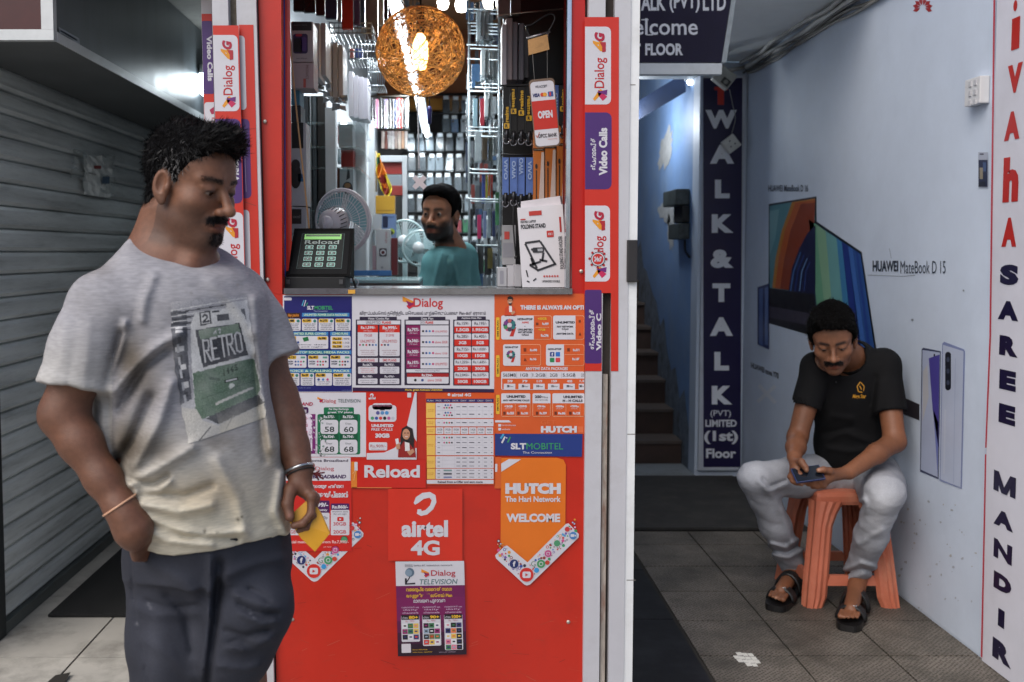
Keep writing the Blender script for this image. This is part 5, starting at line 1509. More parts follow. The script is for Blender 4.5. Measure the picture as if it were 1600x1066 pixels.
def fans():
 # desk fan seen from behind
 c = P(536, 345, 3.62); r = 0.112
 root = empty('desk_fan', P(520, 440, 3.62), 'white desk fan with teal blades standing behind the card terminal', 'fan')
 axis = Vector((0.42, 0.90, 0.1)).normalized()              # it blows into the shop, away from the viewer
 T = Matrix.Translation(c) @ axis.to_track_quat('Z', 'Y').to_matrix().to_4x4()
 wh = M((206, 200, 206), rough=0.35, var=0.05)
 m = MB()
 for rr, z, w in ((r, 0.0, 0.0065), (r * 0.97, -0.012, 0.003), (r * 0.75, -0.026, 0.0012), (r * 0.5, -0.032, 0.0012)):
  m.tube([T @ Vector((rr * math.cos(t), rr * math.sin(t), z)) for t in [k * math.pi / 20 for k in range(41)]], w, wh, n=6, cap=False)
 for k in range(54):
  t = 2 * math.pi * k / 54
  tw = 0.25
  m.tube([T @ Vector((r * q * math.cos(t + tw * (1 - q)), r * q * math.sin(t + tw * (1 - q)), zz)) for q, zz in ((0.99, -0.006), (0.9, -0.019), (0.7, -0.028), (0.42, -0.033))], 0.0012, wh, n=4, cap=False)
 for k in range(40):
  t = 2 * math.pi * k / 40
  m.tube([T @ Vector((r * q * math.cos(t), r * q * math.sin(t), zz)) for q, zz in ((0.99, 0.006), (0.85, 0.024), (0.3, 0.032))], 0.0011, wh, n=4, cap=False)
 m.build('cage', root)
 m = MB()
 teal = M((128, 178, 186), rough=0.3, var=0.05, alpha=0.85)
 for k in range(3):
  t0 = 2 * math.pi * k / 3 + 0.5
  vs, fs = [], []
  for i in range(6):
   q = 0.2 + 0.72 * i / 5
   for j in range(5):
    a = t0 + (j / 4 - 0.5) * (1.2 + 0.5 * i / 5) + 0.3 * q
    vs.append(T @ Vector((r * q * math.cos(a), r * q * math.sin(a), (j / 4 - 0.5) * 0.028)))
  for i in range(5):
   for j in range(4): fs.append((i * 5 + j, i * 5 + j + 1, (i + 1) * 5 + j + 1, (i + 1) * 5 + j))
  m.add(vs, fs, teal, True)
 m.build('blades', root)
 m = MB()
 m.lathe([(0.0, -0.115), (0.026, -0.112), (0.045, -0.095), (0.052, -0.06), (0.05, -0.036), (0.0, -0.034)], wh, T=T)
 m.build('motor', root)
 m = MB()
 for k in range(22):
  t = 2 * math.pi * k / 22
  m.tube([T @ Vector((0.0525 * math.cos(t), 0.0525 * math.sin(t), -0.06)), T @ Vector((0.0475 * math.cos(t + 0.12), 0.0475 * math.sin(t + 0.12), -0.094))], 0.0016, M((70, 68, 72)), n=4)
 m.build('vent', root)
 m = MB()
 T3 = T @ Matrix.Translation((0, 0, -0.116))
 m.lathe([(0.026, 0.004), (0.024, -0.008), (0, -0.01)], M((214, 208, 214), rough=0.3), T=T3); m.box(-0.004, 0.004, -0.02, 0.02, -0.018, -0.008, wh, T=T3)
 m.build('knob', root)
 m = MB()
 b = c + axis * -0.07
 m.tube([b + Vector((0, 0, -0.03)), b + Vector((0, 0, -0.11)), (b.x, b.y, 1.345)], [0.014, 0.012, 0.02], wh); m.lathe([(0.0, 0.03), (0.05, 0.024), (0.075, 0.0), (0, 0)], wh, T=Matrix.Translation((b.x, b.y, 1.327)))
 m.build('stand', root)
 # two pale fans deeper in the shop
 for k, (px, py, Y, rr, lab) in enumerate(((632, 377, 5.0, 0.105, 'pale fan left of the shopkeeper, half behind the cartons'), (656, 388, 4.9, 0.085, 'pale fan close to the shopkeeper\'s shoulder'))):
  c = P(px, py, Y)
  root = empty('desk_fan', Vector((c.x, c.y, 1.2)), lab, 'fan')
  T = Matrix.Translation(c) @ Vector((-0.15, -1, 0.05)).to_track_quat('Z', 'Y').to_matrix().to_4x4()
  pale = M((176, 196, 198), rough=0.35, var=0.05)
  m = MB()
  m.tube([T @ Vector((rr * math.cos(t), rr * math.sin(t), 0)) for t in [i * math.pi / 16 for i in range(33)]], 0.006, pale, n=6, cap=False)
  for i in range(44):
   t = 2 * math.pi * i / 44
   m.tube([T @ Vector((rr * q * math.cos(t), rr * q * math.sin(t), z)) for q, z in ((1, 0.0), (0.85, 0.03), (0.3, 0.04))], 0.0012, pale, n=4, cap=False)
  m.build('cage', root)
  m = MB()
  for i in range(3):
   t0 = 2 * math.pi * i / 3
   m.poly([T @ Vector((rr * q * math.cos(t0 + a), rr * q * math.sin(t0 + a), z)) for q, a, z in ((0.2, 0, 0.01), (0.9, -0.2, 0.02), (0.92, 0.8, -0.01), (0.6, 1.3, -0.015))], M((150, 180, 186), rough=0.3, alpha=0.8))
  m.build('blades', root)
  m = MB(); m.lathe([(0.03, 0.035), (0.028, 0.045), (0, 0.047)], M((206, 210, 212), rough=0.3), n=16, T=T); m.build('badge', root)
  m = MB(); b = c + Vector((0, 0.04, 0)); m.tube([b, (b.x, b.y, 1.1)], 0.012, pale); m.lathe([(0, 0.03), (0.07, 0.02), (0.08, 0), (0, 0)], pale, T=Matrix.Translation((b.x, b.y, 1.09))); m.build('stand', root)
fans()
def terminal():
 Y = YF + 0.05
 root = empty('card_terminal', P(500, 452, Y + 0.06), 'black reload keypad terminal with a dim green screen on the counter', 'terminal')
 blk = M((12, 12, 13), rough=0.6, var=0.1, scale=20, spec=0.08)
 zt = P(600, 460, YF).z + 0.0125
 def V(px, py, Yd): return P(px, py, Yd)
 yb, yt = Y, Y + 0.10
 # sloping faced body
 f = [V(446, 431, yb), V(547, 431, yb), V(552.5, 357, yt), V(460, 357, yt)]
 back = [Vector((p.x, yt + 0.03, zt + 0.03)) if i < 2 else Vector((p.x, yt + 0.03, p.z)) for i, p in enumerate(f)]
 m = MB(); m.hexa(f + back, blk); m.build('body', root)
 # sloped basis for the face
 o, ux, uy = f[3], (f[2] - f[3]), (f[0] - f[3])
 n = ux.cross(uy).normalized()
 if n.y > 0: n = -n
 def sl(u, v):
  a = f[3].lerp(f[2], u); b = f[0].lerp(f[1], u)
  return a.lerp(b, v)
 q = Board(sl, n, 0.0015, rough=0.12)
 q.rrect(0.06, 0.06, 0.95, 0.97, 0.02, M((20, 21, 23), rough=0.5, var=0.05, spec=0.08), 0)
 q.rect(0.15, 0.12, 0.86, 0.86, M((80, 96, 94), rough=0.4, var=0.1, spec=0.1), 1); q.rect(0.158, 0.127, 0.852, 0.853, M((26, 31, 31), rough=0.3, var=0.15, spec=0.12), 2)
 q.build('bezel', root)
 q = Board(sl, n, 0.003, rough=0.2)
 q.rect(0.20, 0.14, 0.81, 0.25, EMIT((110, 160, 90), 0.55), 1); q.rect(0.22, 0.15, 0.79, 0.19, (60, 90, 54), 2)
 tl = (130, 190, 176)
 q.text('Reload', 0.22, 0.265, 0.78, 0.35, (140, 158, 152), 1, 0.01)
 ks = '123456789*0#'
 for i, ch in enumerate(ks):
  r, c = divmod(i, 3)
  x, y = 0.24 + c * 0.19 - r * 0.0, 0.375 + r * 0.122
  q.rrect(x, y, x + 0.13, y + 0.085, 0.012, tl, 1); q.rrect(x + 0.012, y + 0.012, x + 0.118, y + 0.073, 0.01, (42, 50, 50), 2); q.text(ch, x + 0.045, y + 0.022, x + 0.085, y + 0.064, tl, 3, 0.02)
 q.build('keypad', root)
 m = MB()
 a, b = V(441, 450.5, yb + 0.004), V(540, 432, yb + 0.004)
 m.box(a.x, b.x, yb + 0.004, yt + 0.05, zt, b.z, M((20, 20, 22), rough=0.5, var=0.1), bev=0.004); m.build('base', root)
 m = MB()
 for px in (450, 533):
  p = V(px, 441, yb + 0.003); m.box(p.x - 0.006, p.x + 0.006, yb - 0.001, yb + 0.004, p.z - 0.006, p.z + 0.008, M((70, 70, 72), rough=0.4))
 m.build('clip', root)
 m = MB()
 m.tube(smooth_path([V(543, 418, yt + 0.03), V(549, 425, yt + 0.05), V(553, 440, yt), V(556, 451, yt - 0.01)]), 0.0035, M((16, 16, 18))); m.build('lead', root)
 m = MB(); a, b = P(544, 459, YF - 0.0125), P(555, 453, YF - 0.0125)
 m.box(a.x, b.x, YF - 0.0135, YF - 0.0122, a.z, b.z, M((214, 160, 60), rough=0.5)); tag(m.build('price_tag'), 'tiny yellow tag stuck on the counter edge', 'tag')
 # glass counter deeper inside
 o = empty('glass_counter', P(590, 440, 3.9), 'low glass counter with blue edge inside the shop', 'counter')
 m = MB(); a, b = P(545, 428, 4.35), P(612, 424, 4.35); m.box(a.x, b.x, 4.33, 4.37, a.z - 0.008, b.z + 0.004, M((56, 96, 150), rough=0.3)); m.build('blue_edge', o)
 m = MB(); zc = P(560, 432, 4.3).z; m.box(P(545, 0, 4.3).x, P(660, 0, 4.3).x, 3.75, 4.32, zc - 0.012, zc - 0.002, M((150, 180, 184), rough=0.08, var=0.1, alpha=0.75)); m.build('glass_top', o)
 m = MB(); m.box(P(545, 0, 4.3).x, P(660, 0, 4.3).x, 3.80, 4.30, 0.04, zc - 0.0125, M((150, 160, 164), rough=0.5, var=0.2, scale=12)); m.build('cabinet', o)
 m = MB(); c = P(530, 445, 3.3)
 m.tube(smooth_path([P(545, 441, 3.2), P(552, 436, 3.2), P(560, 440, 3.2), P(556, 448, 3.2), P(546, 449, 3.2)]), 0.002, M((200, 200, 206)), n=6)
 tag(m.build('cable'), 'loose white lead coiled beside the terminal', 'cable')
terminal()
def flag():
 root = empty('flag', P(595, 245, 5.1), 'small draped striped flag in orange, green, maroon and yellow', 'flag')
 Y = 5.1
 def cloth(name, cols, pts_l, pts_r):
  m = MB()
  n, k = 14, 8
  L = smooth_path([P(x, y, Y) for x, y in pts_l], 5); Rr = smooth_path([P(x, y, Y) for x, y in pts_r], 5)
  N = min(len(L), len(Rr)) - 1
  for i in range(N):
   for j in range(k):
    def pt(ii, jj):
     p = L[ii].lerp(Rr[ii], jj / k); p.y += 0.02 * math.sin(jj * 1.3 + ii * 0.5); return p
    m.poly([pt(i, j), pt(i, j + 1), pt(i + 1, j + 1), pt(i + 1, j)], cols(i / N, (j + 0.5) / k))
  o = m.build(name, root); md = o.modifiers.new('thick', 'SOLIDIFY'); md.thickness = 0.002
 Ym, G, O, Mr = (M(c, rough=0.7, var=0.08) for c in ((216, 196, 50), (30, 96, 70), (220, 128, 36), (140, 40, 40)))
 def c1(v, u): return Ym if (u < 0.12 or v > 0.97 or v < 0.12) else (G if v + u * 0.5 < 0.55 else O)
 cloth('stripes', c1, [(588, 240), (588, 255), (588, 268), (588, 280)], [(593, 240), (597, 255), (602, 266), (604, 272)])
 def c2(v, u):
  if u > 0.8 or u < 0.1 or v > 0.93: return Ym
  if 0.35 < v < 0.6 and 0.3 < u < 0.6: return O
  return Mr
 cloth('field', c2, [(589, 277), (592, 285), (596, 296), (600, 305)], [(603, 271), (609, 284), (612, 298), (606, 309)])
 m = MB(); m.tube([P(588, 236, 5.1), P(588, 300, 5.1)], 0.004, M((150, 130, 90))); m.build('pole', root)
flag()
# ------------------------------------------------------------------ right side of the shop
def right_side():
 Y = 3.22
 root = empty('back_panel', P(850, 150, 3.55), 'black panel behind the hanging lanyards, right of the window', 'panel')
 m = MB(); a, b = P(785, 470, 3.42), P(905, -40, 3.42); m.box(a.x, XR0 - 0.001, 3.42, 3.45, a.z, b.z, M((20, 19, 20), rough=0.35, var=0.2)); m.build('board', root)
 m = MB(); a = P(884, -40, 3.1); m.box(P(880, 0, 3.2).x, XR0 - 0.002, 3.16, 3.18, P(0, 470, 3.2).z, P(0, -40, 3.2).z, M((120, 22, 18), rough=0.3, var=0.1)); m.build('red_strip', root)
 # grey cases hung in a row, edge-on
 for k, (x, w, y0, y1, c, nm) in enumerate(((784, 8, 38, 135, (186, 182, 188), 'pale grey'), (790, 11, 28, 125, (156, 140, 142), 'taupe'), (800, 9, 34, 125, (120, 112, 120), 'mauve grey'), (810, 9, 36, 125, (112, 108, 118), 'slate grey'), (817, 10, 44, 122, (70, 66, 70), 'charcoal'))):
  boxed('phone_case', x, y0, x + w, y1, 3.26 + 0.012 * k, 0.08, c, '%s case hanging edge-on under the thin rod, right of the window' % nm, 'phone case', 'grey cases hung on the right', bev=0.003)
 boxed('pouch', 778, -30, 797, 26, 3.3, 0.03, (120, 116, 116), 'grey translucent pouch hanging at the top right', 'pouch')
 boxed('pouch', 798, -30, 814, 22, 3.32, 0.03, (88, 84, 84), 'dark pouch hanging at the top right', 'pouch')
 m = MB(); m.tube([P(776, 24, 3.24), P(880, 14, 3.24)], 0.0022, M((150, 140, 130), rough=0.3, metal=0.8), n=6); tag(m.build('rod'), 'thin metal rod across the top right of the window', 'rod')
 # bulldog clip with a loop
 o = empty('clip', P(840, 70, 3.1), 'brassy clip with a black wire loop hanging from the rod', 'clip')
 m = MB()
 T = Matrix.Translation(P(840, 72, 3.12)) @ Matrix.Rotation(R(-12), 4, 'Y')
 m.hexa([T @ Vector(p) for p in ((-0.034, -0.012, -0.024), (0.032, -0.012, -0.02), (0.036, -0.003, 0.028), (-0.026, -0.003, 0.024), (-0.034, 0.012, -0.024), (0.032, 0.012, -0.02), (0.036, 0.003, 0.028), (-0.026, 0.003, 0.024))], M((150, 112, 70), rough=0.22, metal=0.8, var=0.25, scale=30, dirt=(40, 30, 24), dscale=30, damt=0.6)); m.build('jaws', o)
 m = MB()
 m.tube(smooth_path([P(828, 58, 3.12), P(822, 42, 3.12), P(832, 38, 3.12), P(850, 26, 3.12), P(862, 22, 3.12), P(867, 30, 3.12), P(857, 50, 3.12)]), 0.003, M((24, 24, 26), rough=0.3), n=6)
 m.tube([P(822, 60, 3.12), P(860, 50, 3.12)], 0.004, M((170, 170, 174), rough=0.2, metal=0.8), n=6); m.tube([P(856, 50, 3.12), P(854, 78, 3.12)], 0.003, M((190, 190, 194), rough=0.2, metal=0.8), n=6)
 m.build('loop', o)
 # open sign on strings
 Yo = 3.06
 o = empty('open_sign', P(851, 176, Yo), 'red and white OPEN sign with payment marks hanging on strings', 'sign')
 def mp(x, y):
  t = R(-5.5); cx, cy = 851, 176
  return P(cx + (x - cx) * math.cos(t) - (y - cy) * math.sin(t) * 1, cy + (x - cx) * math.sin(t) + (y - cy) * math.cos(t), Yo)
 q = Board(mp, (0, -1, 0), 0)
 def card(x0, y0, x1, y1, r):
  pts = []
  for (cx, cy, a) in ((x1 - r, y0 + r, -90), (x1 - r, y1 - r, 0), (x0 + r, y1 - r, 90), (x0 + r, y0 + r, 180)):
   for k in range(5):
    t = R(a + 90 * k / 4); pts.append((cx + r * math.cos(t), cy + r * math.sin(t)))
  return pts
 m = MB(); m.prism([mp(x, y) + Vector((0, 0.0005, 0)) for x, y in card(831, 123, 871, 230, 6)], (0, 0.004, 0), M((110, 88, 72), rough=0.4)); m.build('backing', o)
 q.poly(card(832.5, 127, 869.5, 228, 6), PW, 1); q.rect(832.5, 157, 869.5, 202, (196, 44, 30), 2); q.text('OPEN', 840, 173, 863, 185, PW, 3, 0.05)
 q.text('WE ACCEPT', 840, 133, 859, 137, (50, 46, 60), 3, 0.02); q.text('VISA', 835, 145, 846, 151, (36, 40, 100), 3, 0.05, 0.2); q.circ(850, 148, 3.2, (206, 70, 40), 3); q.circ(854, 148, 3.2, (226, 160, 50), 4); q.rrect(859, 144, 867, 152, 1, (40, 80, 150), 3); q.rect(861, 145, 863.5, 151, (196, 60, 70), 4)
 q.text('DFCC BANK', 838, 209, 867, 215, (50, 40, 44), 3, 0.03); q.line([(834, 210), (836, 214), (840, 206)], 1, (196, 80, 50), 3); q.text('keep growing', 852, 217, 866, 219.5, (190, 110, 90), 3)
 q.build('face', o)
 m = MB(); m.tube([mp(840, 126), P(832, 84, 3.1)], 0.0008, M((120, 120, 120)), n=4); m.tube([mp(860, 126), P(855, 78, 3.1)], 0.0008, M((120, 120, 120)), n=4); m.build('string', o)
 # lanyards
 def lanyard(x0, x1, y0, y1, c, s, tc, lab, Yl, rot='up', clip=True, spots=((0.1, 0.5),)):
  r = empty('lanyard', P((x0 + x1) / 2, y0, Yl), lab, 'lanyard', 'lanyards hanging right of the window')
  m = MB(); a, b = P(x0, y1, Yl), P(x1, y0, Yl)
  m.hexa([(a.x, Yl, a.z), (b.x, Yl + 0.003, a.z), (b.x, Yl + 0.004, b.z), (a.x, Yl, b.z), (a.x, Yl + 0.012, a.z), (b.x, Yl + 0.015, a.z), (b.x, Yl + 0.016, b.z), (a.x, Yl + 0.012, b.z)], M(c, rough=0.7, var=0.12, scale=40));
  o = m.build('strap', r)
  q = Board(lambda x, y: P(x, y, Yl), (0, -1, 0), 0.001)
  h, w = y1 - y0, x1 - x0
  for (v0, v1) in spots:
   q.text(s, x0 + w * 0.25, y0 + h * v0, x1 - w * 0.2, y0 + h * v1, tc, 1, 0.03, rot=rot)
   if tc[0] > 180: q.rrect(x0 + w * 0.1, y0 + h * v1 + 1.5, x1 - w * 0.1, y0 + h * v1 + 10, 1.5, tc, 1); q.text('R', x0 + w * 0.3, y0 + h * v1 + 3, x1 - w * 0.3, y0 + h * v1 + 8.5, (30, 28, 26), 2, 0.05)
  q.build('print', r)
  if clip:
   m = MB(); mt = M((54, 54, 58), rough=0.25, metal=0.7)
   p = P((x0 + x1) / 2, y1, Yl + 0.006)
   m.tube([p + Vector((0, 0, 0.005)), p + Vector((0, 0, -0.012)), p + Vector((0, 0, -0.03))], [0.008, 0.006, 0.009], mt)
   m.tube([p + Vector((0.010 * math.cos(t), 0, 0.010 * math.sin(t) - 0.03)) for t in [k * math.pi / 6 for k in range(13)]], 0.0022, M((150, 150, 156), rough=0.2, metal=0.8), n=5); m.build('hook', r)
 bk, yl, bl, lt = (26, 25, 26), (206, 160, 40), (84, 110, 170), (160, 180, 216)
 lanyard(786, 797, 136, 205, bk, 'realme', yl, 'black lanyard with yellow lettering, first in the upper row', 3.2, spots=((0.45, 0.8),))
 lanyard(797, 808, 136, 208, bk, 'realme', yl, 'black lanyard with yellow lettering facing down, second in the upper row', 3.21, rot='down', spots=((0.05, 0.45),))
 lanyard(809, 820, 136, 206, bk, 'realme', yl, 'black lanyard with yellow lettering, third in the upper row', 3.2, spots=((0.08, 0.5),))
 lanyard(821, 832, 136, 208, bk, 'realme', yl, 'black lanyard partly behind the OPEN sign', 3.21, rot='down', spots=((0.2, 0.6),))
 lanyard(865, 873, 133, 196, bl, 'VIVO', lt, 'short blue lanyard right of the OPEN sign', 3.21, spots=((0.2, 0.6),))
 lanyard(874, 885, 133, 196, bk, 'realme', yl, 'black lanyard with yellow lettering, right of the OPEN sign', 3.2, spots=((0.1, 0.5),))
 lanyard(785, 795, 246, 304, bl, 'VIVO', lt, 'blue lanyard at the left end of the lower row', 3.2, rot='down', spots=((0.05, 0.6),))
 lanyard(797, 808, 246, 302, bl, 'VIVO', lt, 'blue lanyard second in the lower row', 3.2, spots=((0.1, 0.6),))
 lanyard(808, 820, 246, 306, bl, 'VIVO', lt, 'blue lanyard third in the lower row', 3.21, rot='up', spots=((0.02, 0.45),))
 lanyard(822, 833, 246, 304, bl, 'VIVO', lt, 'blue lanyard at the right end of the lower row', 3.2, rot='down', spots=((0.1, 0.6),))
 m = MB(); m.tube([P(782, 242, 3.22), P(836, 242, 3.22)], 0.003, M((40, 40, 42), metal=0.6)); m.tube([P(782, 134, 3.22), P(888, 132, 3.22)], 0.003, M((40, 40, 42), metal=0.6)); tag(m.build('hook_rail'), 'dark hook rails carrying the two rows of lanyards', 'rail')
 # orange packs
 def pk(q, x0, x1, y0, y1):
  q.rect(x0, y0 + 28, x1, y0 + 32, (40, 28, 22), 1); q.text('microphone', x0 + 2, y0 + 29, x1 - 2, y0 + 31, (190, 170, 150), 2)
  q.poly([(x1 - 4, y0 + 34), (x1, y0 + 34), (x1, y1), (x1 - 9, y1)], (206, 186, 176), 1); q.line([(x0 + 5, y0 + 62), (x0 + 5, y1)], 1.6, (40, 30, 26), 2); q.circ(x0 + 5, y0 + 56, 1.8, (40, 30, 26), 2, 4)
 for k, (x0, x1, y0, y1) in enumerate(((833, 850, 204, 332), (851, 868, 200, 322), (869, 886, 196, 325))):
  boxed('cable_pack', x0, y0, x1, y1, 3.2 + 0.004 * k, 0.03, (206, 116, 44), 'tall orange hanging pack, %s' % ('left one below the OPEN sign', 'middle one below the OPEN sign', 'right one beside the red strip')[k], 'cable pack', 'orange packs on the right', art=lambda q, a=(x0, x1, y0, y1): pk(q, *a))
 boxed('cable_pack', 888, 330, 893, 440, 3.22, 0.03, (150, 60, 30), 'dim rust pack behind the folding stand box', 'cable pack')
 # folding stand carton
 Yb = 3.03
 o = empty('stand_box', P(848, 448, Yb), 'white carton with a black folding stand picture standing on the counter', 'box')
 def mp(x, y):
  u = (x - 808) / 72; v = (y - 322) / 126
  return P(808 + u * 71 + v * 8 , 325 - u * 6 + v * (124 + u * 6), Yb)
 fr = [mp(808, 448), mp(880, 448), mp(880, 322), mp(808, 322)]
 zt = P(600, 460, YF).z + 0.0122
 m = MB(); k = Vector((0.022, 0.05, 0)); m.hexa(fr + [p + k for p in fr], M((212, 208, 212), rough=0.35, var=0.04, scale=6)); m.build('carton', o)
 m = MB(); fl = [mp(812, 322), mp(876, 322), mp(875, 309), mp(813, 312)]; m.hexa([p + Vector((0.004, 0.01, 0)) for p in fl] + [p + Vector((0.012, 0.03, 0)) for p in fl], M((206, 200, 204), rough=0.4)); m.build('flap', o)
 q = Board(mp, (0, -1, 0), 0.0008)
 ink = (46, 46, 52)
 q.rect(826, 329, 846, 336, (190, 60, 52), 1); q.rect(812, 340, 820, 342, (190, 60, 52), 1); q.text('FOR PAD / LAPTOP', 812, 343, 836, 347, ink, 1, 0.03); q.text('FOLDING STAND', 812, 349, 851, 356, ink, 1, 0.04)
 q.rrect(852, 361, 863, 371, 1, (196, 56, 48), 1); q.text('4 IN 1', 854, 364, 861, 368, PW, 2, 0.03); q.rect(873, 341, 876, 364, (176, 48, 44), 1); q.text('FOLDING STAND HOLDER', 870, 370, 876, 420, ink, 1, 0.02, rot='up')
 for a in (((817, 378), (841, 376)), ((817, 379), (833, 418)), ((841, 377), (862, 412)), ((833, 422), (864, 412)), ((822, 413), (834, 421)), ((822, 413), (840, 408)), ((828, 414), (825, 402)), ((842, 408), (845, 394)), ((838, 405), (850, 408)), ((826, 388), (832, 392))): q.line(a, 3.2, (54, 54, 60), 2)
 q.rrect(828, 386, 846, 394, 2, (54, 54, 60), 3); q.circ(833, 390, 3, (44, 44, 50), 4); q.rect(836, 388, 844, 392, (170, 170, 176), 4)
 for k in range(6): q.circ(844 + k * 4.2, 431, 1.6, (200, 80, 76), 1)
 q.text('UPGRADED DOUBLE', 840, 437, 868, 440.5, ink, 1, 0.02); q.line([(816, 421), (818, 432)], 2, ink, 1); q.line([(816, 438), (820, 440)], 2, ink, 1); q.line([(826, 438), (831, 434)], 2, ink, 1)
 q.build('printed_front', o)
 # white racks of boxes deeper on the right
 def rack(xs, y0, y1, w, Y, lab, c=(204, 216, 220)):
  for k, x in enumerate(xs):
   boxed('glass_pack', x, y0 + k * 0.6, x + w, y1 + k * 0.4, Y + 0.02 * k, 0.12, tuple(v - 4 * (k % 2) for v in c), lab, 'screen glass', lab and 'white packs on the right racks')
 rack((745, 752, 758.5, 765), 16, 62, 5.4, 4.6, 'pale blue-white pack in the top right rack')
 rack((752, 759, 766, 772), 76, 122, 5.4, 4.6, 'pale blue-white pack in the second right rack')
 rack((758, 765), 128, 182, 5, 4.7, 'pale pack in the third right rack')
 rack((766, 772), 190, 240, 4.6, 4.8, 'pale pack in the fourth right rack')
 for y0, y1 in ((58, 70), (118, 134)):
  m = MB(); rnd = random.Random(int(y0))
  for k in range(14):
   p = P(rnd.uniform(747, 776), rnd.uniform(y0, y1), 4.58); s = 0.018
   m.poly([p + Vector((rnd.uniform(-s, s), rnd.uniform(-s, s), rnd.uniform(-s, s))) for _ in range(4)], M((120, 128, 132), rough=0.2, var=0.3, metal=0.4))
  tag(m.build('wrapper'), 'crinkled clear wrapper ends under the %s right rack' % ('top' if y0 < 100 else 'second'), 'wrapper')
 wm = M((190, 200, 204), rough=0.3, metal=0.5, var=0.1)
 m = MB()
 for y in (14, 20, 36, 41, 47, 52, 70, 76, 92, 130, 136, 142, 198, 204, 212, 264, 270, 310, 314, 382):
  a = P(730 + (y % 7), y, 4.9)
  m.tube([a, a + Vector((0.012, -0.02, -0.004)), P(778, y + 2, 4.5)], 0.004, wm, n=5)
 for x in (733, 780): m.tube([P(x, -30, 4.95), P(x, 440, 4.95)], 0.006, wm, n=6)
 tag(m.build('wire_rack'), 'white wire rack of hooks along the right wall', 'rack')
 rnd = random.Random(77)
 items = [(737, 100, 750, 137, (74, 108, 146), 'blue charger pack'), (739, 154, 746, 197, (150, 186, 200), 'pale blue slim case'), (750, 154, 757, 196, (176, 60, 74), 'red slim case'), (760, 154, 763, 196, (60, 60, 80), 'navy slim case'),
             (742, 206, 752, 252, (170, 182, 188), 'pale charger pack'), (753, 208, 762, 250, (120, 108, 92), 'brown cable pack'), (763, 210, 770, 252, (96, 104, 100), 'grey cable pack'),
             (753, 272, 758, 318, (60, 80, 150), 'blue cable pack'), (759, 272, 762, 310, (150, 150, 60), 'olive cable pack'), (763, 270, 766, 306, (196, 120, 50), 'orange cable pack'), (767, 272, 770, 312, (176, 56, 50), 'red cable pack'),
             (746, 336, 752, 373, (206, 60, 110), 'pink slim case'), (755, 330, 760, 372, (130, 146, 186), 'lilac slim case'), (762, 326, 767, 372, (160, 176, 186), 'grey slim case'), (769, 330, 774, 370, (60, 70, 110), 'dark blue slim case'),
             (774, 300, 780, 352, (100, 170, 120), 'green cable pack'), (735, 378, 744, 424, (54, 58, 62), 'dark earphone pack'), (746, 380, 756, 428, (80, 84, 88), 'grey earphone pack'), (757, 384, 768, 430, (64, 66, 70), 'charcoal earphone pack'), (730, 426, 742, 448, (90, 110, 150), 'bluish earphone pack'), (762, 388, 770, 420, (120, 112, 70), 'olive earphone pack')]
 for x0, y0, x1, y1, c, nm in items:
  boxed('accessory_pack', x0, y0, x1, y1, 4.75 + rnd.uniform(-0.05, 0.1), 0.03, c, nm + ' on the right hand wire rack', 'accessory', 'packs on the right wire rack', rough=0.25)
 pal = [(40, 42, 46), (84, 90, 96), (140, 150, 156), (58, 66, 84), (176, 184, 188), (30, 30, 34), (110, 116, 122), (120, 60, 56), (70, 96, 130)]
 names = ('charcoal ', 'grey ', 'pale grey ', 'slate blue ', 'whitish ', 'black ', 'ash grey ', 'dull red ', 'blue ')
 def crowd(xs, ys, h, w, Ya, Yb_, lab, grp):
  for y in ys:
   for x in xs:
    if rnd.random() < 0.2: continue
    ci = rnd.randrange(9); xx = x + rnd.uniform(-1, 1); yy = y + rnd.uniform(-2, 2)
    boxed('accessory_pack', xx, yy, xx + w * rnd.uniform(0.7, 1), yy + h * rnd.uniform(0.8, 1), rnd.uniform(Ya, Yb_), 0.02, pal[ci], names[ci] + lab, 'accessory', grp, rough=0.2)
 crowd(range(728, 782, 7), (2, 40, 78, 116, 152, 188, 222, 256, 290, 326, 360, 394, 424), 30, 6.4, 5.0, 5.9, 'small pack crowding the back of the right wire rack', 'packs at the back of the right rack')
 crowd(range(496, 552, 8), (196, 232, 268, 300), 30, 7, 4.75, 4.95, 'small pack inside the left glass cabinet', 'packs in the left cabinet')
 crowd(range(604, 660, 9), (2, 34), 28, 8, 6.2, 7.0, 'small pack hung high behind the wicker globe', 'packs above the wicker globe')
 boxed('charger_box', 778, 418, 792, 448, 3.25, 0.1, (196, 196, 202), 'white carton at the left of the cartons beside the folding stand box', art=lambda q: q.rrect(781, 423, 787, 444, 2, (150, 150, 160), 1))
 boxed('charger_box', 793, 415, 803, 448, 3.24, 0.1, (206, 204, 210), 'white carton in the middle beside the folding stand box')
 boxed('charger_box', 804, 414, 815, 448, 3.2, 0.1, (200, 198, 204), 'white carton touching the folding stand box')
 boxed('blister_pack', 784, 352, 806, 414, 3.3, 0.04, (176, 176, 180), 'clear blister pack hanging under the blue lanyards', 'pack', rough=0.15, art=lambda q: (q.rect(788, 362, 796, 374, (190, 70, 64), 1), q.rect(786, 380, 802, 402, (140, 140, 148), 1)))
 m = MB(); m.tube(smooth_path([P(803, 318, 3.18), P(802, 345, 3.18), P(804, 380, 3.18), P(806, 402, 3.18)]), 0.0025, M((20, 20, 22)), n=6)
 m.tube([P(806, 400, 3.18), P(807, 404, 3.18)], 0.006, M((20, 20, 22)), n=8)
 tag(m.build('cable'), 'black lead dangling below the blue lanyards', 'cable')
right_side()
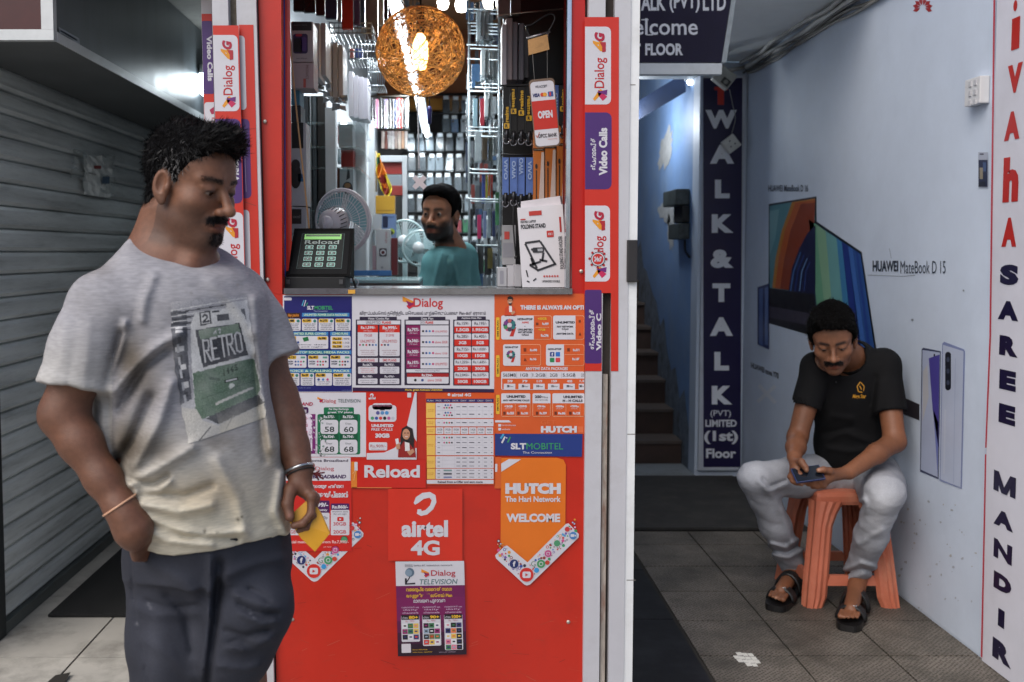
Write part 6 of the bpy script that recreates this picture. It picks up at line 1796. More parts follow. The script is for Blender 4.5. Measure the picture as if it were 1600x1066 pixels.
# ================================================================== passage: signs, wall graphic, stool, cables
SW = (240, 243, 250)
NV = (28, 20, 68)
def wall_signs():
 # tall vertical sign at the stairs
 Y = YB - 0.03
 root = empty('sign', P(1128, 430, Y), 'tall narrow navy sign with white letters spelling WALK & TALK downwards', 'sign')
 m = MB()
 a, b = P(1091, 735, Y), P(1165, 118, Y)
 m.box(a.x, b.x, Y, Y + 0.028, a.z, b.z, M((192, 198, 208), rough=0.4, var=0.08, scale=9))
 m.build('frame', root)
 q = Board(lambda x, y: P(x, y, Y), (0, -1, 0), 0.001)
 q.poly([(1098.5, 122), (1160, 122), (1157, 730), (1099, 730)], NV, 0)
 def L(s, x0, y0, x1, y1, c=SW, bd=0.06): q.text(s, x0, y0, x1, y1, c, 2, bd)
 q.rect(1121, 138, 1131, 164, (206, 50, 34), 2); q.rect(1116, 136, 1137, 141, (206, 50, 34), 3)
 L('W', 1102, 172, 1151, 201); L('A', 1109, 226, 1147, 256); L('L', 1117, 281, 1140, 310); L('K', 1112, 335, 1146, 364); L('&', 1110, 390, 1146, 419)
 L('T', 1113, 443, 1141, 472); L('A', 1109, 496, 1145, 525); L('L', 1116, 550, 1139, 579); L('K', 1112, 603, 1144, 632)
 L('(PVT)', 1110, 641, 1142, 653, SW, 0.01); L('LIMITED', 1102, 656, 1151, 667, SW, 0.035); L('(1st)', 1100, 673, 1153, 694, SW, 0.04); L('Floor', 1103, 701, 1150, 716, SW, 0.035)
 q.build('lettering', root)
 # hanging sign board under the upper floor
 Yt = 4.36
 root = empty('sign', P(1060, 60, Yt), 'wide dark navy hanging sign reading Welcome above the stair entrance', 'sign')
 def mp(x, y):                      # the board leans outward at its top
  p = P(x, y, Yt - 0.0011 * (97 - y))
  return p
 m = MB()
 c = [mp(880, 97.5), mp(1127, 97.5), mp(1151, -60), mp(880, -60)]
 k = Vector((0, 0.05, 0))
 m.hexa(c + [p + k for p in c], M((22, 20, 50), rough=0.35, var=0.08))
 m.build('panel', root)
 m = MB()
 c = [mp(1127.5, 97.5), mp(1135, 97.5), mp(1159, -60), mp(1152, -60)]
 m.hexa(c + [p + k for p in c], M((176, 186, 190), rough=0.4, var=0.2, scale=12))
 m.build('frame', root)
 q = Board(mp, (0, -1, 0), 0.002)
 q.text('WALK &', 910, -9, 978, 17, SW, 1, 0.03); q.text('TALK', 990, -9, 1040, 17, SW, 1, 0.03); q.text('(PVT)', 1046, -9, 1093, 20, SW, 1, 0.03); q.text('LTD', 1098, -9, 1134, 17, SW, 1, 0.03)
 q.text('Welcome', 953, 29, 1090, 55, SW, 1, 0.012)
 for x0, x1, y in ((1010, 1020, 54), (1002, 1013, 30.5)): q.rect(x0, y, x1, y + 1.6, SW, 1)
 q.text('1ST', 966, 68, 1001, 87, SW, 1, 0.05); q.text('FLOOR', 1008, 68, 1067, 87, SW, 1, 0.04)
 q.build('lettering', root)
 m = MB()
 m.box(0.5645, P(1128, 106, Yt).x, Yt + 0.0, Yt + 0.045, P(0, 116, Yt).z, P(0, 99, Yt).z, M((196, 202, 206), rough=0.4, var=0.12, scale=8, dirt=(130, 132, 130), dscale=8, damt=0.5))
 tag(m.build('lintel_rail'), 'pale metal rail running under the hanging Welcome sign', 'rail')
def wall_graphic():
 X = XW - 0.002
 root = empty('wall_poster', Vector((XW, 5, 1)), 'huge pale blue laptop and phone advertisement covering the passage wall', 'poster')
 m = MB()
 m.poly([(X, 3.40, 0.02), (X, YB - 0.012, 0.02), (X, YB - 0.012, 2.555), (X, 3.40, 2.9)], M((206, 217, 233), rough=0.62, var=0.045, scale=4, dirt=(176, 188, 206), dscale=1.3, damt=0.35, bump=0.5, bscale=5))
 m.build('sheet', root)
 q = Board(lambda x, y: PX(x, y, X), (-1, 0, 0), 0.0008, rough=0.35)
 # far laptop
 q.poly([(1201.5, 319), (1276, 307), (1277, 462), (1201, 452)], (30, 38, 52), 0)
 q.poly([(1203, 322), (1274, 310), (1275, 460), (1203, 450)], (96, 150, 160), 1)
 q.poly([(1203, 330), (1218, 327), (1212, 372), (1203, 400)], (128, 176, 182), 2)
 arch = lambda c, o0, o1, L: q.poly([(1207 + o0 * 0.9, 450 + o0 * 0.1), (1212 + o0, 405), (1222 + o0, 360), (1238 + o0, 316 + o0 * 0.2), (1274, 310 + o0 * 0.5), (1274, 312 + o1 * 0.9), (1248 + o1, 340 + o1), (1232 + o1, 380 + o1 * 0.6), (1224 + o1, 415), (1219 + o1, 452 + o1 * 0.1)], c, L)
 arch((196, 130, 44), 0, 14, 2); arch((190, 92, 36), 5, 18, 3); arch((150, 62, 28), 14, 24, 4)
 q.poly([(1233, 454), (1238, 420), (1250, 388), (1262, 365), (1275, 352), (1275, 460)], (24, 30, 72), 5)
 for k in range(4): q.line([(1236 + k * 7, 455), (1241 + k * 6.4, 424), (1252 + k * 5, 394 + k * 5)], 2.2 - k * 0.3, [(70, 110, 170), (34, 60, 130), (110, 150, 200), (50, 80, 150)][k], 6)
 q.poly([(1201, 452), (1277, 462), (1280, 528), (1201, 505)], (24, 24, 30), 0); q.poly([(1201, 478), (1278, 492), (1279, 512), (1201, 496)], (66, 62, 76), 1)
 # near laptop
 q.poly([(1262.5, 337), (1347, 394), (1372, 560), (1276, 500)], (24, 34, 48), 2)
 q.poly([(1264.5, 343), (1345, 397), (1368, 552), (1278, 497)], (50, 90, 160), 3)
 q.poly([(1264.5, 343), (1284, 356), (1300, 505), (1278, 492)], (120, 182, 146), 4); q.poly([(1276, 351), (1300, 367), (1318, 512), (1291, 500)], (150, 196, 160), 5); q.poly([(1291, 361), (1308, 372.5), (1322, 515), (1303, 500)], (120, 180, 180), 6)
 q.poly([(1308, 372.5), (1316, 378), (1332, 520), (1320, 514)], (70, 140, 190), 5)
 q.poly([(1316, 378), (1326, 384.5), (1346, 540), (1332, 525)], (34, 58, 140), 5); q.poly([(1326, 384.5), (1333, 389), (1354, 545), (1344, 538)], (66, 112, 190), 5)
 q.poly([(1338, 392), (1341, 394), (1362, 550), (1357, 546)], (40, 70, 150), 5)
 # phones and text
 q.poly([(1184.5, 449), (1202.5, 443), (1202.5, 546), (1184.5, 538)], (54, 66, 116), 7); q.poly([(1187, 452), (1193, 450), (1193, 540), (1187, 537)], (96, 120, 176), 8); q.poly([(1196, 450), (1201, 448), (1201, 540), (1196, 538)], (110, 134, 186), 8)
 ink = (62, 76, 96)
 q.text('HUAWEI MateBook D 16', 1201, 289, 1263, 299.5, ink, 2, 0.02)
 q.build('far_products', root)
 q = Board(lambda x, y: PX(x, y, X), (-1, 0, 0), 0.0008, rough=0.35)
 q.text('HUAWEI', 1364, 407.5, 1404, 424.5, (44, 56, 72), 2, 0.035); q.text('MateBook D 15', 1407.5, 408, 1478, 427.5, (56, 68, 84), 2, 0.0)
 def sk(x, y): return PX(x, y + (x - 1174) * 0.4, X)
 fm = q.fm; q.fm = sk; q.text('HUAWEI nova Y70', 1174, 566, 1217, 575, (40, 46, 58), 2, 0.03); q.fm = fm
 q.line([(1186, 602), (1212, 630)], 6, (228, 234, 244), 1); q.line([(1212, 603), (1184, 628)], 6, (228, 234, 244), 2)
 q.poly([(1410, 620), (1437, 632), (1437, 657), (1410, 646)], (52, 48, 54), 1)
 # petal emblem at the top
 for k in range(8):
  t = R(-160 + k * 20 + (0 if k < 4 else 0))
  a = math.radians(200 - k * 31.5)
  cx, cy = 1442, 12
  dx, dy = math.cos(a), -math.sin(a) * 0.9
  nx, ny = -dy, dx
  q.poly([(cx + dx * 4 , cy + dy * 4 ), (cx + dx * 11 + nx * 3.2, cy + dy * 12 + ny * 3.2), (cx + dx * 16, cy + dy * 17), (cx + dx * 11 - nx * 3.2, cy + dy * 12 - ny * 3.2)], (176, 40, 44), 1)
 # tape marks and stains
 q.line([(1356, 430), (1412, 432), (1430, 430)], 0.7, (140, 146, 152), 1); q.line([(1390, 388), (1393, 404)], 0.6, (140, 150, 160), 1)
 q.circ(1426, 500, 2, (150, 160, 172), 1); q.circ(1506, 454, 1.4, (150, 156, 164), 1)
 q.build('near_lettering', root); q = Board(lambda x, y: PX(x, y, X), (-1, 0, 0), 0.0008)
 q.poly([(1440.5, 546), (1443, 543.5), (1470.5, 549), (1467, 749), (1438, 737)], (70, 76, 108), 1)
 q.poly([(1442, 547), (1469.5, 551), (1466, 746), (1439.5, 734)], (186, 196, 222), 2)
 q.poly([(1452, 560), (1469, 554), (1467, 700), (1458, 640)], (84, 76, 160), 3); q.poly([(1459, 640), (1467, 660), (1466, 745), (1463, 700)], (120, 130, 196), 3); q.poly([(1443, 580), (1450, 570), (1452, 620), (1442, 660)], (200, 200, 206), 3)
 q.circ(1461, 555, 1.2, (20, 24, 40), 5, 2)
 q.poly([(1473, 537), (1476, 534), (1507, 546), (1508.5, 549), (1503.5, 764), (1469, 751)], (140, 152, 196), 3)
 q.poly([(1474.5, 539), (1506.5, 549), (1502, 762), (1470.5, 749)], (196, 206, 228), 4)
 q.rrect(1478, 550, 1487, 610, 4.4, (28, 32, 44), 5);
 for y in (562, 580, 598): q.circ(1482.5, y, 2.6, (70, 78, 100), 6, 4)
 q.line([(1494, 560), (1491, 755)], 1, (176, 188, 216), 5); q.line([(1478, 640), (1476, 740)], 2.5, (206, 214, 232), 5)
 q.build('near_products', root)
 # scuffs low on the wall
 q = Board(lambda x, y: PX(x, y, X), (-1, 0, 0), 0.0006)
 rnd = random.Random(31)
 for _ in range(46):
  x, y = rnd.uniform(1405, 1525), rnd.uniform(770, 960)
  r = rnd.uniform(0.5, 2.2)
  q.poly([(x + r * rnd.uniform(0.5, 1.4) * math.cos(t), y + r * rnd.uniform(0.5, 1.6) * math.sin(t)) for t in [k * 0.9 for k in range(7)]], rnd.choice([(188, 196, 208), (176, 182, 190), (190, 190, 188)]), 1)
 q.build('scuff_marks', root)
def sari_sign():
 X = XW - 0.014
 root = empty('sign', Vector((XW, 3, 1)), 'tall white sign board with red and navy letters at the right edge', 'sign')
 a, b = PX(1534, 1030, X), PX(1553, 0, X)
 m = MB()
 m.hexa([(X, 2.3, 0.015), (X, a.y, 0.015), (X, b.y, 3.3), (X, 2.3, 3.3), (XW - 0.0005, 2.3, 0.015), (XW - 0.0005, a.y, 0.015), (XW - 0.0005, b.y, 3.3), (XW - 0.0005, 2.3, 3.3)], M((214, 214, 224), rough=0.35, var=0.04, scale=5, dirt=(176, 172, 178), dscale=2, damt=0.3))
 m.build('board', root)
 q = Board(lambda x, y: PX(x, y, X), (-1, 0, 0), 0.001)
 q.poly([(1553.5, -60), (1556.5, -60), (1549, 525), (1542, 700), (1539.8, 700), (1546.5, 525)], (200, 60, 76), 1)
 q.poly([(1539.6, 710), (1541.8, 710), (1535.5, 1028), (1533, 1026)], (200, 60, 76), 1)
 q.build('red_edge', root)
 q = Board(lambda u, v: Vector((X, -u, -v)), (-1, 0, 0), 0.001)
 red, nv = (190, 34, 22), (24, 18, 56)
 L = [('V', 1575, 97, 1598, 148, red, 0.07), ('A', 1570, 172, 1594, 221, red, 0.07), ('h', 1568, 244, 1592, 317, red, 0.06), ('A', 1566, 340, 1589, 386, red, 0.07),
         ('S', 1563, 413, 1592, 446, nv, 0.075), ('A', 1560, 469, 1592, 502, nv, 0.075), ('R', 1562, 523, 1591, 559, nv, 0.075), ('E', 1562, 576, 1588, 613, nv, 0.075), ('E', 1561, 629, 1587, 667, nv, 0.075),
         ('M', 1553, 733, 1588, 780, nv, 0.012), ('A', 1553, 792, 1584, 833, nv, 0.075), ('N', 1553, 839, 1582, 885, nv, 0.05), ('D', 1553, 890, 1581, 934, nv, 0.075), ('I', 1560, 949, 1570, 984, nv, 0.05), ('R', 1551, 993, 1581, 1047, nv, 0.075)]
 for s, x0, y0, x1, y1, c, bd in L:
  cx, cy, w = (x0 + x1) / 2, (y0 + y1) / 2, x1 - x0
  h = (y1 - y0) - abs(cy - 395) / (cx - 700) * w
  pc = PX(cx, cy, X); sc = pc.y / F_PX * 1.0
  u0, u1 = -PX(x0, cy, X).y, -PX(x1, cy, X).y
  if s == 'M':
   t0, b0 = -pc.z - h * sc / 2, -pc.z + h * sc / 2; w_ = (u1 - u0); X_ = lambda a: u0 + a * w_
   for j, ((a, y), (c_, z)) in enumerate((((0.0, b0), (0.0, t0)), ((0.76, b0), (0.76, t0)), ((0.0, t0), (0.38, b0)), ((0.76, t0), (0.38, b0)))): q.poly([(X_(a), y), (X_(a + 0.24), y), (X_(c_ + 0.24), z), (X_(c_), z)], nv, 1 + j)
   continue
  q.text(s, u0, -pc.z - h * sc / 2, u1, -pc.z + h * sc / 2, c, 1, bd)
 def bx(x0, y0, x1, y1):
  a, b = PX(x0, y0, X), PX(x1, y1, X)
  q.rect(-a.y, -a.z, -b.y, -b.z, red, 1)
 a = PX(1587, 9, X); q.circ(-a.y, -a.z, 0.011, red, 1, 0.018)
 bx(1582, 30, 1593, 75)
 q.build('lettering', root)
 # white switch box and a small card beside the sign
 X = XW - 0.003
 p = PX(1536, 145, X)
 m = MB()
 a, b = PX(1523, 124, X), PX(1546, 164, X)
 m.box(X - 0.035, X - 0.0005, b.y, a.y, PX(1535, 164, X).z, PX(1535, 122, X).z, M((212, 212, 214), rough=0.3, var=0.05), bev=0.004)
 o = empty('switch_box', p, 'white wall switch box beside the red edged sign board', 'switch')
 m.build('case', o)
 m = MB()
 for i in range(2):
  for j in range(3):
   y = p.y - 0.016 + i * 0.034; z = p.z - 0.034 + j * 0.033
   m.box(X - 0.0385, X - 0.0352, y - 0.008, y + 0.008, z - 0.009, z + 0.009, M((190, 190, 194), rough=0.3))
 m.build('rocker', o)
 q = Board(lambda x, y: PX(x, y, X), (-1, 0, 0), 0.002)
 q.rect(1529.5, 238, 1544.5, 293, (176, 182, 198), 0); q.rect(1530, 250, 1544, 292, (34, 40, 72), 1); q.rect(1532, 262, 1537, 280, (150, 140, 120), 2); q.rect(1537, 254, 1542, 268, (70, 90, 130), 2); q.rect(1531, 284, 1541, 291, (24, 26, 44), 3); q.rect(1532, 240, 1538, 242, (60, 60, 80), 1)
 o = q.build('card'); tag(o, 'small dark photo card stuck on the wall below the white switch box', 'card')
def cables():
 root = empty('cable_run', PX(1250, 50, XW), 'bundle of dusty grey cables along the top of the passage wall', 'cable')
 X = XW
 for k, (c, r, dz, dx) in enumerate((((206, 206, 202), 0.018, 0.0, 0.02), ((120, 118, 112), 0.009, -0.03, 0.014), ((150, 148, 142), 0.008, -0.045, 0.012), ((186, 186, 182), 0.012, 0.03, 0.05), ((96, 94, 90), 0.006, -0.018, 0.034))):
  m = MB()
  pts = []
  rnd = random.Random(k)
  for i in range(15):
   Y = YB - 0.02 - i * 0.2
   pts.append((X - dx + rnd.uniform(-0.004, 0.002) , Y, 2.575 + dz + rnd.uniform(-0.008, 0.008) + 0.008 * math.sin(i * 1.1 + k)))
  m.tube(smooth_path(pts, 4), r, M(c, rough=0.6, var=0.15))
  m.build('cable', root)
 m = MB()
 Yl = YB - 0.03
 m.tube([P(1000, 112, Yl), P(1130, 112, Yl), (XW - 0.03, Yl, 2.575)], 0.012, M((190, 190, 184), rough=0.5, var=0.1), n=8)
 m.build('cable', root)
 # junction box and dangling adaptor
 Yj = 5.95
 o = empty('junction_box', P(1130, 122, Yj), 'grimy open junction box hanging askew above the vertical sign', 'junction box')
 T = Matrix.Translation(P(1131, 122, Yj)) @ Matrix.Rotation(R(38), 4, 'Y')
 m = MB(); m.box(-0.055, 0.055, -0.03, 0.03, -0.05, 0.05, M((176, 178, 172), rough=0.5, var=0.2, dirt=(90, 88, 80), dscale=14, damt=0.6), bev=0.006, T=T); m.build('case', o)
 m = MB(); m.box(-0.006, 0.046, -0.0325, -0.0305, -0.04, 0.0, M((64, 66, 64), rough=0.6), T=T); m.lathe([(0.014, 0), (0.012, 0.006), (0, 0.007)], M((150, 150, 144)), n=10, T=T @ Matrix.Translation((0.02, -0.0325, -0.02)) @ Matrix.Rotation(R(90), 4, 'X')); m.build('socket', o)
 T2 = Matrix.Translation(P(1122, 88, Yj))
 m = MB(); m.lathe([(0.045, -0.03), (0.048, 0.0), (0.04, 0.035), (0.0, 0.04)], M((150, 152, 150), rough=0.5, var=0.2, dirt=(60, 60, 58), dscale=12, damt=0.7), T=T2 @ Matrix.Rotation(R(-60), 4, 'X')); m.build('cover', o)
 m = MB(); m.tube(smooth_path([P(1131, 92, Yj), P(1141, 70, Yj), P(1138, 40, 5.7), P(1147, -5, 5.3)]), 0.007, M((140, 140, 136))); m.build('conduit', o)
 o = empty('adaptor', P(1142, 224, YB - 0.06), 'white socket adaptor dangling on a thin wire over the vertical sign', 'adaptor')
 T = Matrix.Translation(P(1142, 225, YB - 0.06)) @ Matrix.Rotation(R(-38), 4, 'Y')
 m = MB(); m.box(-0.045, 0.045, -0.02, 0.02, -0.045, 0.045, M((206, 206, 200), rough=0.35, var=0.1), bev=0.006, T=T); m.build('case', o)
 m = MB()
 for x, z in ((0, 0.02), (-0.016, -0.012), (0.016, -0.012)): m.box(x - 0.005, x + 0.005, -0.0212, -0.0203, z - 0.004, z + 0.004, M((60, 60, 60)), T=T)
 m.build('socket', o)
 m = MB(); m.tube(smooth_path([P(1140, 140, Yj + 0.2), P(1145, 165, YB - 0.06), P(1149, 185, YB - 0.05), P(1143, 210, YB - 0.06)]), 0.0025, M((150, 150, 146)), n=5); m.build('wire', o)
 # stair lamp and meters
 xb = P(1090, 400, YB).x
 p = P(1079, 124, YB + 0.22)
 o = empty('stair_lamp', p, 'small silver bulb lamp at the top corner of the stair doorway', 'lamp')
 m = MB(); m.lathe([(0.0, 0.05), (0.03, 0.045), (0.045, 0.0), (0.04, -0.01)], M((170, 176, 180), rough=0.2, metal=0.8), T=Matrix.Translation(p)); m.build('shade', o)
 m = MB(); m.lathe([(0.022, -0.008), (0.024, -0.02), (0.015, -0.035), (0, -0.038)], EMIT((235, 245, 255), 6), n=14, T=Matrix.Translation(p)); m.build('bulb', o)
 l = bpy.data.lights.new('stair_light', 'POINT'); l.energy = 12; l.color = (0.86, 0.93, 1); l.shadow_soft_size = 0.12
 lo = bpy.data.objects.new('stair_light', l); COL.objects.link(lo); lo.location = p + Vector((-0.32, 0.42, -0.2))
 o = empty('electric_meter', PX(1062, 330, xb), 'dark grimy electric meters screwed to the blue stairwell wall', 'meter')
 m = MB()
 mm = M((70, 78, 78), rough=0.5, var=0.3, scale=20, dirt=(24, 26, 26), dscale=18, damt=0.9)
 def onwall(x0, y0, x1, y1, d, mat):
  a, b = PX(x0, y1, xb), PX(x1, y0, xb)
  zl, zh = PX((x0 + x1) / 2, y1, xb).z, PX((x0 + x1) / 2, y0, xb).z
  m.box(xb - d, xb - 0.001, min(a.y, b.y), max(a.y, b.y), zl, zh, mat, bev=0.006)
 onwall(1056, 298, 1078, 322, 0.09, mm); m.build('meter_case', o); m = MB()
 onwall(1064, 322.5, 1078, 348, 0.05, M((30, 32, 34), rough=0.6)); m.build('fuse_box', o); m = MB()
 onwall(1060, 350, 1078, 374, 0.07, mm); m.build('meter_case', o); m = MB()
 m.tube(smooth_path([PX(1070, 375, xb - 0.02), PX(1071, 392, xb - 0.02), PX(1077, 402, xb - 0.012)]), 0.008, M((24, 26, 30))); m.build('cable', o)
 # scrap of paper on the floor
 m = MB()
 rnd = random.Random(9)
 pm = M((214, 212, 204), rough=0.7, var=0.05)
 for i in range(4):
  for j in range(4):
   if (i, j) in ((0, 0), (3, 3), (0, 3)): continue
   x, y = 1150 + i * 9 + j * 5 - 10, 1019 + j * 5.5 + i * 0.6
   g = 0.8
   m.poly([PZ(x, y, 0.0135), PZ(x + 8.2, y + rnd.uniform(-g, g), 0.0145), PZ(x + 12, y + 4.8, 0.0138), PZ(x + 4 + rnd.uniform(-g, g), y + 5, 0.0142)], pm)
 tag(m.build('paper_scrap'), 'torn white paper scraps trodden onto the passage tiles', 'paper')
def stool():
 c = Vector((1.62, 4.09, 0.012))
 root = empty('stool', c, 'worn orange plastic stool under the seated man', 'stool')
 mat = M((190, 108, 82), rough=0.5, var=0.1, scale=8, dirt=(204, 150, 124), dscale=7, damt=0.45, spec=0.4, bump=0.12, bscale=30)
 H = 0.455
 def hw(z): return 0.186 - 0.050 * (z / H)
 def lw(z):                                                # half the side's clear opening
  if z < 0.085: return 0.104 + 0.012 * (1 - z / 0.085)
  return 0.098
 # four corner legs, each an angle of two ribbed flanges
 for sx in (-1, 1):
  for sy in (-1, 1):
   m = MB()
   for ax in (0, 1):
    vs, fs = [], []
    zs = [0, 0.04, 0.085, 0.16, 0.24, 0.32, 0.37, 0.40, 0.42]
    us = [0, 0.16, 0.3, 0.42, 0.55, 0.7, 0.85, 1]
    rib = [0, 0.0, 0.008, 0.002, 0.008, 0.0, 0.0, -0.012]
    for z in zs:
     o = hw(z)
     inner = 0.108 - 0.046 * z / H + (0.012 if z < 0.02 else 0)
     if z > 0.34: inner = inner - (z - 0.34) * 0.5
     for u, rb in zip(us, rib):
      t = o + (inner - o) * u
      a, b = t, o + rb
      vs.append(((sx * a, sy * b, z) if ax == 0 else (sx * b, sy * a, z)))
    n = len(us)
    for i in range(len(zs) - 1):
     for k in range(n - 1): fs.append((i * n + k, i * n + k + 1, (i + 1) * n + k + 1, (i + 1) * n + k))
    m.add([Vector(v) + c for v in vs], fs, mat, False)
   o = m.build('leg', root)
   md = o.modifiers.new('thick', 'SOLIDIFY'); md.thickness = 0.005
 # rails between the legs low down
 for ax in (0, 1):
  for s in (-1, 1):
   m = MB()
   z0, z1 = 0.085, 0.125
   a0, a1 = hw(z0) - 0.004, hw(z1) - 0.004
   x0 = 0.088
   pts = [(-x0 - 0.012, s * a0, z0), (x0 + 0.012, s * a0, z0), (x0, s * a1, z1), (-x0, s * a1, z1)]
   if ax: pts = [(p[1], p[0], p[2]) for p in pts]
   off = (0, -s * 0.02, 0) if ax == 0 else (-s * 0.02, 0, 0)
   m.prism([Vector(p) + c for p in pts], off, mat)
   m.build('rail', root)
 m = MB()
 o = hw(H)
 m.box(c.x - o - 0.004, c.x + o + 0.004, c.y - o - 0.004, c.y + o + 0.004, c.z + 0.40, c.z + H, mat, bev=0.018)
 m.build('seat', root)
wall_signs(); wall_graphic(); sari_sign(); cables(); stool()
# ================================================================== continuous bodies: smooth solids meshed as one surface
def V3(*a): return np.array(a, float)
def pj(px, py, Y): return np.array(P(px, py, Y))
def s_cap(p, a, b, ra, rb=None):
 rb = ra if rb is None else rb
 ab = b - a
 t = np.clip(((p - a) @ ab) / (ab @ ab), 0, 1)
 return np.linalg.norm(p - a - t[:, None] * ab, axis=1) - (ra + (rb - ra) * t)
def s_ell(p, c, r, Rm=None):
 q = p - c
 if Rm is not None: q = q @ Rm
 r = np.asarray(r, float)
 k0 = np.linalg.norm(q / r, axis=1)
 k1 = np.linalg.norm(q / (r * r), axis=1)
 return k0 * (k0 - 1) / np.maximum(k1, 1e-9)
def s_box(p, c, h, r, Rm=None):
 q = p - c
 if Rm is not None: q = q @ Rm
 q = np.abs(q) - (np.asarray(h) - r)
 return np.linalg.norm(np.maximum(q, 0), axis=1) + np.minimum(q.max(axis=1), 0) - r
def smin(a, b, k):
 h = np.maximum(k - np.abs(a - b), 0) / k
 return np.minimum(a, b) - h * h * k * 0.25
def smax(a, b, k): return -smin(-a, -b, k)
def chain(p, pts, k=0.02):
 """limb through joints (point, radius)"""
 d = None
 for (a, ra), (b, rb) in zip(pts[:-1], pts[1:]):
  e = s_cap(p, a, b, ra, rb)
  d = e if d is None else smin(d, e, k)
 return d
def pix(p):
 """picture coordinates of points, used to place creases on the near side of cloth"""
 c, s = math.cos(PITCH), math.sin(PITCH)
 q = p - V3(0, 0, CAM_Z)
 z = q[:, 1] * c - q[:, 2] * s
 y = q[:, 1] * s + q[:, 2] * c
 return CX + F_PX * q[:, 0] / z, CY - F_PX * y / z
def crease(px, py, pts, w):
 best = None
 for (xa, ya), (xb, yb) in zip(pts[:-1], pts[1:]):
  dx, dy = xb - xa, yb - ya
  t = np.clip(((px - xa) * dx + (py - ya) * dy) / (dx * dx + dy * dy), 0, 1)
  d = (px - xa - t * dx) ** 2 + (py - ya - t * dy) ** 2
  best = d if best is None else np.minimum(best, d)
 return np.exp(-best / (w * w))
def wob(p, s, seed=0):
 """cheap smooth noise"""
 r = np.random.default_rng(seed)
 o = np.zeros(len(p))
 for k in range(7):
  d = r.normal(size=3); d /= np.linalg.norm(d)
  o += np.sin((p @ d) * s * (0.6 + 0.25 * k) + r.uniform(0, 6.28)) / (1 + 0.35 * k)
 return o / 3.2
def solidify(name, f, lo, hi, h, mat, parent=None, col=None, smooth=1):
 """surface nets over the zero level of f, evaluated only near the surface"""
 lo, hi = np.asarray(lo, float), np.asarray(hi, float)
 B = 8
 nb = np.ceil((hi - lo) / (B * h)).astype(int) + 1
 g = np.stack(np.meshgrid(*[np.arange(n) for n in nb], indexing='ij'), -1).reshape(-1, 3)
 d = f(lo + (g + 0.5) * B * h)
 g = g[np.abs(d) < B * h * 1.7]
 idx = np.stack(np.meshgrid(*[np.arange(B + 1)] * 3, indexing='ij'), -1).reshape(-1, 3)
 K = (nb.max() + 2) * B
 ids, pos, quads = [], [], []
 corners = np.array([(i, j, k) for i in (0, 1) for j in (0, 1) for k in (0, 1)])
 edges = [(a, b) for a in range(8) for b in range(a + 1, 8) if np.abs(corners[a] - corners[b]).sum() == 1]
 for c0 in range(0, len(g), 250):
  gb = g[c0:c0 + 250]
  gi = gb[:, None, :] * B + idx[None]
  v = f(lo + gi.reshape(-1, 3) * h).reshape(len(gb), B + 1, B + 1, B + 1)
  cv = np.stack([v[:, a:a + B, b:b + B, c:c + B] for a, b, c in corners], -1)
  sg = cv < 0
  act = sg.any(-1) & ~sg.all(-1)
  w = np.argwhere(act)
  if len(w):
   cvv = cv[act]
   acc = np.zeros((len(w), 3)); cnt = np.zeros(len(w))
   for a, b in edges:
    m = (cvv[:, a] < 0) != (cvv[:, b] < 0)
    t = np.where(m, cvv[:, a] / np.where(m, cvv[:, a] - cvv[:, b], 1), 0)
    acc += np.where(m[:, None], corners[a] + t[:, None] * (corners[b] - corners[a]), 0); cnt += m
   cell = gb[w[:, 0]] * B + w[:, 1:]
   ids.append((cell[:, 0] * K + cell[:, 1]) * K + cell[:, 2]); pos.append(lo + (cell + acc / cnt[:, None]) * h)
  for ax in range(3):
   sl0 = [slice(None), slice(0, B), slice(0, B), slice(0, B)]; sl1 = list(sl0); sl1[ax + 1] = slice(1, B + 1)
   a, b = v[tuple(sl0)] < 0, v[tuple(sl1)] < 0
   w = np.argwhere(a != b)
   if not len(w): continue
   fl = a[a != b]
   cell = gb[w[:, 0]] * B + w[:, 1:]
   u, t = (ax + 1) % 3, (ax + 2) % 3
   q = []
   for du, dt in ((0, 0), (-1, 0), (-1, -1), (0, -1)):
    c = cell.copy(); c[:, u] += du; c[:, t] += dt
    q.append((c[:, 0] * K + c[:, 1]) * K + c[:, 2])
   q = np.stack(q, 1)
   q[~fl] = q[~fl][:, ::-1]
   quads.append(q)
 ids = np.concatenate(ids); pos = np.concatenate(pos); quads = np.concatenate(quads)
 order = np.argsort(ids); ids, pos = ids[order], pos[order]
 k = np.searchsorted(ids, quads); k = np.clip(k, 0, len(ids) - 1)
 ok = (ids[k] == quads).all(1)
 k = k[ok]
 for _ in range(smooth):
  acc = np.zeros_like(pos); cnt = np.zeros(len(pos))
  for a in range(4):
   np.add.at(acc, k[:, a], pos[k[:, (a + 1) % 4]] + pos[k[:, (a + 3) % 4]]); np.add.at(cnt, k[:, a], 2)
  pos = np.where(cnt[:, None] > 0, 0.5 * pos + 0.5 * acc / np.maximum(cnt, 1)[:, None], pos)
 me = bpy.data.meshes.new(name)
 me.from_pydata(pos.tolist(), [], k.tolist())
 me.polygons.foreach_set('use_smooth', np.ones(len(k), bool))
 me.materials.append(mat)
 if col is not None:
  c = np.asarray(col(pos), float) / 255.0
  c = np.clip(c, 0, 1)
  c = np.where(c <= 0.04045, c / 12.92, ((c + 0.055) / 1.055) ** 2.4)
  at = me.color_attributes.new('Col', 'FLOAT_COLOR', 'POINT')
  at.data.foreach_set('color', np.concatenate([c, np.ones((len(c), 1))], 1).ravel())
 me.update()
 return link(name, me, parent)
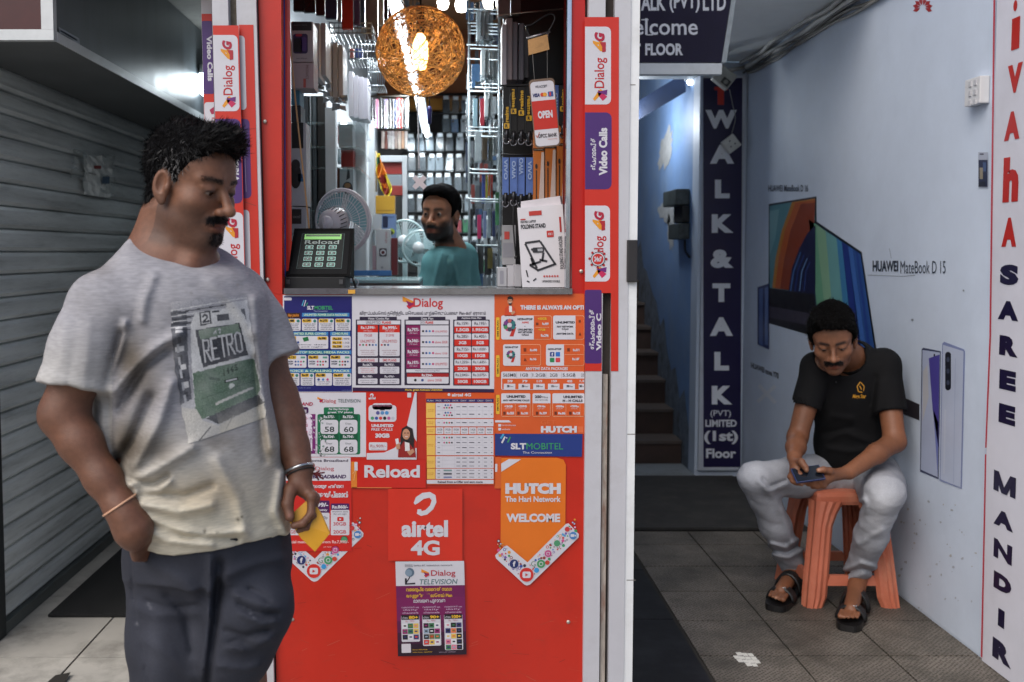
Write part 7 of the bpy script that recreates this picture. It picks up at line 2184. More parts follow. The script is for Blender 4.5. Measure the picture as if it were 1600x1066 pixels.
def join(o, others):
 """others become one surface object with o"""
 bm = bmesh.new(); bm.from_mesh(o.data)
 for k in others:
  bm.from_mesh(k.data); me = k.data
  bpy.data.objects.remove(k); bpy.data.meshes.remove(me)
 bm.to_mesh(o.data); bm.free(); o.data.update()
def mixc(a, b, t): return a + (np.asarray(b, float) - a) * np.clip(t, 0, 1)[:, None]
# ------------------------------------------------------------------ heads
def frame(yaw, pitch, roll=0.0):
 """columns: the person's left, forward, up; yaw 0 looks at the street, positive towards +X"""
 m = Matrix.Rotation(yaw, 3, 'Z') @ Matrix.Rotation(-pitch, 3, 'X') @ Matrix.Rotation(roll, 3, 'Y')
 base = Matrix(((1, 0, 0), (0, -1, 0), (0, 0, 1)))                # columns l=(1,0,0), f=(0,-1,0), u=(0,0,1)
 m2 = Matrix.Rotation(yaw, 3, 'Z') @ Matrix.Rotation(pitch, 3, 'X') @ Matrix.Rotation(roll, 3, 'Y') @ base
 return np.array(m2)
def head_sdf(q, fat=0.0, lid=0.004, nose=1.0, ears=True):
 """q in head coordinates (left, forward, up), metres, eyes at z = 0"""
 x = np.abs(q[:, 0]); s = np.stack([x, q[:, 1], q[:, 2]], 1)
 d = s_ell(q, V3(0, -0.018, 0.045), (0.075, 0.097, 0.088))
 d = smin(d, s_ell(q, V3(0, 0.022, 0.036), (0.066, 0.066, 0.058)), 0.03)
 d = smin(d, s_ell(q, V3(0, 0.030, -0.034), (0.060 + fat, 0.056, 0.068)), 0.03)
 d = smin(d, s_ell(q, V3(0, 0.022, -0.072), (0.055 + fat * 1.4, 0.060, 0.040)), 0.03)
 d = smin(d, s_ell(q, V3(0, 0.072, -0.098), (0.026 + fat, 0.020, 0.020)), 0.025)
 if fat: d = smin(d, s_ell(q, V3(0, 0.025, -0.108), (0.050, 0.045, 0.030)), 0.03)
 d = smin(d, s_ell(s, V3(0.043, 0.054, -0.026), (0.024, 0.024, 0.022)), 0.022)
 d = smin(d, s_cap(s, V3(0.010, 0.083, 0.024), V3(0.046, 0.068, 0.023), 0.009, 0.007), 0.016)
 d = smax(d, -s_ell(s, V3(0.031, 0.100, 0.002), (0.018, 0.020, 0.012)), 0.014)
 d = smin(d, s_cap(q, V3(0, 0.084, 0.012), V3(0, 0.108 * nose, -0.030), 0.0075, 0.011), 0.012)
 d = smin(d, s_ell(q, V3(0, 0.1115 * nose, -0.034), (0.0125, 0.0125, 0.0105)), 0.007)
 d = smin(d, s_ell(s, V3(0.0145, 0.099 * nose, -0.0375), (0.0095, 0.0115, 0.0085)), 0.006)
 d = smax(d, -s_ell(s, V3(0.0075, 0.107 * nose, -0.046), (0.0042, 0.006, 0.004)), 0.003)
 d = smin(d, s_ell(q, V3(0, 0.080, -0.060), (0.028, 0.014, 0.018)), 0.014)
 d = smin(d, s_ell(q, V3(0, 0.0925, -0.0625), (0.0225, 0.0075, 0.0055)), 0.005)
 d = smin(d, s_ell(q, V3(0, 0.0905, -0.0735), (0.0195, 0.0085, 0.0068)), 0.006)
 d = smax(d, -s_cap(s, V3(0, 0.1005, -0.0675), V3(0.023, 0.0905, -0.069), 0.0022, 0.0016), 0.003)
 # lids over the eyeballs
 e = s_ell(s, V3(0.031, 0.0745, 0.002), (0.0150, 0.0142, 0.0142))
 slit = np.abs(q[:, 2] - (0.002 - lid)) - 0.0032 * np.clip(1 - ((x - 0.031) / 0.0135) ** 2, 0, 1) - 0.0002
 d = smin(d, smax(e, -slit, 0.0012), 0.004)
 d = smin(d, s_cap(s, V3(0.017, 0.083, 0.013 - lid * 0.3), V3(0.046, 0.0745, 0.010 - lid * 0.3), 0.0035, 0.003), 0.008)
 if ears:
  Re = np.array(Matrix.Rotation(0.32, 3, 'Z'))
  ear = s_ell(s, V3(0.0795, -0.003, -0.006), (0.0085, 0.0195, 0.033), Re)
  ear = smax(ear, -s_ell(s, V3(0.0895, 0.002, -0.001), (0.0125, 0.0130, 0.0225), Re), 0.003)
  ear = smin(ear, s_ell(s, V3(0.0790, 0.011, -0.010), (0.005, 0.006, 0.008)), 0.005)
  ear = smin(ear, s_ell(s, V3(0.077, 0.001, -0.036), (0.006, 0.010, 0.010)), 0.006)
  d = smin(d, ear, 0.006)
 return d
def head_colour(q, base, beard=0.0, moust=0.0, goatee=0.0, brow=1.0):
 c = np.tile(np.asarray(base, float), (len(q), 1))
 x = np.abs(q[:, 0]); y = q[:, 1]; z = q[:, 2]
 n = wob(q, 160, 3)
 c *= (1 + 0.05 * n + 0.05 * wob(q, 45, 5))[:, None]
 fr = np.clip((y - 0.04) / 0.03, 0, 1)
 g = lambda cx, cz, rx, rz: np.exp(-((x - cx) / rx) ** 2 - ((z - cz) / rz) ** 2) * fr
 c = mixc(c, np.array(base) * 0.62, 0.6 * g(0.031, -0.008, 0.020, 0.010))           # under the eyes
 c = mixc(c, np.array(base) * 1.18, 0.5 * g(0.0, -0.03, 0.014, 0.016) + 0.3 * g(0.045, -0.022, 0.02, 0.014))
 c = mixc(c, np.array(base) * V3(0.85, 0.62, 0.62), 0.9 * g(0.0, -0.062, 0.022, 0.007) + 0.9 * g(0, -0.074, 0.018, 0.008))
 c = mixc(c, (20, 16, 16), 0.85 * brow * np.exp(-((z - 0.0245 - 0.06 * (x - 0.03) + 3.0 * (x - 0.03) ** 2) / 0.0055) ** 2) * np.clip((x - 0.008) / 0.006, 0, 1) * np.clip((0.053 - x) / 0.012, 0, 1) * fr)
 if moust: c = mixc(c, (20, 17, 17), moust * np.clip(1.4 * np.exp(-((x) / 0.030) ** 4 - ((z + 0.053 + 0.25 * np.maximum(x - 0.012, 0)) / 0.0075) ** 4), 0, 1) * fr)
 if goatee: c = mixc(c, (20, 17, 17), goatee * np.clip(1.3 * np.exp(-((x) / 0.019) ** 2 - ((z + 0.096 + 0.004 * n) / 0.013) ** 2), 0, 1) * fr)
 if beard:
  low = 1 / (1 + np.exp((z + 0.045 - 0.25 * np.clip(x - 0.03, 0, 1) - 0.012 * n) / 0.006))
  ch = np.clip((x - 0.018) / 0.02, 0, 1)
  m = low * np.clip(np.maximum(ch, (z < -0.082) * 1.0), 0, 1) * (y > -0.02) * np.clip((z + 0.135) / 0.02, 0, 1)
  c = mixc(c, (22, 18, 18), beard * np.clip(m, 0, 1))
 return c
HAIRLINE = ((-0.13, -0.085), (-0.06, -0.075), (-0.040, -0.035), (-0.026, 0.012), (-0.006, 0.030), (0.010, 0.010), (0.018, -0.018), (0.028, -0.012), (0.034, 0.024), (0.050, 0.052), (0.070, 0.074), (0.082, 0.082), (0.12, 0.088))
def hair_sdf(q, thick=0.010, rough=0.002, tuft=0.0, line=HAIRLINE):
 d = s_ell(q, V3(0, -0.018, 0.045), (0.075 + thick, 0.097 + thick, 0.088 + thick))
 d = smin(d, s_ell(q, V3(0, 0.022, 0.036), (0.066 + thick * 0.7, 0.066 + thick * 0.4, 0.058 + thick)), 0.03)
 if tuft: d = smin(d, s_ell(q, V3(0, 0.058, 0.098), (0.058, 0.040, 0.026 + tuft)), 0.03)
 d = smin(d, s_ell(q, V3(0, -0.052, -0.045), (0.056 + thick * 0.5, 0.040 + thick * 0.4, 0.050)), 0.03)
 if rough: d = d + rough * wob(q * V3(1, 1, 0.8), 190, 9) + rough * 0.8 * wob(q, 420, 10)
 ys, zs = zip(*line)
 cut = (np.interp(q[:, 1], ys, zs) - q[:, 2] + 0.004 * wob(q, 260, 2) + 0.006 * wob(q, 90, 12)) * 0.75
 return smax(d, cut, 0.006)
def blades(name, obj, n, ln, wd, direction, mats, parent, o=None, Rm=None, pick=None, seed=1, spread=0.35, lift=0.4):
 """many fine short hairs rooted over a mesh"""
 me = obj.data
 nv = len(me.vertices)
 co = np.empty(nv * 3); me.vertices.foreach_get('co', co); co = co.reshape(-1, 3)
 no = np.empty(nv * 3); me.vertices.foreach_get('normal', no); no = no.reshape(-1, 3)
 r = np.random.default_rng(seed)
 cand = np.arange(nv)
 if pick is not None: cand = cand[pick((co - o) @ Rm)]
 if not len(cand): return None
 k = r.choice(cand, n)
 base = co[k] + r.normal(size=(n, 3)) * 0.0012; nn = no[k]
 q = (base - o) @ Rm
 dr = direction(q) @ (Rm / np.linalg.norm(Rm[:, 0])).T
 dr = dr + r.normal(size=(n, 3)) * spread
 dr = dr - nn * (dr * nn).sum(1)[:, None] * 0.9 + nn * lift
 dr /= np.linalg.norm(dr, axis=1)[:, None]
 L = ln * r.uniform(0.6, 1.3, n)
 side = np.cross(dr, nn); side /= np.maximum(np.linalg.norm(side, axis=1), 1e-6)[:, None]
 w = wd * r.uniform(0.7, 1.3, n)
 mid = base + dr * (L * 0.55)[:, None]
 tip = base + dr * L[:, None] - nn * (L * 0.12)[:, None]
 vs = np.stack([base - side * w[:, None] - nn * 0.001, base + side * w[:, None] - nn * 0.001, mid + side * w[:, None] * 0.7, mid - side * w[:, None] * 0.7, tip], 1).reshape(-1, 3)
 fs, mi = [], []
 sel = mats[1](q, r) if mats[1] else np.zeros(n, int)
 for i in range(n):
  b = i * 5
  fs += [(b, b + 1, b + 2, b + 3), (b + 3, b + 2, b + 4)]; mi += [int(sel[i])] * 2
 m = bpy.data.meshes.new(name)
 m.from_pydata(vs.tolist(), [], fs)
 for mm in mats[0]: m.materials.append(mm)
 m.polygons.foreach_set('material_index', mi)
 m.polygons.foreach_set('use_smooth', [True] * len(fs))
 return link(name, m, parent)
def eyeballs(root, o, Rm, gaze, hs=1.0):
 for s in (-1, 1):
  c = Vector(o + Rm @ V3(s * 0.031, 0.0745, 0.002) * hs)
  g = Vector(Rm @ V3(*gaze)).normalized()
  m = MB()
  T = Matrix.Translation(c) @ g.to_track_quat('Z', 'Y').to_matrix().to_4x4()
  R0 = 0.0132 * hs
  ring = lambda a: (R0 * math.sin(a), R0 * math.cos(a))
  m.lathe([ring(a) for a in np.linspace(0, 0.22, 4)], M((12, 10, 10), rough=0.1, var=0), n=16, T=T)
  m.lathe([ring(a) for a in np.linspace(0.22, 0.50, 4)], M((48, 28, 18), rough=0.1, var=0), n=16, T=T)
  m.lathe([ring(a) for a in np.linspace(0.50, 3.14, 12)], M((116, 100, 92), rough=0.25, var=0), n=16, T=T)
  m.build('eye', root)
def hand(p, wrist, palm, knuckles, tips, r0=0.0095, thumb=None, kr=0.017):
 """palm and fingers: knuckles and chains of joints in world points"""
 d = s_cap(p, wrist, palm, 0.024, 0.022)
 for k in knuckles: d = smin(d, s_cap(p, palm, k, kr, 0.0105), 0.01)
 for i in range(len(knuckles) - 1): d = smin(d, s_cap(p, knuckles[i], knuckles[i + 1], 0.0105), 0.008)
 for i, (k, ch) in enumerate(zip(knuckles, tips)):
  pts = [(k, r0 * 1.05)] + [(c, r0 * (1.0, 0.9, 0.8)[min(j, 2)]) for j, c in enumerate(ch)]
  d = smin(d, chain(p, pts, 0.004), 0.004)
 if thumb is not None:
  pts = [(palm * 0.45 + wrist * 0.55, 0.016)] + [(c, (0.0135, 0.0115, 0.0095)[j]) for j, c in enumerate(thumb)]
  d = smin(d, chain(p, pts, 0.006), 0.008)
 return d
# ================================================================== the standing man in the grey printed shirt
def standing_man():
 root = empty('person', Vector((P(290, 600, 2.0).x, 2.0, 0.01)), 'stocky man standing in a grey tram print shirt with one hand in his pocket', 'person')
 SK = (118, 79, 59)
 skin = MV(rough=0.5, bump=0.45, bscale=520, noise=0.12, nscale=110, spec=0.5)
 # ---- torso stations: picture row, middle, half width
 rows = [(365, 268, 40), (395, 272, 72), (425, 276, 108), (460, 283, 128), (500, 286, 128), (545, 287, 126), (600, 288, 126), (650, 292, 131), (700, 299, 135), (745, 306, 135), (790, 316, 131), (830, 326, 124), (880, 330, 118)]
 Y0 = 2.0
 zs = np.array([P(cx, y, Y0).z for y, cx, w in rows])[::-1]
 xs = np.array([P(cx, y, Y0).x for y, cx, w in rows])[::-1]
 ws = np.array([0.97 * w * Y0 / F_PX for y, cx, w in rows])[::-1]
 ys = np.interp(zs, [P(0, 880, Y0).z, P(0, 700, Y0).z, P(0, 480, Y0).z, P(0, 365, Y0).z], [2.00, 1.985, 2.0, 2.01])
 A = R(46)
 fwd, lft = V3(math.sin(A), -math.cos(A), 0), V3(math.cos(A), math.sin(A), 0)
 # fine smooth interpolation
 zf = np.linspace(zs[0], zs[-1], 120)
 ker = np.array([1, 2, 3, 4, 3, 2, 1], float); ker /= ker.sum()
 sm = lambda v: np.convolve(np.pad(np.interp(zf, zs, v), 3, mode='edge'), ker, 'valid')
 xf, yf, wf = sm(xs), sm(ys), sm(ws)
 ratio = 0.80
 kw = math.sqrt(math.cos(A) ** 2 + (ratio * math.sin(A)) ** 2)
 def torso(p, grow=0.0):
  x = np.interp(p[:, 2], zf, xf); y = np.interp(p[:, 2], zf, yf); w = np.interp(p[:, 2], zf, wf) / kw + grow
  dx, dy = p[:, 0] - x, p[:, 1] - y
  u = dx * lft[0] + dy * lft[1]; v = dx * fwd[0] + dy * fwd[1]
  a, b = w, w * ratio
  e = 2.3
  r = ((np.abs(u) / a) ** e + (np.abs(v) / b) ** e) ** (1 / e)
  d = (r - 1) * np.minimum(a, b)
  return np.maximum(d, np.maximum(zs[0] - p[:, 2], p[:, 2] - zs[-1] - 0.02))
 SN, SF = pj(157, 474, 1.87), pj(372, 462, 2.13)                # near and far shoulder joints
 EN, WN = pj(99, 648, 1.84), pj(188, 792, 1.80)
 EF, WF = pj(434, 622, 2.10), pj(468, 733, 2.02)
 NB = pj(262, 372, 2.0)
 HS = 0.95
 HO = np.array(P(300, 395, 1.985)); HO[2] = 1.562
 HR = frame(R(61), R(12), R(2))
 hx, hf, hu = HR[:, 0], HR[:, 1], HR[:, 2]
 def shoulders(p, g=0.0):
  d = s_cap(p, NB + V3(0, 0.01, -0.05), SN + V3(0.01, 0, -0.005), 0.064 + g, 0.055 + g)
  d = smin(d, s_cap(p, NB + V3(0, 0.01, -0.05), SF + V3(-0.01, 0, -0.005), 0.066 + g, 0.060 + g), 0.04)
  return d
 def neck(p):
  a = HO + HR @ V3(0, -0.035, -0.06)
  return s_cap(p, a, NB + V3(-0.012, 0.02, -0.02), 0.058, 0.070)
 # far hand holding the envelope, near hand pushed into the pocket
 wr, pa = WF, pj(471, 758, 2.005)
 kn = [pj(487, 777, 1.985), pj(490, 779, 2.0), pj(490, 781, 2.016), pj(487, 782, 2.03)]
 tp = [[pj(486, 803, 1.972), pj(473, 818, 1.960), pj(459, 822, 1.960)], [pj(491, 807, 1.988), pj(480, 824, 1.976), pj(467, 829, 1.974)], [pj(490, 808, 2.004), pj(482, 826, 1.992), pj(471, 832, 1.988)], [pj(486, 804, 2.02), pj(480, 819, 2.01), pj(472, 825, 2.004)]]
 th = [pj(454, 766, 1.985), pj(449, 788, 1.968), pj(453, 808, 1.958)]
 cn = (pj(274, 398, 1.96)); nrm = (V3(0, 0, 0.90) + fwd * 0.40); nrm = nrm / np.linalg.norm(nrm)
 def body(p):
  q = (p - HO) @ HR / HS
  d = head_sdf(q, fat=0.005, lid=0.0062, nose=1.03) * HS
  d = smin(d, neck(p), 0.03)
  d = smin(d, torso(p, -0.032), 0.05)
  d = smin(d, shoulders(p, -0.018 + 0.012 * np.clip((0.17 - np.linalg.norm(p - cn, axis=1)) / 0.05, 0, 1)), 0.04)
  # collar bones and throat
  d = smin(d, s_cap(p, HO + HR @ V3(0.02, 0.03, -0.10), NB + fwd * 0.085 + V3(0, 0, -0.055), 0.016, 0.012), 0.03)
  d = smin(d, chain(p, [(SN, 0.05), (SN * 0.4 + EN * 0.6, 0.046), (EN, 0.042), (EN * 0.7 + WN * 0.3, 0.038), (EN * 0.3 + WN * 0.7, 0.031), (WN, 0.027)], 0.02), 0.03)
  d = smin(d, chain(p, [(SF, 0.056), (SF * 0.4 + EF * 0.6, 0.048), (EF, 0.041), (EF * 0.7 + WF * 0.3, 0.041), (EF * 0.3 + WF * 0.7, 0.032), (WF, 0.027)], 0.02), 0.03)
  d = smin(d, hand(p, wr, pa, kn, tp, 0.0084, th, kr=0.013), 0.012)
  # hand in pocket: back of the hand, thumb base and first knuckles showing
  h = s_cap(p, WN, pj(208, 826, 1.80), 0.029, 0.037)
  h = smin(h, s_cap(p, pj(198, 806, 1.79), pj(208, 846, 1.80), 0.020, 0.016), 0.015)
  h = smin(h, s_cap(p, pj(205, 820, 1.81), pj(228, 838, 1.84), 0.026, 0.02), 0.02)
  for j in range(4):
   h = smin(h, chain(p, [(pj(202 + j * 7, 832 - j * 1.5, 1.80 + j * 0.012), 0.011), (pj(208 + j * 7, 852, 1.81 + j * 0.013), 0.0095), (pj(212 + j * 7, 872, 1.83 + j * 0.013), 0.0085)], 0.006), 0.008)
  d = smin(d, h, 0.015)
  # legs under the trousers
  d = smin(d, chain(p, [(pj(272, 880, 2.0), 0.09), (pj(268, 1080, 1.99), 0.06), (V3(-0.545, 2.02, 0.10), 0.04), (V3(-0.50, 1.93, 0.05), 0.035)], 0.03), 0.04)
  d = smin(d, chain(p, [(pj(370, 880, 2.05), 0.08), (pj(378, 975, 2.0), 0.045), (V3(-0.44, 2.22, 0.10), 0.04), (V3(-0.40, 2.12, 0.05), 0.035)], 0.03), 0.04)
  return d
 def bcol(p):
  q = (p - HO) @ HR / HS
  c = head_colour(q, SK, beard=0.3, moust=0.9, goatee=0.6, brow=0.7)
  c = mixc(c, (24, 17, 15), 0.9 * np.exp(-((np.abs(q[:, 0]) - 0.031) / 0.014) ** 4 - ((q[:, 2] - 0.0005) / 0.0026) ** 2) * (q[:, 1] > 0.07))
  far = np.linalg.norm(q - V3(0, 0, -0.01), axis=1)
  arm = np.tile(np.array([100, 65, 48.0]), (len(p), 1)) * (1 + 0.10 * wob(p, 40, 1) + 0.05 * wob(p, 160, 2))[:, None]
  c = np.where((far > 0.20)[:, None], arm, c)
  nk = np.clip((far - 0.13) / 0.06, 0, 1) * (far < 0.21)
  c = mixc(c, (106, 69, 52), nk)
  px, py = pix(p)
  c = mixc(c, (140, 96, 84), 0.6 * np.exp(-((px - 453) / 5) ** 2 - ((py - 805) / 5) ** 2))
  return c
 axF = (WF - EF) / np.linalg.norm(WF - EF)
 # one surface, meshed finer above the collar and beyond the bracelet
 b = solidify('body', lambda p: smax(smax(body(p), (p - cn) @ nrm + 0.012, 0.002), smin((p - WF) @ axF - 0.004, 0.13 - np.linalg.norm(p - WF, axis=1), 0.001), 0.002), (-0.95, 1.65, 0.0), (-0.22, 2.35, 1.6), 0.0046, skin, root, bcol)
 b2 = solidify('head_and_neck', lambda p: smax(body(p), -(p - cn) @ nrm - 0.022, 0.002), HO + V3(-0.22, -0.2, -0.24), HO + V3(0.2, 0.22, 0.2), 0.002, skin, None, bcol)
 b3 = solidify('far_hand', lambda p: smax(body(p), smax(-((p - WF) @ axF) + 0.0005, np.linalg.norm(p - WF, axis=1) - 0.14, 0.001), 0.002), WF + V3(-0.06, -0.12, -0.15), WF + V3(0.07, 0.05, 0.02), 0.0018, skin, None, bcol)
 join(b, [b2, b3])
 eyeballs(root, HO, HR, (0.05, 0.8, -0.34), HS)
 # ---- hair
 blk = [M((11, 10, 11), rough=0.55, var=0.15, spec=0.25), M((96, 94, 94), rough=0.5, var=0.1)]
 hf_ = lambda p: hair_sdf((p - HO) @ HR / HS, thick=0.004, rough=0.003, tuft=0.010) * HS
 hb = solidify('hair', hf_, HO - 0.19, HO + 0.19, 0.004, M((8, 7, 8), rough=0.9, var=0.2, spec=0.06), root)
 def grey(q, r): return (r.random(len(q)) < np.clip(0.75 * np.exp(-((q[:, 1] - 0.02) / 0.022) ** 2 - ((q[:, 2] - 0.02) / 0.034) ** 2) + 0.015, 0, 1)).astype(int)
 blades('hair_strands', hb, 7000, 0.015, 0.0006, lambda q: np.stack([0.15 * q[:, 0] / 0.07, 0.5 + 0 * q[:, 1], np.where(q[:, 2] > 0.08, 0.35, -0.55)], 1), (blk, grey), hb, HO, HR / HS, seed=3, spread=0.38, lift=0.42)
 blades('hair_strands', hb, 900, 0.026, 0.0008, lambda q: np.stack([0.1 * q[:, 0], 0.8 + 0 * q[:, 1], 0.9 + 0 * q[:, 1]], 1), (blk, None), hb, HO, HR / HS, pick=lambda q: (q[:, 1] > 0.045) & (q[:, 2] > 0.08), seed=4, spread=0.45, lift=0.7)
 dark = ([blk[0]], None)
 fr = lambda q: np.stack([0.6 * np.sign(q[:, 0]), 0.15 + 0 * q[:, 1], -0.8 + 0 * q[:, 2]], 1)
 blades('moustache', b, 600, 0.0075, 0.0005, fr, dark, root, HO, HR / HS, pick=lambda q: (np.abs(q[:, 0]) < 0.029) & (q[:, 1] > 0.07) & (np.abs(q[:, 2] + 0.053 + 0.25 * np.maximum(np.abs(q[:, 0]) - 0.012, 0)) < 0.0065), seed=5, spread=0.3, lift=0.3)
 blades('goatee', b, 300, 0.008, 0.0005, fr, dark, root, HO, HR / HS, pick=lambda q: ((q[:, 0] / 0.017) ** 2 + ((q[:, 2] + 0.094) / 0.014) ** 2 < 1) & (q[:, 1] > 0.06), seed=6, spread=0.35, lift=0.35)
 blades('eyebrow', b, 260, 0.006, 0.0004, lambda q: np.stack([np.sign(q[:, 0]), -0.2 + 0 * q[:, 1], 0.25 + 0 * q[:, 2]], 1), dark, root, HO, HR / HS, pick=lambda q: (np.abs(q[:, 0]) > 0.009) & (np.abs(q[:, 0]) < 0.051) & (q[:, 1] > 0.05) & (np.abs(q[:, 2] - 0.0245 - 0.06 * (np.abs(q[:, 0]) - 0.03) + 3.0 * (np.abs(q[:, 0]) - 0.03) ** 2) < 0.0045), seed=7, spread=0.2, lift=0.2)
 # ---- shirt
 armN = (EN - SN) / np.linalg.norm(EN - SN); armF = (EF - SF) / np.linalg.norm(EF - SF)
 hN, hF = pj(114, 606, 1.84), pj(432, 562, 2.09)
 def shirt(p):
  px, py = pix(p)
  front = np.clip((2.06 - p[:, 1]) / 0.05, 0, 1)
  d = torso(p, 0.0)
  d = smin(d, shoulders(p, 0.0), 0.05)
  zh = np.interp(px, [190, 215, 270, 330, 390, 450], [P(0, 835, 1.92).z, P(0, 848, 1.89).z, P(0, 861, 1.865).z, P(0, 857, 1.87).z, P(0, 842, 1.93).z, P(0, 826, 2.03).z])
  d = smax(d, zh - p[:, 2], 0.006)
  sl = chain(p, [(SN, 0.059), (SN * 0.5 + hN * 0.5, 0.061), (hN + armN * 0.06, 0.069)], 0.03)
  sl = smax(sl, (p - hN) @ (armN * 0.9 + V3(0.12, -0.1, -0.1)), 0.004)
  sl = smax(sl, -s_cap(p, hN + armN * 0.045, hN + armN * 0.2, 0.054, 0.062), 0.004)
  sf = chain(p, [(SF, 0.062), (SF * 0.5 + hF * 0.5, 0.060), (hF + armF * 0.06, 0.062)], 0.03)
  sf = smax(sf, (p - hF) @ armF, 0.004)
  d = smin(d, sl, 0.022); d = smin(d, sf, 0.022)
  # pulls and creases
  C = lambda pts, w, a: a * crease(px, py, pts, w)
  f = C([(280, 522), (240, 548), (200, 585), (176, 612)], 9, 0.013) + C([(268, 600), (248, 660), (212, 726)], 10, 0.012) + C([(300, 700), (250, 730), (205, 756)], 9, 0.011)
  f += C([(218, 802), (260, 826), (320, 838), (380, 830)], 7, 0.010) + C([(216, 822), (262, 846), (330, 852)], 6, 0.008) + C([(222, 788), (280, 800), (330, 790)], 8, 0.011) + C([(215, 770), (250, 768), (265, 752)], 6, 0.009)
  f += C([(398, 470), (404, 540), (410, 610), (424, 700)], 8, 0.008) + C([(440, 740), (430, 800), (446, 832)], 7, 0.008) + C([(196, 505), (186, 545), (170, 590)], 6, 0.008) + C([(240, 432), (226, 470), (222, 500)], 8, 0.006)
  f += C([(340, 720), (372, 780), (384, 834)], 10, 0.008) + C([(100, 500), (96, 560), (78, 600)], 8, 0.006) + C([(140, 500), (136, 560), (130, 604)], 8, 0.006) + C([(330, 440), (362, 470), (396, 520)], 10, 0.006)
  g = C([(262, 545), (222, 575), (186, 640)], 9, 0.013) + C([(236, 622), (206, 690), (186, 720)], 10, 0.016) + C([(222, 770), (290, 776), (330, 760)], 7, 0.010) + C([(222, 812), (290, 838), (370, 842)], 5, 0.008) + C([(189, 520), (176, 560), (168, 590)], 6, 0.012) + C([(168, 620), (172, 690), (186, 740)], 8, 0.012)
  g += C([(120, 470), (118, 540), (106, 600)], 6, 0.005) + C([(395, 560), (404, 640), (414, 720)], 6, 0.006) + C([(205, 750), (240, 756), (262, 744)], 5, 0.010)
  sf_ = np.clip((px - 150) / 40, 0.3, 1)
  d = d - 1.35 * (f - g) * front * sf_
  d = d - 0.0022 * wob(p * V3(1, 1, 1.5), 46, 21) - 0.0009 * wob(p, 130, 22)
  # seams and hems stand slightly proud
  zz = p[:, 2] - zh
  d = d - 0.0016 * (np.abs(zz - 0.010) < 0.010)
  e = (p - hN) @ armN
  d = d - 0.0016 * ((e > -0.022) & (e < 0.01) & (np.linalg.norm(p - hN, axis=1) < 0.1))
  cc = (p - cn) @ nrm
  near = np.linalg.norm(p - cn, axis=1) < 0.16
  d = d - 0.0014 * ((cc > -0.015) & near)
  d = d - 0.0035 * np.exp(-((np.linalg.norm(p - (SN + V3(0.045, 0.0, 0.02)), axis=1) - 0.062) / 0.0022) ** 2) * (px < 205) * (py < 520) * 0.4
  return smax(d, cc, 0.006)
 def scol(p):
  px, py = pix(p)
  n1, n2 = wob(p, 30, 31), wob(p * V3(1, 1, 5), 220, 32)
  c = np.tile(np.array([150, 149, 154.0]), (len(p), 1)) * (1 + 0.05 * n2)[:, None]
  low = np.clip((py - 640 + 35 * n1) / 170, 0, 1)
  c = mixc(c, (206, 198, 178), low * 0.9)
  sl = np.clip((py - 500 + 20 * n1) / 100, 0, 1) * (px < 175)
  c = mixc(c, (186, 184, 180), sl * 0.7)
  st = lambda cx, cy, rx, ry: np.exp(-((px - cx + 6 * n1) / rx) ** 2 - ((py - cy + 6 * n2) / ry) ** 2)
  c = mixc(c, (84, 76, 66), 0.75 * st(198, 560, 24, 34) + 0.85 * st(196, 694, 24, 42) + 0.55 * st(240, 700, 34, 22) + 0.45 * st(225, 600, 26, 40) + 0.3 * st(345, 690, 30, 14) + 0.25 * st(150, 420, 30, 16))  # dark patches: stains together with shade of the folds painted into the cloth
  c = mixc(c, (176, 150, 112), 0.35 * st(330, 770, 60, 30) + 0.3 * st(420, 700, 16, 50))
  for cx, cy, r in ((320, 830, 2.4), (372, 812, 3), (378, 808, 2), (299, 458, 1.3), (340, 832, 1.8)): c = mixc(c, (60, 56, 50), 0.8 * np.exp(-((px - cx) ** 2 + (py - cy) ** 2) / r ** 2))
  cc = (p - cn) @ nrm
  return c
 cloth = MV(rough=0.9, bump=0.45, bscale=420, noise=0.13, nscale=150, spec=0.15, stretch=(0.35, 0.35, 2.2))
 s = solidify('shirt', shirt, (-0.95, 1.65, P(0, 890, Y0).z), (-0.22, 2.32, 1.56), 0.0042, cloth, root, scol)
 # ---- printed tram picture
 W_, H_ = 104, 160
 img = np.ones((H_, W_, 3)) * np.array([176, 176, 180.0])
 yy, xx = np.mgrid[0:H_, 0:W_] / np.array([H_, W_]).reshape(2, 1, 1)
 rn = np.random.default_rng(8)
 mask = np.ones((H_, W_), bool)
 def rect(x0, y0, x1, y1, c): img[(xx >= x0) & (xx < x1) & (yy >= y0) & (yy < y1)] = c
 def seg(pts, w, c):
  for (xa, ya), (xb, yb) in zip(pts[:-1], pts[1:]):
   dx, dy = xb - xa, (yb - ya)
   L2 = dx * dx + dy * dy * 2.4
   t = np.clip(((xx - xa) * dx + (yy - ya) * dy * 2.4) / max(L2, 1e-9), 0, 1)
   img[((xx - xa - t * dx) ** 2 + ((yy - ya - t * dy) * 1.55) ** 2) < (w / 2) ** 2] = c
 def quad(pts, c):
  inside = np.zeros((H_, W_), bool)
  n = len(pts); j = n - 1
  for i in range(n):
   (xi, yi), (xj, yj) = pts[i], pts[j]
   if yi != yj: inside ^= ((yi > yy) != (yj > yy)) & (xx < (xj - xi) * (yy - yi) / (yj - yi) + xi)
   j = i
  img[inside] = c
 dk, lt, gr = (44, 46, 52), (198, 198, 200), (92, 114, 96)
 # street behind
 quad([(0, 0), (1, 0), (1, 0.55), (0, 0.72)], (150, 150, 156))
 quad([(0, 0.05), (0.2, 0.08), (0.14, 0.7), (0, 0.72)], (70, 72, 80))
 for k in range(9): rect(0.02 + 0.02 * (k % 3), 0.12 + k * 0.065, 0.10 + 0.03 * (k % 2), 0.16 + k * 0.065, lt if k % 2 else dk)
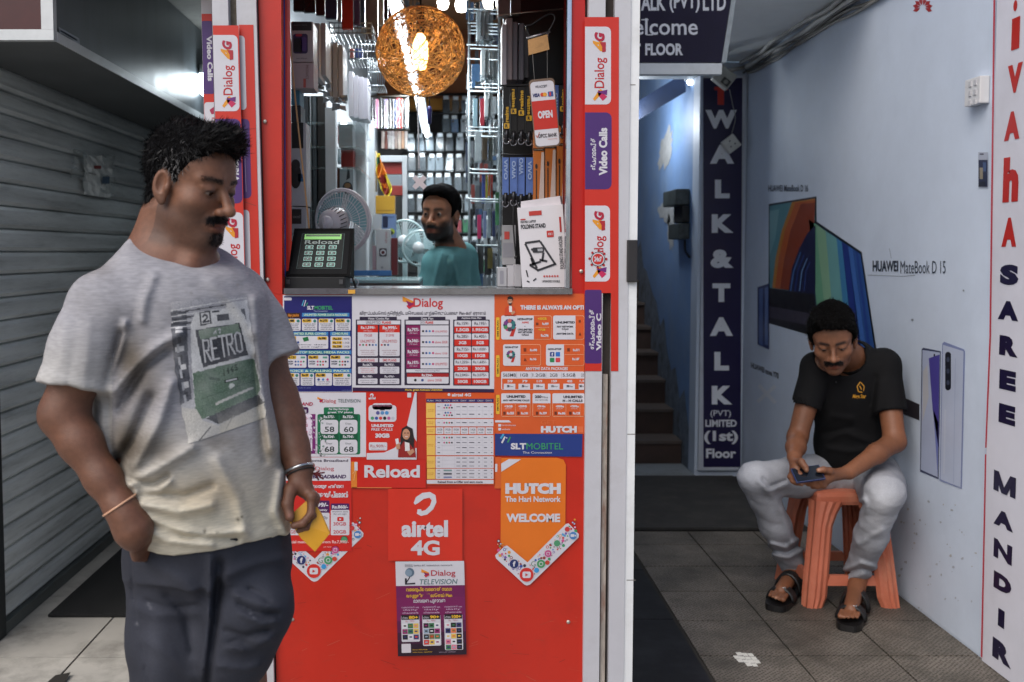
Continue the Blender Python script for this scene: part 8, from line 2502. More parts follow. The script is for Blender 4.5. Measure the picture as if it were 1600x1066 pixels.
 for k in range(8): seg([(0.0, 0.06 + 0.02 * k), (1, 0.01 + 0.03 * k)], 0.012, dk if k % 2 else lt)
 quad([(0.72, 0.04), (1, 0.03), (1, 0.5), (0.86, 0.46)], (196, 196, 198)); rect(0.8, 0.08, 0.86, 0.16, dk); rect(0.9, 0.1, 0.95, 0.2, (90, 92, 98))
 # tram
 quad([(0.24, 0.17), (0.30, 0.10), (0.86, 0.08), (0.94, 0.16), (1.0, 0.74), (0.92, 0.84), (0.22, 0.86), (0.16, 0.76)], (206, 206, 206))
 quad([(0.20, 0.52), (0.97, 0.50), (0.99, 0.76), (0.92, 0.82), (0.20, 0.86), (0.16, 0.78)], gr)
 quad([(0.36, 0.09), (0.50, 0.085), (0.51, 0.185), (0.36, 0.19)], dk); quad([(0.38, 0.1), (0.49, 0.097), (0.49, 0.175), (0.38, 0.18)], (210, 210, 210))
 seg([(0.40, 0.125), (0.43, 0.11), (0.46, 0.125), (0.45, 0.14), (0.40, 0.165), (0.47, 0.163)], 0.022, dk)
 rect(0.58, 0.12, 0.74, 0.17, (60, 62, 68)); rect(0.52, 0.09, 0.62, 0.105, dk)
 quad([(0.29, 0.215), (0.86, 0.205), (0.90, 0.47), (0.33, 0.50)], (52, 54, 60)); quad([(0.33, 0.22), (0.84, 0.21), (0.85, 0.28), (0.34, 0.29)], (110, 128, 112))
 seg([(0.52, 0.26), (0.55, 0.235), (0.55, 0.265)], 0.012, lt); seg([(0.58, 0.235), (0.61, 0.235), (0.59, 0.262)], 0.012, lt)
 for x in (0.27, 0.90): seg([(x, 0.2), (x + 0.05, 0.5)], 0.025, (214, 214, 214))
 seg([(0.29, 0.51), (0.92, 0.48)], 0.035, (212, 212, 212))
 def letters(word, x0, y0, w, h, c, t):
  st = {'R': [[(0, 1), (0, 0), (0.8, 0.02), (0.9, 0.25), (0.7, 0.48), (0, 0.5)], [(0.35, 0.5), (0.95, 1)]], 'E': [[(0.9, 0), (0, 0), (0, 1), (0.9, 1)], [(0, 0.5), (0.7, 0.5)]], 'T': [[(0, 0), (1, 0)], [(0.5, 0), (0.5, 1)]], 'O': [[(0.1, 0.1), (0.5, 0), (0.9, 0.1), (0.95, 0.9), (0.5, 1), (0.05, 0.9), (0.1, 0.1)]], '1': [[(0.5, 0), (0.3, 1)]], '4': [[(0.6, 0), (0.1, 0.6), (0.9, 0.6)], [(0.6, 0.1), (0.5, 1)]], '6': [[(0.8, 0), (0.2, 0.5), (0.3, 1), (0.8, 0.9), (0.7, 0.55), (0.2, 0.6)]], '5': [[(0.9, 0), (0.3, 0), (0.2, 0.45), (0.8, 0.5), (0.7, 0.95), (0.1, 1)]]}
  for i, ch in enumerate(word):
   for s_ in st[ch]: seg([(x0 + (i + a * 0.78) * w, y0 + b_ * h - i * 0.006) for a, b_ in s_], t, c)
 letters('RETRO', 0.37, 0.30, 0.10, 0.16, (196, 196, 198), 0.022)
 letters('1465', 0.56, 0.545, 0.05, 0.04, (40, 52, 44), 0.014)
 rect(0.56, 0.62, 0.74, 0.645, (40, 52, 44)); rect(0.58, 0.628, 0.72, 0.638, lt)
 img[((xx - 0.64) ** 2 + ((yy - 0.68) * 1.55) ** 2) < 0.035 ** 2] = (206, 210, 204)
 seg([(0.40, 0.585), (0.50, 0.61)], 0.03, (60, 78, 66)); seg([(0.42, 0.78), (0.88, 0.735)], 0.03, (196, 194, 186)); seg([(0.25, 0.72), (0.95, 0.68)], 0.01, (70, 90, 76))
 quad([(0.26, 0.86), (0.95, 0.80), (1, 0.88), (0.40, 0.93)], (64, 66, 70)); quad([(0, 0.74), (0.17, 0.78), (0.22, 0.87), (0.4, 0.94), (1, 0.88), (1, 1), (0, 1)], (196, 192, 184))
 seg([(0.30, 0.93), (0.12, 1.0)], 0.014, (70, 70, 72)); seg([(0.6, 0.9), (0.45, 1.0)], 0.01, (120, 118, 116))
 for k in range(5): rect(0.04, 0.3 + k * 0.09, 0.07, 0.36 + k * 0.09, (160, 162, 168))
 img += rn.normal(0, 9, img.shape[:2])[..., None]
 wear = wob(np.stack([xx.ravel() * 0.12, yy.ravel() * 0.18, xx.ravel() * 0], 1), 190, 5).reshape(H_, W_)
 img = img + (np.array([168, 166, 166]) - img) * np.clip(0.22 + 0.25 * wear, 0.05, 0.6)[..., None]
 low = np.clip((yy - 0.8) / 0.2, 0, 1)[..., None]
 img = img + (np.array([190, 184, 170]) - img) * (0.65 * low * (xx[..., None] > 0.4))
 dep = bpy.context.evaluated_depsgraph_get()
 sm_ = s.data
 bv = BVHTree.FromPolygons([v.co.copy() for v in sm_.vertices], [tuple(f.vertices) for f in sm_.polygons])
 TL, TR, BR, BL = (266, 472), (384, 463), (416, 652), (295, 694)
 cam0 = Vector((0, 0, CAM_Z))
 vs, ok = [], []
 off = Vector(s.location)
 for j in range(H_ + 1):
  for i in range(W_ + 1):
   u, v = i / W_, j / H_
   e = 0.006 * math.sin(v * 61) + 0.005 * math.sin(v * 23)
   u2 = u + (e if i in (0, W_) else 0)
   bow = math.sin(v * math.pi) * 6
   x = (TL[0] * (1 - u2) + TR[0] * u2) * (1 - v) + (BL[0] * (1 - u2) + BR[0] * u2) * v - bow * (1 - u2)
   y = (TL[1] * (1 - u2) + TR[1] * u2) * (1 - v) + (BL[1] * (1 - u2) + BR[1] * u2) * v
   d = ray(x, y).normalized()
   hit = bv.ray_cast(cam0, d)
   if hit[0] is None: vs.append(cam0 + d * 2); ok.append(False)
   else: vs.append(hit[0] + hit[1] * 0.0012); ok.append(True)
 fs, cs = [], []
 for j in range(H_):
  for i in range(W_):
   a = j * (W_ + 1) + i
   f = (a, a + 1, a + W_ + 2, a + W_ + 1)
   if all(ok[t] for t in f) and max((vs[f[0]] - vs[f[2]]).length, (vs[f[1]] - vs[f[3]]).length) < 0.02:
    fs.append(f); cs.append(img[j, i])
 me = bpy.data.meshes.new('printed_picture'); me.from_pydata([tuple(v) for v in vs], [], fs)
 c = np.clip(np.array(cs) / 255.0, 0, 1); c = np.where(c <= 0.04045, c / 12.92, ((c + 0.055) / 1.055) ** 2.4)
 at = me.color_attributes.new('Col', 'FLOAT_COLOR', 'CORNER')
 at.data.foreach_set('color', np.repeat(np.concatenate([c, np.ones((len(c), 1))], 1), 4, axis=0).ravel())
 me.polygons.foreach_set('use_smooth', [True] * len(fs))
 me.materials.append(MV(rough=0.75, bump=0.15, bscale=700, noise=0.05, nscale=200, spec=0.2))
 link('printed_picture', me, s)
 # ---- trousers
 hipN, hipF = pj(272, 870, 1.99), pj(378, 862, 2.06)
 def trousers(p):
  px, py = pix(p)
  front = np.clip((2.10 - p[:, 1]) / 0.05, 0, 1)
  d = torso(p, -0.008)
  d = smax(d, p[:, 2] - P(0, 775, Y0).z, 0.004)
  d = smin(d, s_ell(p, pj(325, 872, 2.02), (0.150, 0.13, 0.11)), 0.05); d = smax(d, p[:, 2] - P(0, 775, Y0).z, 0.004)
  a = chain(p, [(hipN, 0.096), (pj(268, 1000, 1.985), 0.084), (pj(266, 1110, 1.985), 0.080), (V3(-0.55, 2.03, 0.11), 0.074)], 0.03)
  b_ = chain(p, [(hipF, 0.098), (pj(388, 950, 1.965), 0.083), (pj(362, 1010, 1.97), 0.077), (pj(312, 1090, 2.08), 0.074), (V3(-0.45, 2.22, 0.11), 0.070)], 0.04)
  d = smin(d, a, 0.03); d = smin(d, b_, 0.025)
  d = smax(d, 0.085 - p[:, 2], 0.004)
  C = lambda pts, w, a_: a_ * crease(px, py, pts, w)
  f = C([(330, 872), (328, 960), (318, 1066)], 6, 0.010) + C([(350, 900), (400, 880), (440, 872)], 8, 0.006) + C([(368, 930), (410, 945), (436, 950)], 6, 0.007) + C([(376, 960), (410, 975), (430, 972)], 5, 0.006)
  f += C([(236, 880), (290, 910), (318, 960)], 12, 0.005) + C([(214, 950), (240, 962), (300, 960)], 8, 0.004) + C([(225, 1000), (262, 1020), (300, 1060)], 10, 0.004) + C([(350, 1010), (380, 1015), (420, 1000)], 7, 0.006) + C([(340, 1040), (380, 1046), (405, 1040)], 6, 0.005)
  g = C([(342, 880), (338, 960), (322, 1066)], 8, 0.014) + C([(262, 930), (290, 960), (300, 1020)], 6, 0.005) + C([(345, 1010), (372, 1000), (392, 1010)], 5, 0.006) + C([(230, 940), (262, 950), (310, 946)], 4, 0.004) + C([(372, 944), (406, 960), (432, 960)], 4, 0.007) + C([(390, 920), (410, 930), (420, 940)], 4, 0.006) + C([(352, 986), (384, 994), (420, 985)], 5, 0.007) + C([(204, 870), (211, 960), (232, 1066)], 1.6, 0.003)
  d = d - 1.4 * (f - g) * front - 0.003 * wob(p, 40, 41) - 0.0008 * wob(p, 130, 42)
  return d
 def tcol(p):
  px, py = pix(p)
  n = wob(p, 60, 43)
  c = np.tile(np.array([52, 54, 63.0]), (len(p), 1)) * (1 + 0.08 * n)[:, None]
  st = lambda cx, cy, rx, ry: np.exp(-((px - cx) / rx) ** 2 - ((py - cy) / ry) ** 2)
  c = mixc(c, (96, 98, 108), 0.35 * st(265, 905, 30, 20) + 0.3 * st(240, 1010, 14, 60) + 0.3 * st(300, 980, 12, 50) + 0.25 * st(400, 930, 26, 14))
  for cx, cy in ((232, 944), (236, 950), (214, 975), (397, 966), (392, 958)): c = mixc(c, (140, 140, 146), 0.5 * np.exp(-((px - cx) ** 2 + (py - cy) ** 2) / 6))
  return c
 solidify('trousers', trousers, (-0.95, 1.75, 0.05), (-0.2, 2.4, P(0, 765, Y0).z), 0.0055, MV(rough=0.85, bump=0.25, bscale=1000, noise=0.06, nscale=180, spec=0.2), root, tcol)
 for c0, c1 in ((V3(-0.55, 2.05, 0.045), V3(-0.46, 1.90, 0.035)), (V3(-0.45, 2.25, 0.045), V3(-0.36, 2.10, 0.035))):
  f = lambda p: smax(smin(s_cap(p, c0, c1, 0.045, 0.04), s_cap(p, c0 + V3(0, 0, 0.03), c0 + V3(0, 0, 0.05), 0.042), 0.03), 0.006 - p[:, 2], 0.006)
  solidify('shoe', f, c0 - 0.25, c0 + 0.25, 0.008, M((34, 32, 32), rough=0.5, var=0.1), root)
 # ---- bands on the wrists
 def ring(c, ax, r, w, m, name, tilt=0.0):
  ax = Vector(ax).normalized(); a = ax.orthogonal().normalized(); b_ = ax.cross(a)
  k_ = MB(); k_.tube([Vector(c) + (a * math.cos(t) + b_ * math.sin(t)) * r + ax * tilt * math.cos(t + 1) for t in np.linspace(0, 2 * math.pi, 33)], w, m, n=6, cap=False)
  k_.build(name, root)
 axN = WN - EN
 ring(WN - axN / np.linalg.norm(axN) * 0.004 + V3(0.001, 0, 0), axN, 0.0335, 0.0019, M((206, 160, 130), rough=0.5), 'wrist_band', 0.006)
 ring(WF + V3(0, 0, -0.001), axF, 0.0295, 0.0035, M((178, 180, 184), rough=0.25, metal=0.9, var=0.1), 'bracelet', 0.003)
 ring(WF + axF / np.linalg.norm(axF) * 0.009, axF, 0.0290, 0.0018, M((22, 20, 22), rough=0.7), 'wrist_cord', 0.002)
 m = MB()
 q0 = WF + V3(0.028, -0.005, -0.008)
 for k_, (dx, dz) in enumerate(((0.018, -0.004), (0.022, -0.012), (0.012, -0.014), (0.024, 0.002), (0.014, 0.006))): m.tube([Vector(q0), Vector(q0 + V3(dx * 0.5, 0, dz * 0.3)), Vector(q0 + V3(dx, 0, dz))], 0.0018, M((96, 24, 34), rough=0.8), n=5)
 m.build('thread_tassel', root)
 # ---- envelope
 e = [(448, 810, 1.972), (484, 778, 1.99), (501, 803, 1.985), (515, 834, 1.975), (492, 862, 1.968), (471, 842, 1.968)]
 pts = [Vector(pj(*t)) for t in e]
 ye = M((206, 150, 30), rough=0.5, var=0.14, scale=24, dirt=(150, 100, 20), dscale=12, damt=0.4)
 m = MB(); n0 = Vector((0.3, 0.95, 0.1)).normalized()
 k_ = [p + n0 * 0.0045 for p in pts]
 cen = sum(pts, Vector()) / 6 - n0 * 0.006
 cenb = sum(k_, Vector()) / 6 + n0 * 0.003
 fs = [(i, (i + 1) % 6, 12) for i in range(6)] + [((i + 1) % 6 + 6, i + 6, 13) for i in range(6)] + [(i, i + 6, (i + 1) % 6 + 6, (i + 1) % 6) for i in range(6)]
 m.add(pts + k_ + [cen, cenb], fs, ye)
 o = m.build('envelope'); tag(o, 'crumpled yellow paper envelope held in the standing man\'s far hand', 'envelope')
 return root
standing_man()
# ================================================================== the seated man with the phone
def seated_man():
 root = empty('person', Vector((1.62, 4.0, 0.01)), 'moustached man in black polo shirt sitting on the orange stool with a phone', 'person')
 skin = MV(rough=0.5, bump=0.1, bscale=400, noise=0.07, nscale=70, sss=0.05, spec=0.4)
 hipR, hipL = pj(1312, 742, 4.14), pj(1368, 745, 4.12)
 kR, kL = pj(1180, 748, 3.93), pj(1383, 772, 3.70)
 aR, aL = pj(1240, 888, 4.13), pj(1341, 896, 3.95)
 sR, sL = pj(1276, 574, 3.99), pj(1382, 570, 3.98)
 eR, eL = pj(1246, 684, 3.93), pj(1398, 690, 3.86)
 wR, wL = pj(1241, 714, 3.76), pj(1326, 738, 3.70)
 nb = pj(1332, 560, 4.03)
 HO = pj(1301, 530, 3.88); HR = frame(R(-20), R(22), R(-5)); HS = 1.02
 pR, pL = pj(1244, 732, 3.69), pj(1296, 744, 3.665)
 knR = [pj(1250, 742, 3.655), pj(1245, 746, 3.66), pj(1240, 747, 3.67), pj(1235, 745, 3.68)]
 tpR = [[pj(1257, 747, 3.65), pj(1262, 747, 3.655)], [pj(1252, 752, 3.65), pj(1258, 752, 3.655)], [pj(1246, 755, 3.655), pj(1253, 757, 3.655)], [pj(1238, 752, 3.665), pj(1244, 756, 3.66)]]
 knL = [pj(1284, 748, 3.645), pj(1282, 752, 3.65), pj(1283, 756, 3.655), pj(1287, 759, 3.66)]
 tpL = [[pj(1272, 750, 3.64), pj(1262, 749, 3.645)], [pj(1269, 754, 3.645), pj(1258, 752, 3.65)], [pj(1271, 758, 3.65), pj(1262, 757, 3.655)], [pj(1277, 761, 3.655), pj(1269, 761, 3.66)]]
 def body(p):
  q = (p - HO) @ HR / HS
  d = head_sdf(q, fat=0.0, lid=0.006) * HS
  d = smin(d, s_cap(p, HO + HR @ V3(0, -0.04, -0.055), nb, 0.052, 0.060), 0.03)
  d = smin(d, s_ell(p, pj(1335, 640, 4.06), (0.13, 0.09, 0.24)), 0.04)
  d = smin(d, chain(p, [(sR, 0.05), (eR, 0.038), (eR * 0.5 + wR * 0.5, 0.036), (wR, 0.026)], 0.02), 0.03)
  d = smin(d, chain(p, [(sL, 0.05), (eL, 0.040), (eL * 0.6 + wL * 0.4, 0.037), (wL, 0.027)], 0.02), 0.03)
  d = smin(d, hand(p, wR, pR, knR, tpR, 0.0088, [pj(1252, 722, 3.66), pj(1258, 730, 3.645), pj(1260, 735, 3.645)]), 0.01)
  d = smin(d, hand(p, wL, pL, knL, tpL, 0.0088, [pj(1296, 736, 3.645), pj(1287, 734, 3.635), pj(1279, 735, 3.635)]), 0.01)
  for h, k, a, toe, he in ((hipR, kR, aR, fR, hR), (hipL, kL, aL, fL, hL)):
   d = smin(d, chain(p, [(h, 0.07), (k, 0.05), (a, 0.036)], 0.03), 0.03)
   d = smin(d, s_cap(p, a, he + V3(0, 0, 0.012), 0.034, 0.030), 0.02)
   d = smin(d, s_cap(p, a + V3(0, 0, -0.015), toe * 0.7 + he * 0.3 + V3(0, 0, 0.012), 0.030, 0.028), 0.02)
   ax = (toe - he) / np.linalg.norm(toe - he); sd = V3(ax[1], -ax[0], 0)
   inn = -1 if h is hipL else 1
   for j in range(5):
    b_ = toe * 0.82 + he * 0.18 + sd * (j - 2) * 0.0145 * inn + V3(0, 0, 0.010)
    t_ = b_ + ax * (0.052, 0.054, 0.048, 0.042, 0.034)[j] + V3(0, 0, -0.004)
    d = smin(d, s_cap(p, b_, t_, 0.0085, (0.0105, 0.0072, 0.007, 0.0066, 0.006)[j]), 0.003)
  return d
 fR = V3(*PZ(1213, 936, 0.055)); hR = fR + V3(0.125, 0.19, 0)
 fL = V3(*PZ(1326, 966, 0.055)); hL = fL + V3(0.11, 0.20, 0)
 B = (124, 80, 56)
 def bcol(p):
  q = (p - HO) @ HR / HS
  c = head_colour(q, (128, 86, 63), beard=0.15, moust=1.0, brow=1.0)
  far = np.linalg.norm(q, axis=1)
  arm = np.tile(np.array(B, float), (len(p), 1)) * (1 + 0.1 * wob(p, 40, 1))[:, None]
  c = np.where((far > 0.19)[:, None], arm, c)
  px, py = pix(p)
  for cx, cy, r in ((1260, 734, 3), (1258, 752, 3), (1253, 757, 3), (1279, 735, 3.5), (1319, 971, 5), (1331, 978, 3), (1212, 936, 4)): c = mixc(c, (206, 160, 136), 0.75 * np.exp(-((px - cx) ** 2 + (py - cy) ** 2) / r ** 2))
  return c
 b = solidify('body', body, (1.10, 3.5, 0.0), (2.0, 4.4, 1.33), 0.004, skin, root, bcol)
 eyeballs(root, HO, HR, (-0.05, 0.75, -0.5), HS)
 hb = solidify('hair', lambda p: hair_sdf((p - HO) @ HR / HS, thick=0.013, rough=0.0045, tuft=0.010) * HS, HO - 0.2, HO + 0.2, 0.0045, M((8, 7, 7), rough=0.9, var=0.2, spec=0.05), root)
 hm = ([M((9, 8, 8), rough=0.7, var=0.2, spec=0.15)], None)
 blades('hair_strands', hb, 3000, 0.014, 0.0008, lambda q: np.stack([0.5 * q[:, 0] / 0.07, 0.2 + 0 * q[:, 1], -0.5 + 0 * q[:, 2]], 1), hm, hb, HO, HR / HS, seed=3, spread=0.3, lift=0.3)
 blades('moustache', b, 420, 0.009, 0.0006, lambda q: np.stack([0.6 * np.sign(q[:, 0]), 0.15 + 0 * q[:, 1], -0.8 + 0 * q[:, 2]], 1), hm, root, HO, HR / HS, pick=lambda q: (np.abs(q[:, 0]) < 0.031) & (q[:, 1] > 0.07) & (np.abs(q[:, 2] + 0.053 + 0.25 * np.maximum(np.abs(q[:, 0]) - 0.012, 0)) < 0.008), seed=5, spread=0.3, lift=0.3)
 # polo shirt
 def shirt(p):
  px, py = pix(p)
  d = s_ell(p, pj(1330, 610, 4.04), (0.185, 0.115, 0.17))
  d = smin(d, s_ell(p, pj(1330, 690, 4.08), (0.150, 0.125, 0.17)), 0.08)
  d = smin(d, s_cap(p, nb + V3(0, 0.01, -0.05), sR, 0.066, 0.060), 0.05); d = smin(d, s_cap(p, nb + V3(0, 0.01, -0.05), sL, 0.066, 0.062), 0.05)
  for s_, e_, hx, hy, hY in ((sR, eR, 1256, 637, 3.955), (sL, eL, 1393, 645, 3.91)):
   a = (e_ - s_) / np.linalg.norm(e_ - s_); h_ = pj(hx, hy, hY)
   m = s_cap(p, s_, e_, 0.060, 0.060); m = smax(m, (p - h_) @ a, 0.004)
   m = smax(m, -s_cap(p, h_, h_ + a * 0.1, 0.052, 0.055), 0.004)
   d = smin(d, m, 0.025)
  d = smax(d, P(0, 742, 4.1).z - p[:, 2], 0.008)
  C = lambda pts, w, a_: a_ * crease(px, py, pts, w)
  fr = np.clip((4.05 - p[:, 1]) / 0.05, 0, 1)
  d = d - fr * (C([(1285, 690), (1320, 676), (1360, 690)], 6, 0.009) + C([(1283, 668), (1300, 650), (1330, 655)], 6, 0.007) + C([(1375, 600), (1366, 650), (1372, 700)], 6, 0.008) - C([(1286, 678), (1330, 668)], 4, 0.007) - C([(1368, 590), (1362, 630)], 4, 0.006) + C([(1290, 700), (1330, 706), (1380, 700)], 5, 0.008)) - 0.003 * wob(p, 40, 51)
  # opening at the neck, then the folded collar
  d = smax(d, -s_cap(p, nb + V3(0, -0.01, -0.02), HO + HR @ V3(0, -0.02, -0.08), 0.062, 0.075), 0.006)
  ax = (HO - nb) / np.linalg.norm(HO - nb)
  rr = p - nb; t = rr @ ax; rad = np.linalg.norm(rr - t[:, None] * ax, axis=1)
  d = smin(d, np.maximum(np.abs(rad - 0.076 + 0.25 * (t - 0.0)) - 0.005, np.abs(t - 0.002) - 0.026), 0.008)
  return d
 blackc = M((15, 15, 17), rough=0.85, var=0.12, scale=60, bump=0.2, bscale=900, spec=0.2)
 s = solidify('polo_shirt', shirt, (1.2, 3.75, 0.42), (2.0, 4.4, 1.2), 0.0055, blackc, root)
 # gold emblem on the chest
 bv = BVHTree.FromPolygons([v.co.copy() for v in s.data.vertices], [tuple(f.vertices) for f in s.data.polygons])
 def on(x, y):
  hit = bv.ray_cast(Vector((0, 0, CAM_Z)), ray(x, y).normalized())
  return (hit[0] + hit[1] * 0.002) if hit[0] is not None else P(x, y, 3.95)
 q = Board(on, (0, 0, 0)); gold = (206, 146, 34)
 q.text('Mega Star', 1332, 616, 1353, 624, gold, 1, 0.02, 0.2); q.line([(1344, 597), (1339, 604), (1341, 612), (1347, 613)], 1.5, gold, 1); q.line([(1345, 598), (1350, 604), (1349, 611)], 1.2, gold, 1); q.line([(1343, 603), (1346, 609)], 1.4, gold, 1)
 q.build('emblem', s)
 m = MB()
 for x, y in ((1306, 597),): m.lathe([(0.004, 0), (0.003, 0.003), (0, 0.003)], M((50, 50, 52)), n=8, T=Matrix.Translation(on(x, y)) @ Matrix.Rotation(R(90), 4, 'X'))
 m.build('button', s)
 # jeans
 def jeans(p):
  px, py = pix(p)
  d = smin(s_ell(p, pj(1342, 742, 4.13), (0.165, 0.14, 0.10)), s_cap(p, hipR, hipL, 0.09), 0.04)
  d = smin(d, chain(p, [(hipR, 0.088), (hipR * 0.5 + kR * 0.5, 0.083), (kR, 0.062), (kR * 0.5 + aR * 0.5, 0.057), (aR + V3(-0.002, 0, 0.01), 0.054)], 0.03), 0.03)
  d = smin(d, chain(p, [(hipL, 0.088), (hipL * 0.5 + kL * 0.5, 0.088), (kL, 0.067), (kL * 0.5 + aL * 0.5, 0.058), (aL + V3(0, 0, 0.008), 0.053)], 0.03), 0.03)
  d = smax(d, -s_cap(p, aR + V3(0.01, 0, -0.02), aR - V3(0, 0, 0.2), 0.05), 0.004); d = smax(d, -s_cap(p, aL - V3(0, 0, 0.02), aL - V3(0, 0, 0.2), 0.05), 0.004)
  d = smax(d, (aR[2] - 0.012) - p[:, 2] - 0.35 * (p[:, 0] - aR[0]), 0.004) if False else smax(d, np.where(p[:, 0] < 1.5, aR[2] - 0.014, aL[2] - 0.020) - p[:, 2], 0.004)
  C = lambda pts, w, a_: a_ * crease(px, py, pts, w)
  f = C([(1186, 752), (1200, 768), (1230, 756)], 5, 0.008) + C([(1196, 760), (1222, 800), (1240, 850)], 6, 0.007) + C([(1204, 850), (1228, 856), (1254, 838)], 4, 0.009) + C([(1208, 868), (1232, 872), (1260, 856)], 4, 0.008) + C([(1334, 790), (1350, 780), (1352, 800)], 5, 0.008) + C([(1320, 890), (1345, 880), (1368, 886)], 4, 0.009) + C([(1324, 905), (1350, 898)], 4, 0.007) + C([(1262, 714), (1300, 722), (1340, 716)], 6, 0.006) + C([(1342, 850), (1362, 838), (1378, 830)], 5, 0.006)
  g = C([(1192, 748), (1204, 760), (1226, 752)], 3, 0.009) + C([(1206, 860), (1230, 864), (1256, 848)], 2.5, 0.008) + C([(1318, 896), (1346, 889), (1368, 895)], 2.5, 0.008) + C([(1336, 796), (1348, 788)], 3, 0.008)
  return d - 1.4 * (f - g) * np.clip((4.2 - p[:, 1]) / 0.05, 0, 1) - 0.004 * wob(p * V3(1, 1, 1.6), 55, 61) - 0.0016 * wob(p, 150, 62)
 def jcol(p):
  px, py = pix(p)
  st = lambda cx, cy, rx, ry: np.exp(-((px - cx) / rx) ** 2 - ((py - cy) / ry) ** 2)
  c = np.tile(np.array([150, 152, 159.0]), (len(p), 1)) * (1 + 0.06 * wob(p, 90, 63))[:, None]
  c = mixc(c, (206, 208, 214), 0.8 * st(1376, 800, 26, 46) + 0.7 * st(1175, 735, 36, 24) + 0.4 * st(1240, 725, 40, 12) + 0.3 * st(1210, 815, 16, 40))  # highlights on knees, thigh and shin painted into the denim colour
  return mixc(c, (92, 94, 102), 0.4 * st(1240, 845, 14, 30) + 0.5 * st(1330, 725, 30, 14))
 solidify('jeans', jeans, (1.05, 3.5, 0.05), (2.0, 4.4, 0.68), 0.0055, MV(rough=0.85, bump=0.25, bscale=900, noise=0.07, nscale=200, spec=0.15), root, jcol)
 # sandals
 blk = M((24, 23, 24), rough=0.4, var=0.15, scale=30)
 for toe, he, nm in ((fR, hR, 'R'), (fL, hL, 'L')):
  sd_ = empty('sandal', Vector(he), None, None); sd_.parent = root; sd_.location = Vector(he) - root.location
  ax = (toe - he) / np.linalg.norm(toe - he); ax[2] = 0; sdv = V3(ax[1], -ax[0], 0); L_ = np.linalg.norm(toe - he)
  m = MB(); pts = []
  for k in range(24):
   t = 2 * math.pi * k / 24
   e_ = 0.55; w = 0.049 if math.cos(t) > -0.2 else 0.040
   c = (toe + he) / 2 + ax * (L_ / 2 + 0.034) * math.copysign(abs(math.cos(t)) ** e_, math.cos(t)) + sdv * w * math.copysign(abs(math.sin(t)) ** e_, math.sin(t))
   pts.append((c[0], c[1], 0.0135))
  m.prism(pts, (0, 0, 0.024), blk); m.build('sole', sd_)
  for f_, w_, h_ in ((0.66, 0.050, 0.052), (0.16, 0.050, 0.078)):
   m = MB(); c = he * (1 - f_) + toe * f_
   for dx in np.linspace(-0.020, 0.020, 5): m.tube([(Vector(c) + Vector(ax) * dx + Vector(sdv) * w_ * math.cos(t) + Vector((0, 0, -c[2] + 0.03 + h_ * math.sin(t)))) for t in np.linspace(0, math.pi, 11)], 0.0075, blk, n=6)
   m.build('strap', sd_)
  m = MB(); c = he * 0.3 + toe * 0.7;
  p_ = Vector((c[0], c[1], 0.087)) - Vector(ax) * 0.0 + Vector(sdv) * -0.008 + Vector((0, -0.006, 0))
  for a0, a1 in (((-1, -1), (1, -1)), ((1, -1), (1, 1)), ((1, 1), (-1, 1)), ((-1, 1), (-1, -1))): m.tube([p_ + Vector(sdv) * a0[0] * 0.009 + Vector(ax) * a0[1] * 0.010, p_ + Vector(sdv) * a1[0] * 0.009 + Vector(ax) * a1[1] * 0.010], 0.0022, M((190, 190, 192), rough=0.2, metal=0.9, var=0), n=5)
  m.build('buckle', sd_)
 # phone
 c = Vector(pj(1263, 741, 3.648))
 T = Matrix.Translation(c) @ Matrix.Rotation(R(-8), 4, 'Y') @ Matrix.Rotation(R(38), 4, 'X')
 m = MB(); m.box(-0.056, 0.052, -0.034, 0.034, -0.0045, 0.0045, M((36, 48, 92), rough=0.3, var=0.05), bev=0.003, T=T)
 o = empty('phone', c, 'dark blue phone held in both hands by the seated man', 'phone'); m.build('case', o)
 m = MB(); m.box(-0.052, 0.048, -0.031, 0.031, 0.0047, 0.0052, M((20, 24, 32), rough=0.1, var=0), T=T); m.build('screen', o)
seated_man()
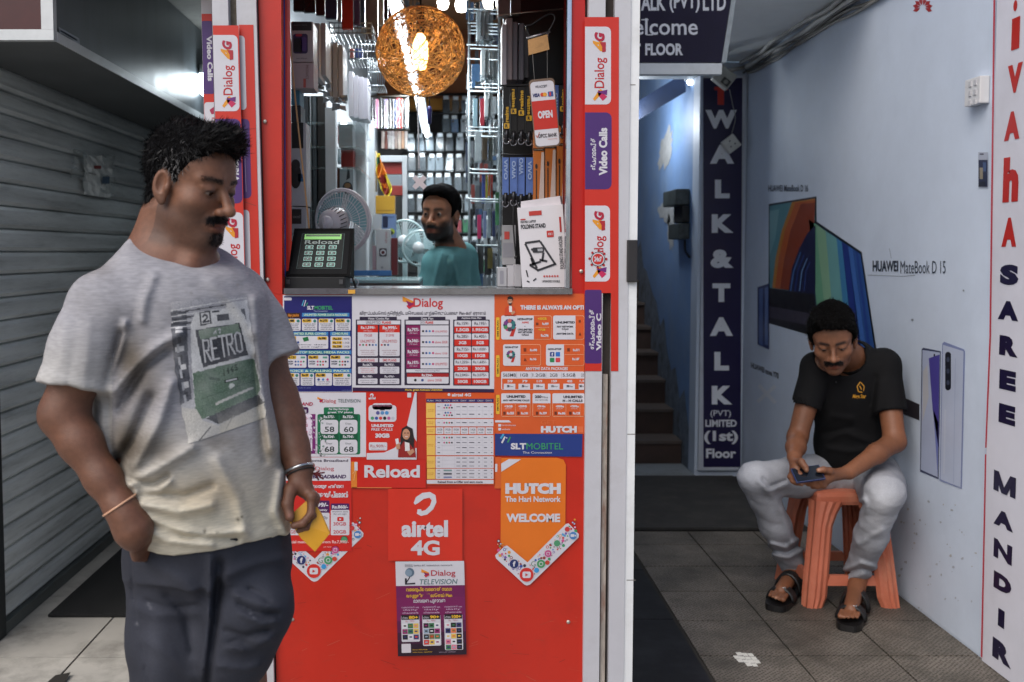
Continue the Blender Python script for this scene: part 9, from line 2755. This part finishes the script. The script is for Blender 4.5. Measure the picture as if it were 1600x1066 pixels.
def shopkeeper():
 root = empty('person', Vector((-0.02, 4.5, 0.03)), 'bearded shopkeeper in a teal shirt glancing back over his shoulder', 'person')
 HO = pj(688, 336, 4.46); HR = frame(R(-24), R(1), R(3)); HS = 0.99
 nb = pj(704, 384, 4.52)
 sN, sF = pj(684, 412, 4.42), pj(722, 402, 4.62)
 t0 = pj(700, 520, 4.55)
 def body(p):
  q = (p - HO) @ HR / HS
  d = head_sdf(q, lid=0.001) * HS
  d = smin(d, s_cap(p, HO + HR @ V3(0, -0.035, -0.05), nb, 0.052, 0.058), 0.03)
  d = smin(d, s_cap(p, nb + V3(0, 0, -0.06), t0, 0.08, 0.11), 0.05)
  for s_, e_, w_ in ((sN, pj(662, 520, 4.40), pj(612, 500, 4.28)), (sF, pj(740, 520, 4.7), pj(690, 540, 4.85))): d = smin(d, chain(p, [(s_, 0.05), (e_, 0.042), (w_, 0.03), (w_ + V3(-0.07, 0, 0), 0.026)], 0.02), 0.03)
  for dx in (-0.08, 0.09): d = smin(d, chain(p, [(V3(dx, 4.55, 0.92), 0.07), (V3(dx, 4.55, 0.5), 0.05), (V3(dx, 4.55, 0.1), 0.04), (V3(dx - 0.1, 4.5, 0.07), 0.035)], 0.03), 0.03)
  return d
 solidify('body', body, (-0.5, 4.1, 0.02), (0.35, 5.05, 1.8), 0.0058, MV(rough=0.5, noise=0.06, nscale=70, sss=0.04), root, lambda p: head_colour((p - HO) @ HR / HS, (146, 98, 74), beard=0.9, moust=0.95, brow=1.0))
 eyeballs(root, HO, HR, (-0.1, 1, 0.0), HS)
 ln = tuple((y, z + (0.006 if y > 0.04 else 0)) for y, z in HAIRLINE)
 solidify('hair', lambda p: hair_sdf((p - HO) @ HR / HS, thick=0.010, rough=0.0022, tuft=0.010, line=ln) * HS, HO - 0.2, HO + 0.2, 0.005, M((8, 7, 8), rough=0.9, var=0.25, scale=90, spec=0.05), root)
 def shirt(p):
  px, py = pix(p)
  d = smin(s_cap(p, nb + V3(-0.01, 0.01, -0.07), t0, 0.095, 0.125), s_cap(p, nb + V3(0, 0, -0.05), sN, 0.058, 0.066), 0.05)
  d = smin(d, s_cap(p, nb + V3(0, 0, -0.05), sF, 0.058, 0.066), 0.05)
  for s_, e_ in ((sN, pj(664, 490, 4.40)), (sF, pj(738, 490, 4.68))):
   d = smin(d, s_cap(p, s_, e_, 0.064, 0.068), 0.03)
  d = smax(d, -s_cap(p, nb + V3(0, -0.005, -0.03), HO, 0.062), 0.006)
  d = smax(d, 0.84 - p[:, 2], 0.005)
  C = lambda pts, w, a_: a_ * crease(px, py, pts, w)
  return d - C([(690, 396), (684, 420), (676, 452)], 3, 0.01) - C([(708, 400), (712, 425), (716, 452)], 3, 0.009) + C([(699, 404), (697, 430), (694, 455)], 3, 0.008) - 0.004 * wob(p, 36, 71)
 solidify('shirt', shirt, (-0.5, 4.1, 0.8), (0.35, 5.05, 1.6), 0.0065, M((100, 150, 154), rough=0.85, var=0.07, scale=50, bump=0.15, bscale=600, spec=0.2), root)
 solidify('trousers', lambda p: smax(smin(s_cap(p, V3(-0.08, 4.55, 0.85), V3(-0.08, 4.55, 0.1), 0.10, 0.07), s_cap(p, V3(0.09, 4.55, 0.85), V3(0.09, 4.55, 0.1), 0.10, 0.07), 0.04), 0.07 - p[:, 2], 0.004), (-0.3, 4.3, 0.03), (0.3, 4.8, 1.0), 0.012, M((40, 42, 50), rough=0.9), root)
shopkeeper()
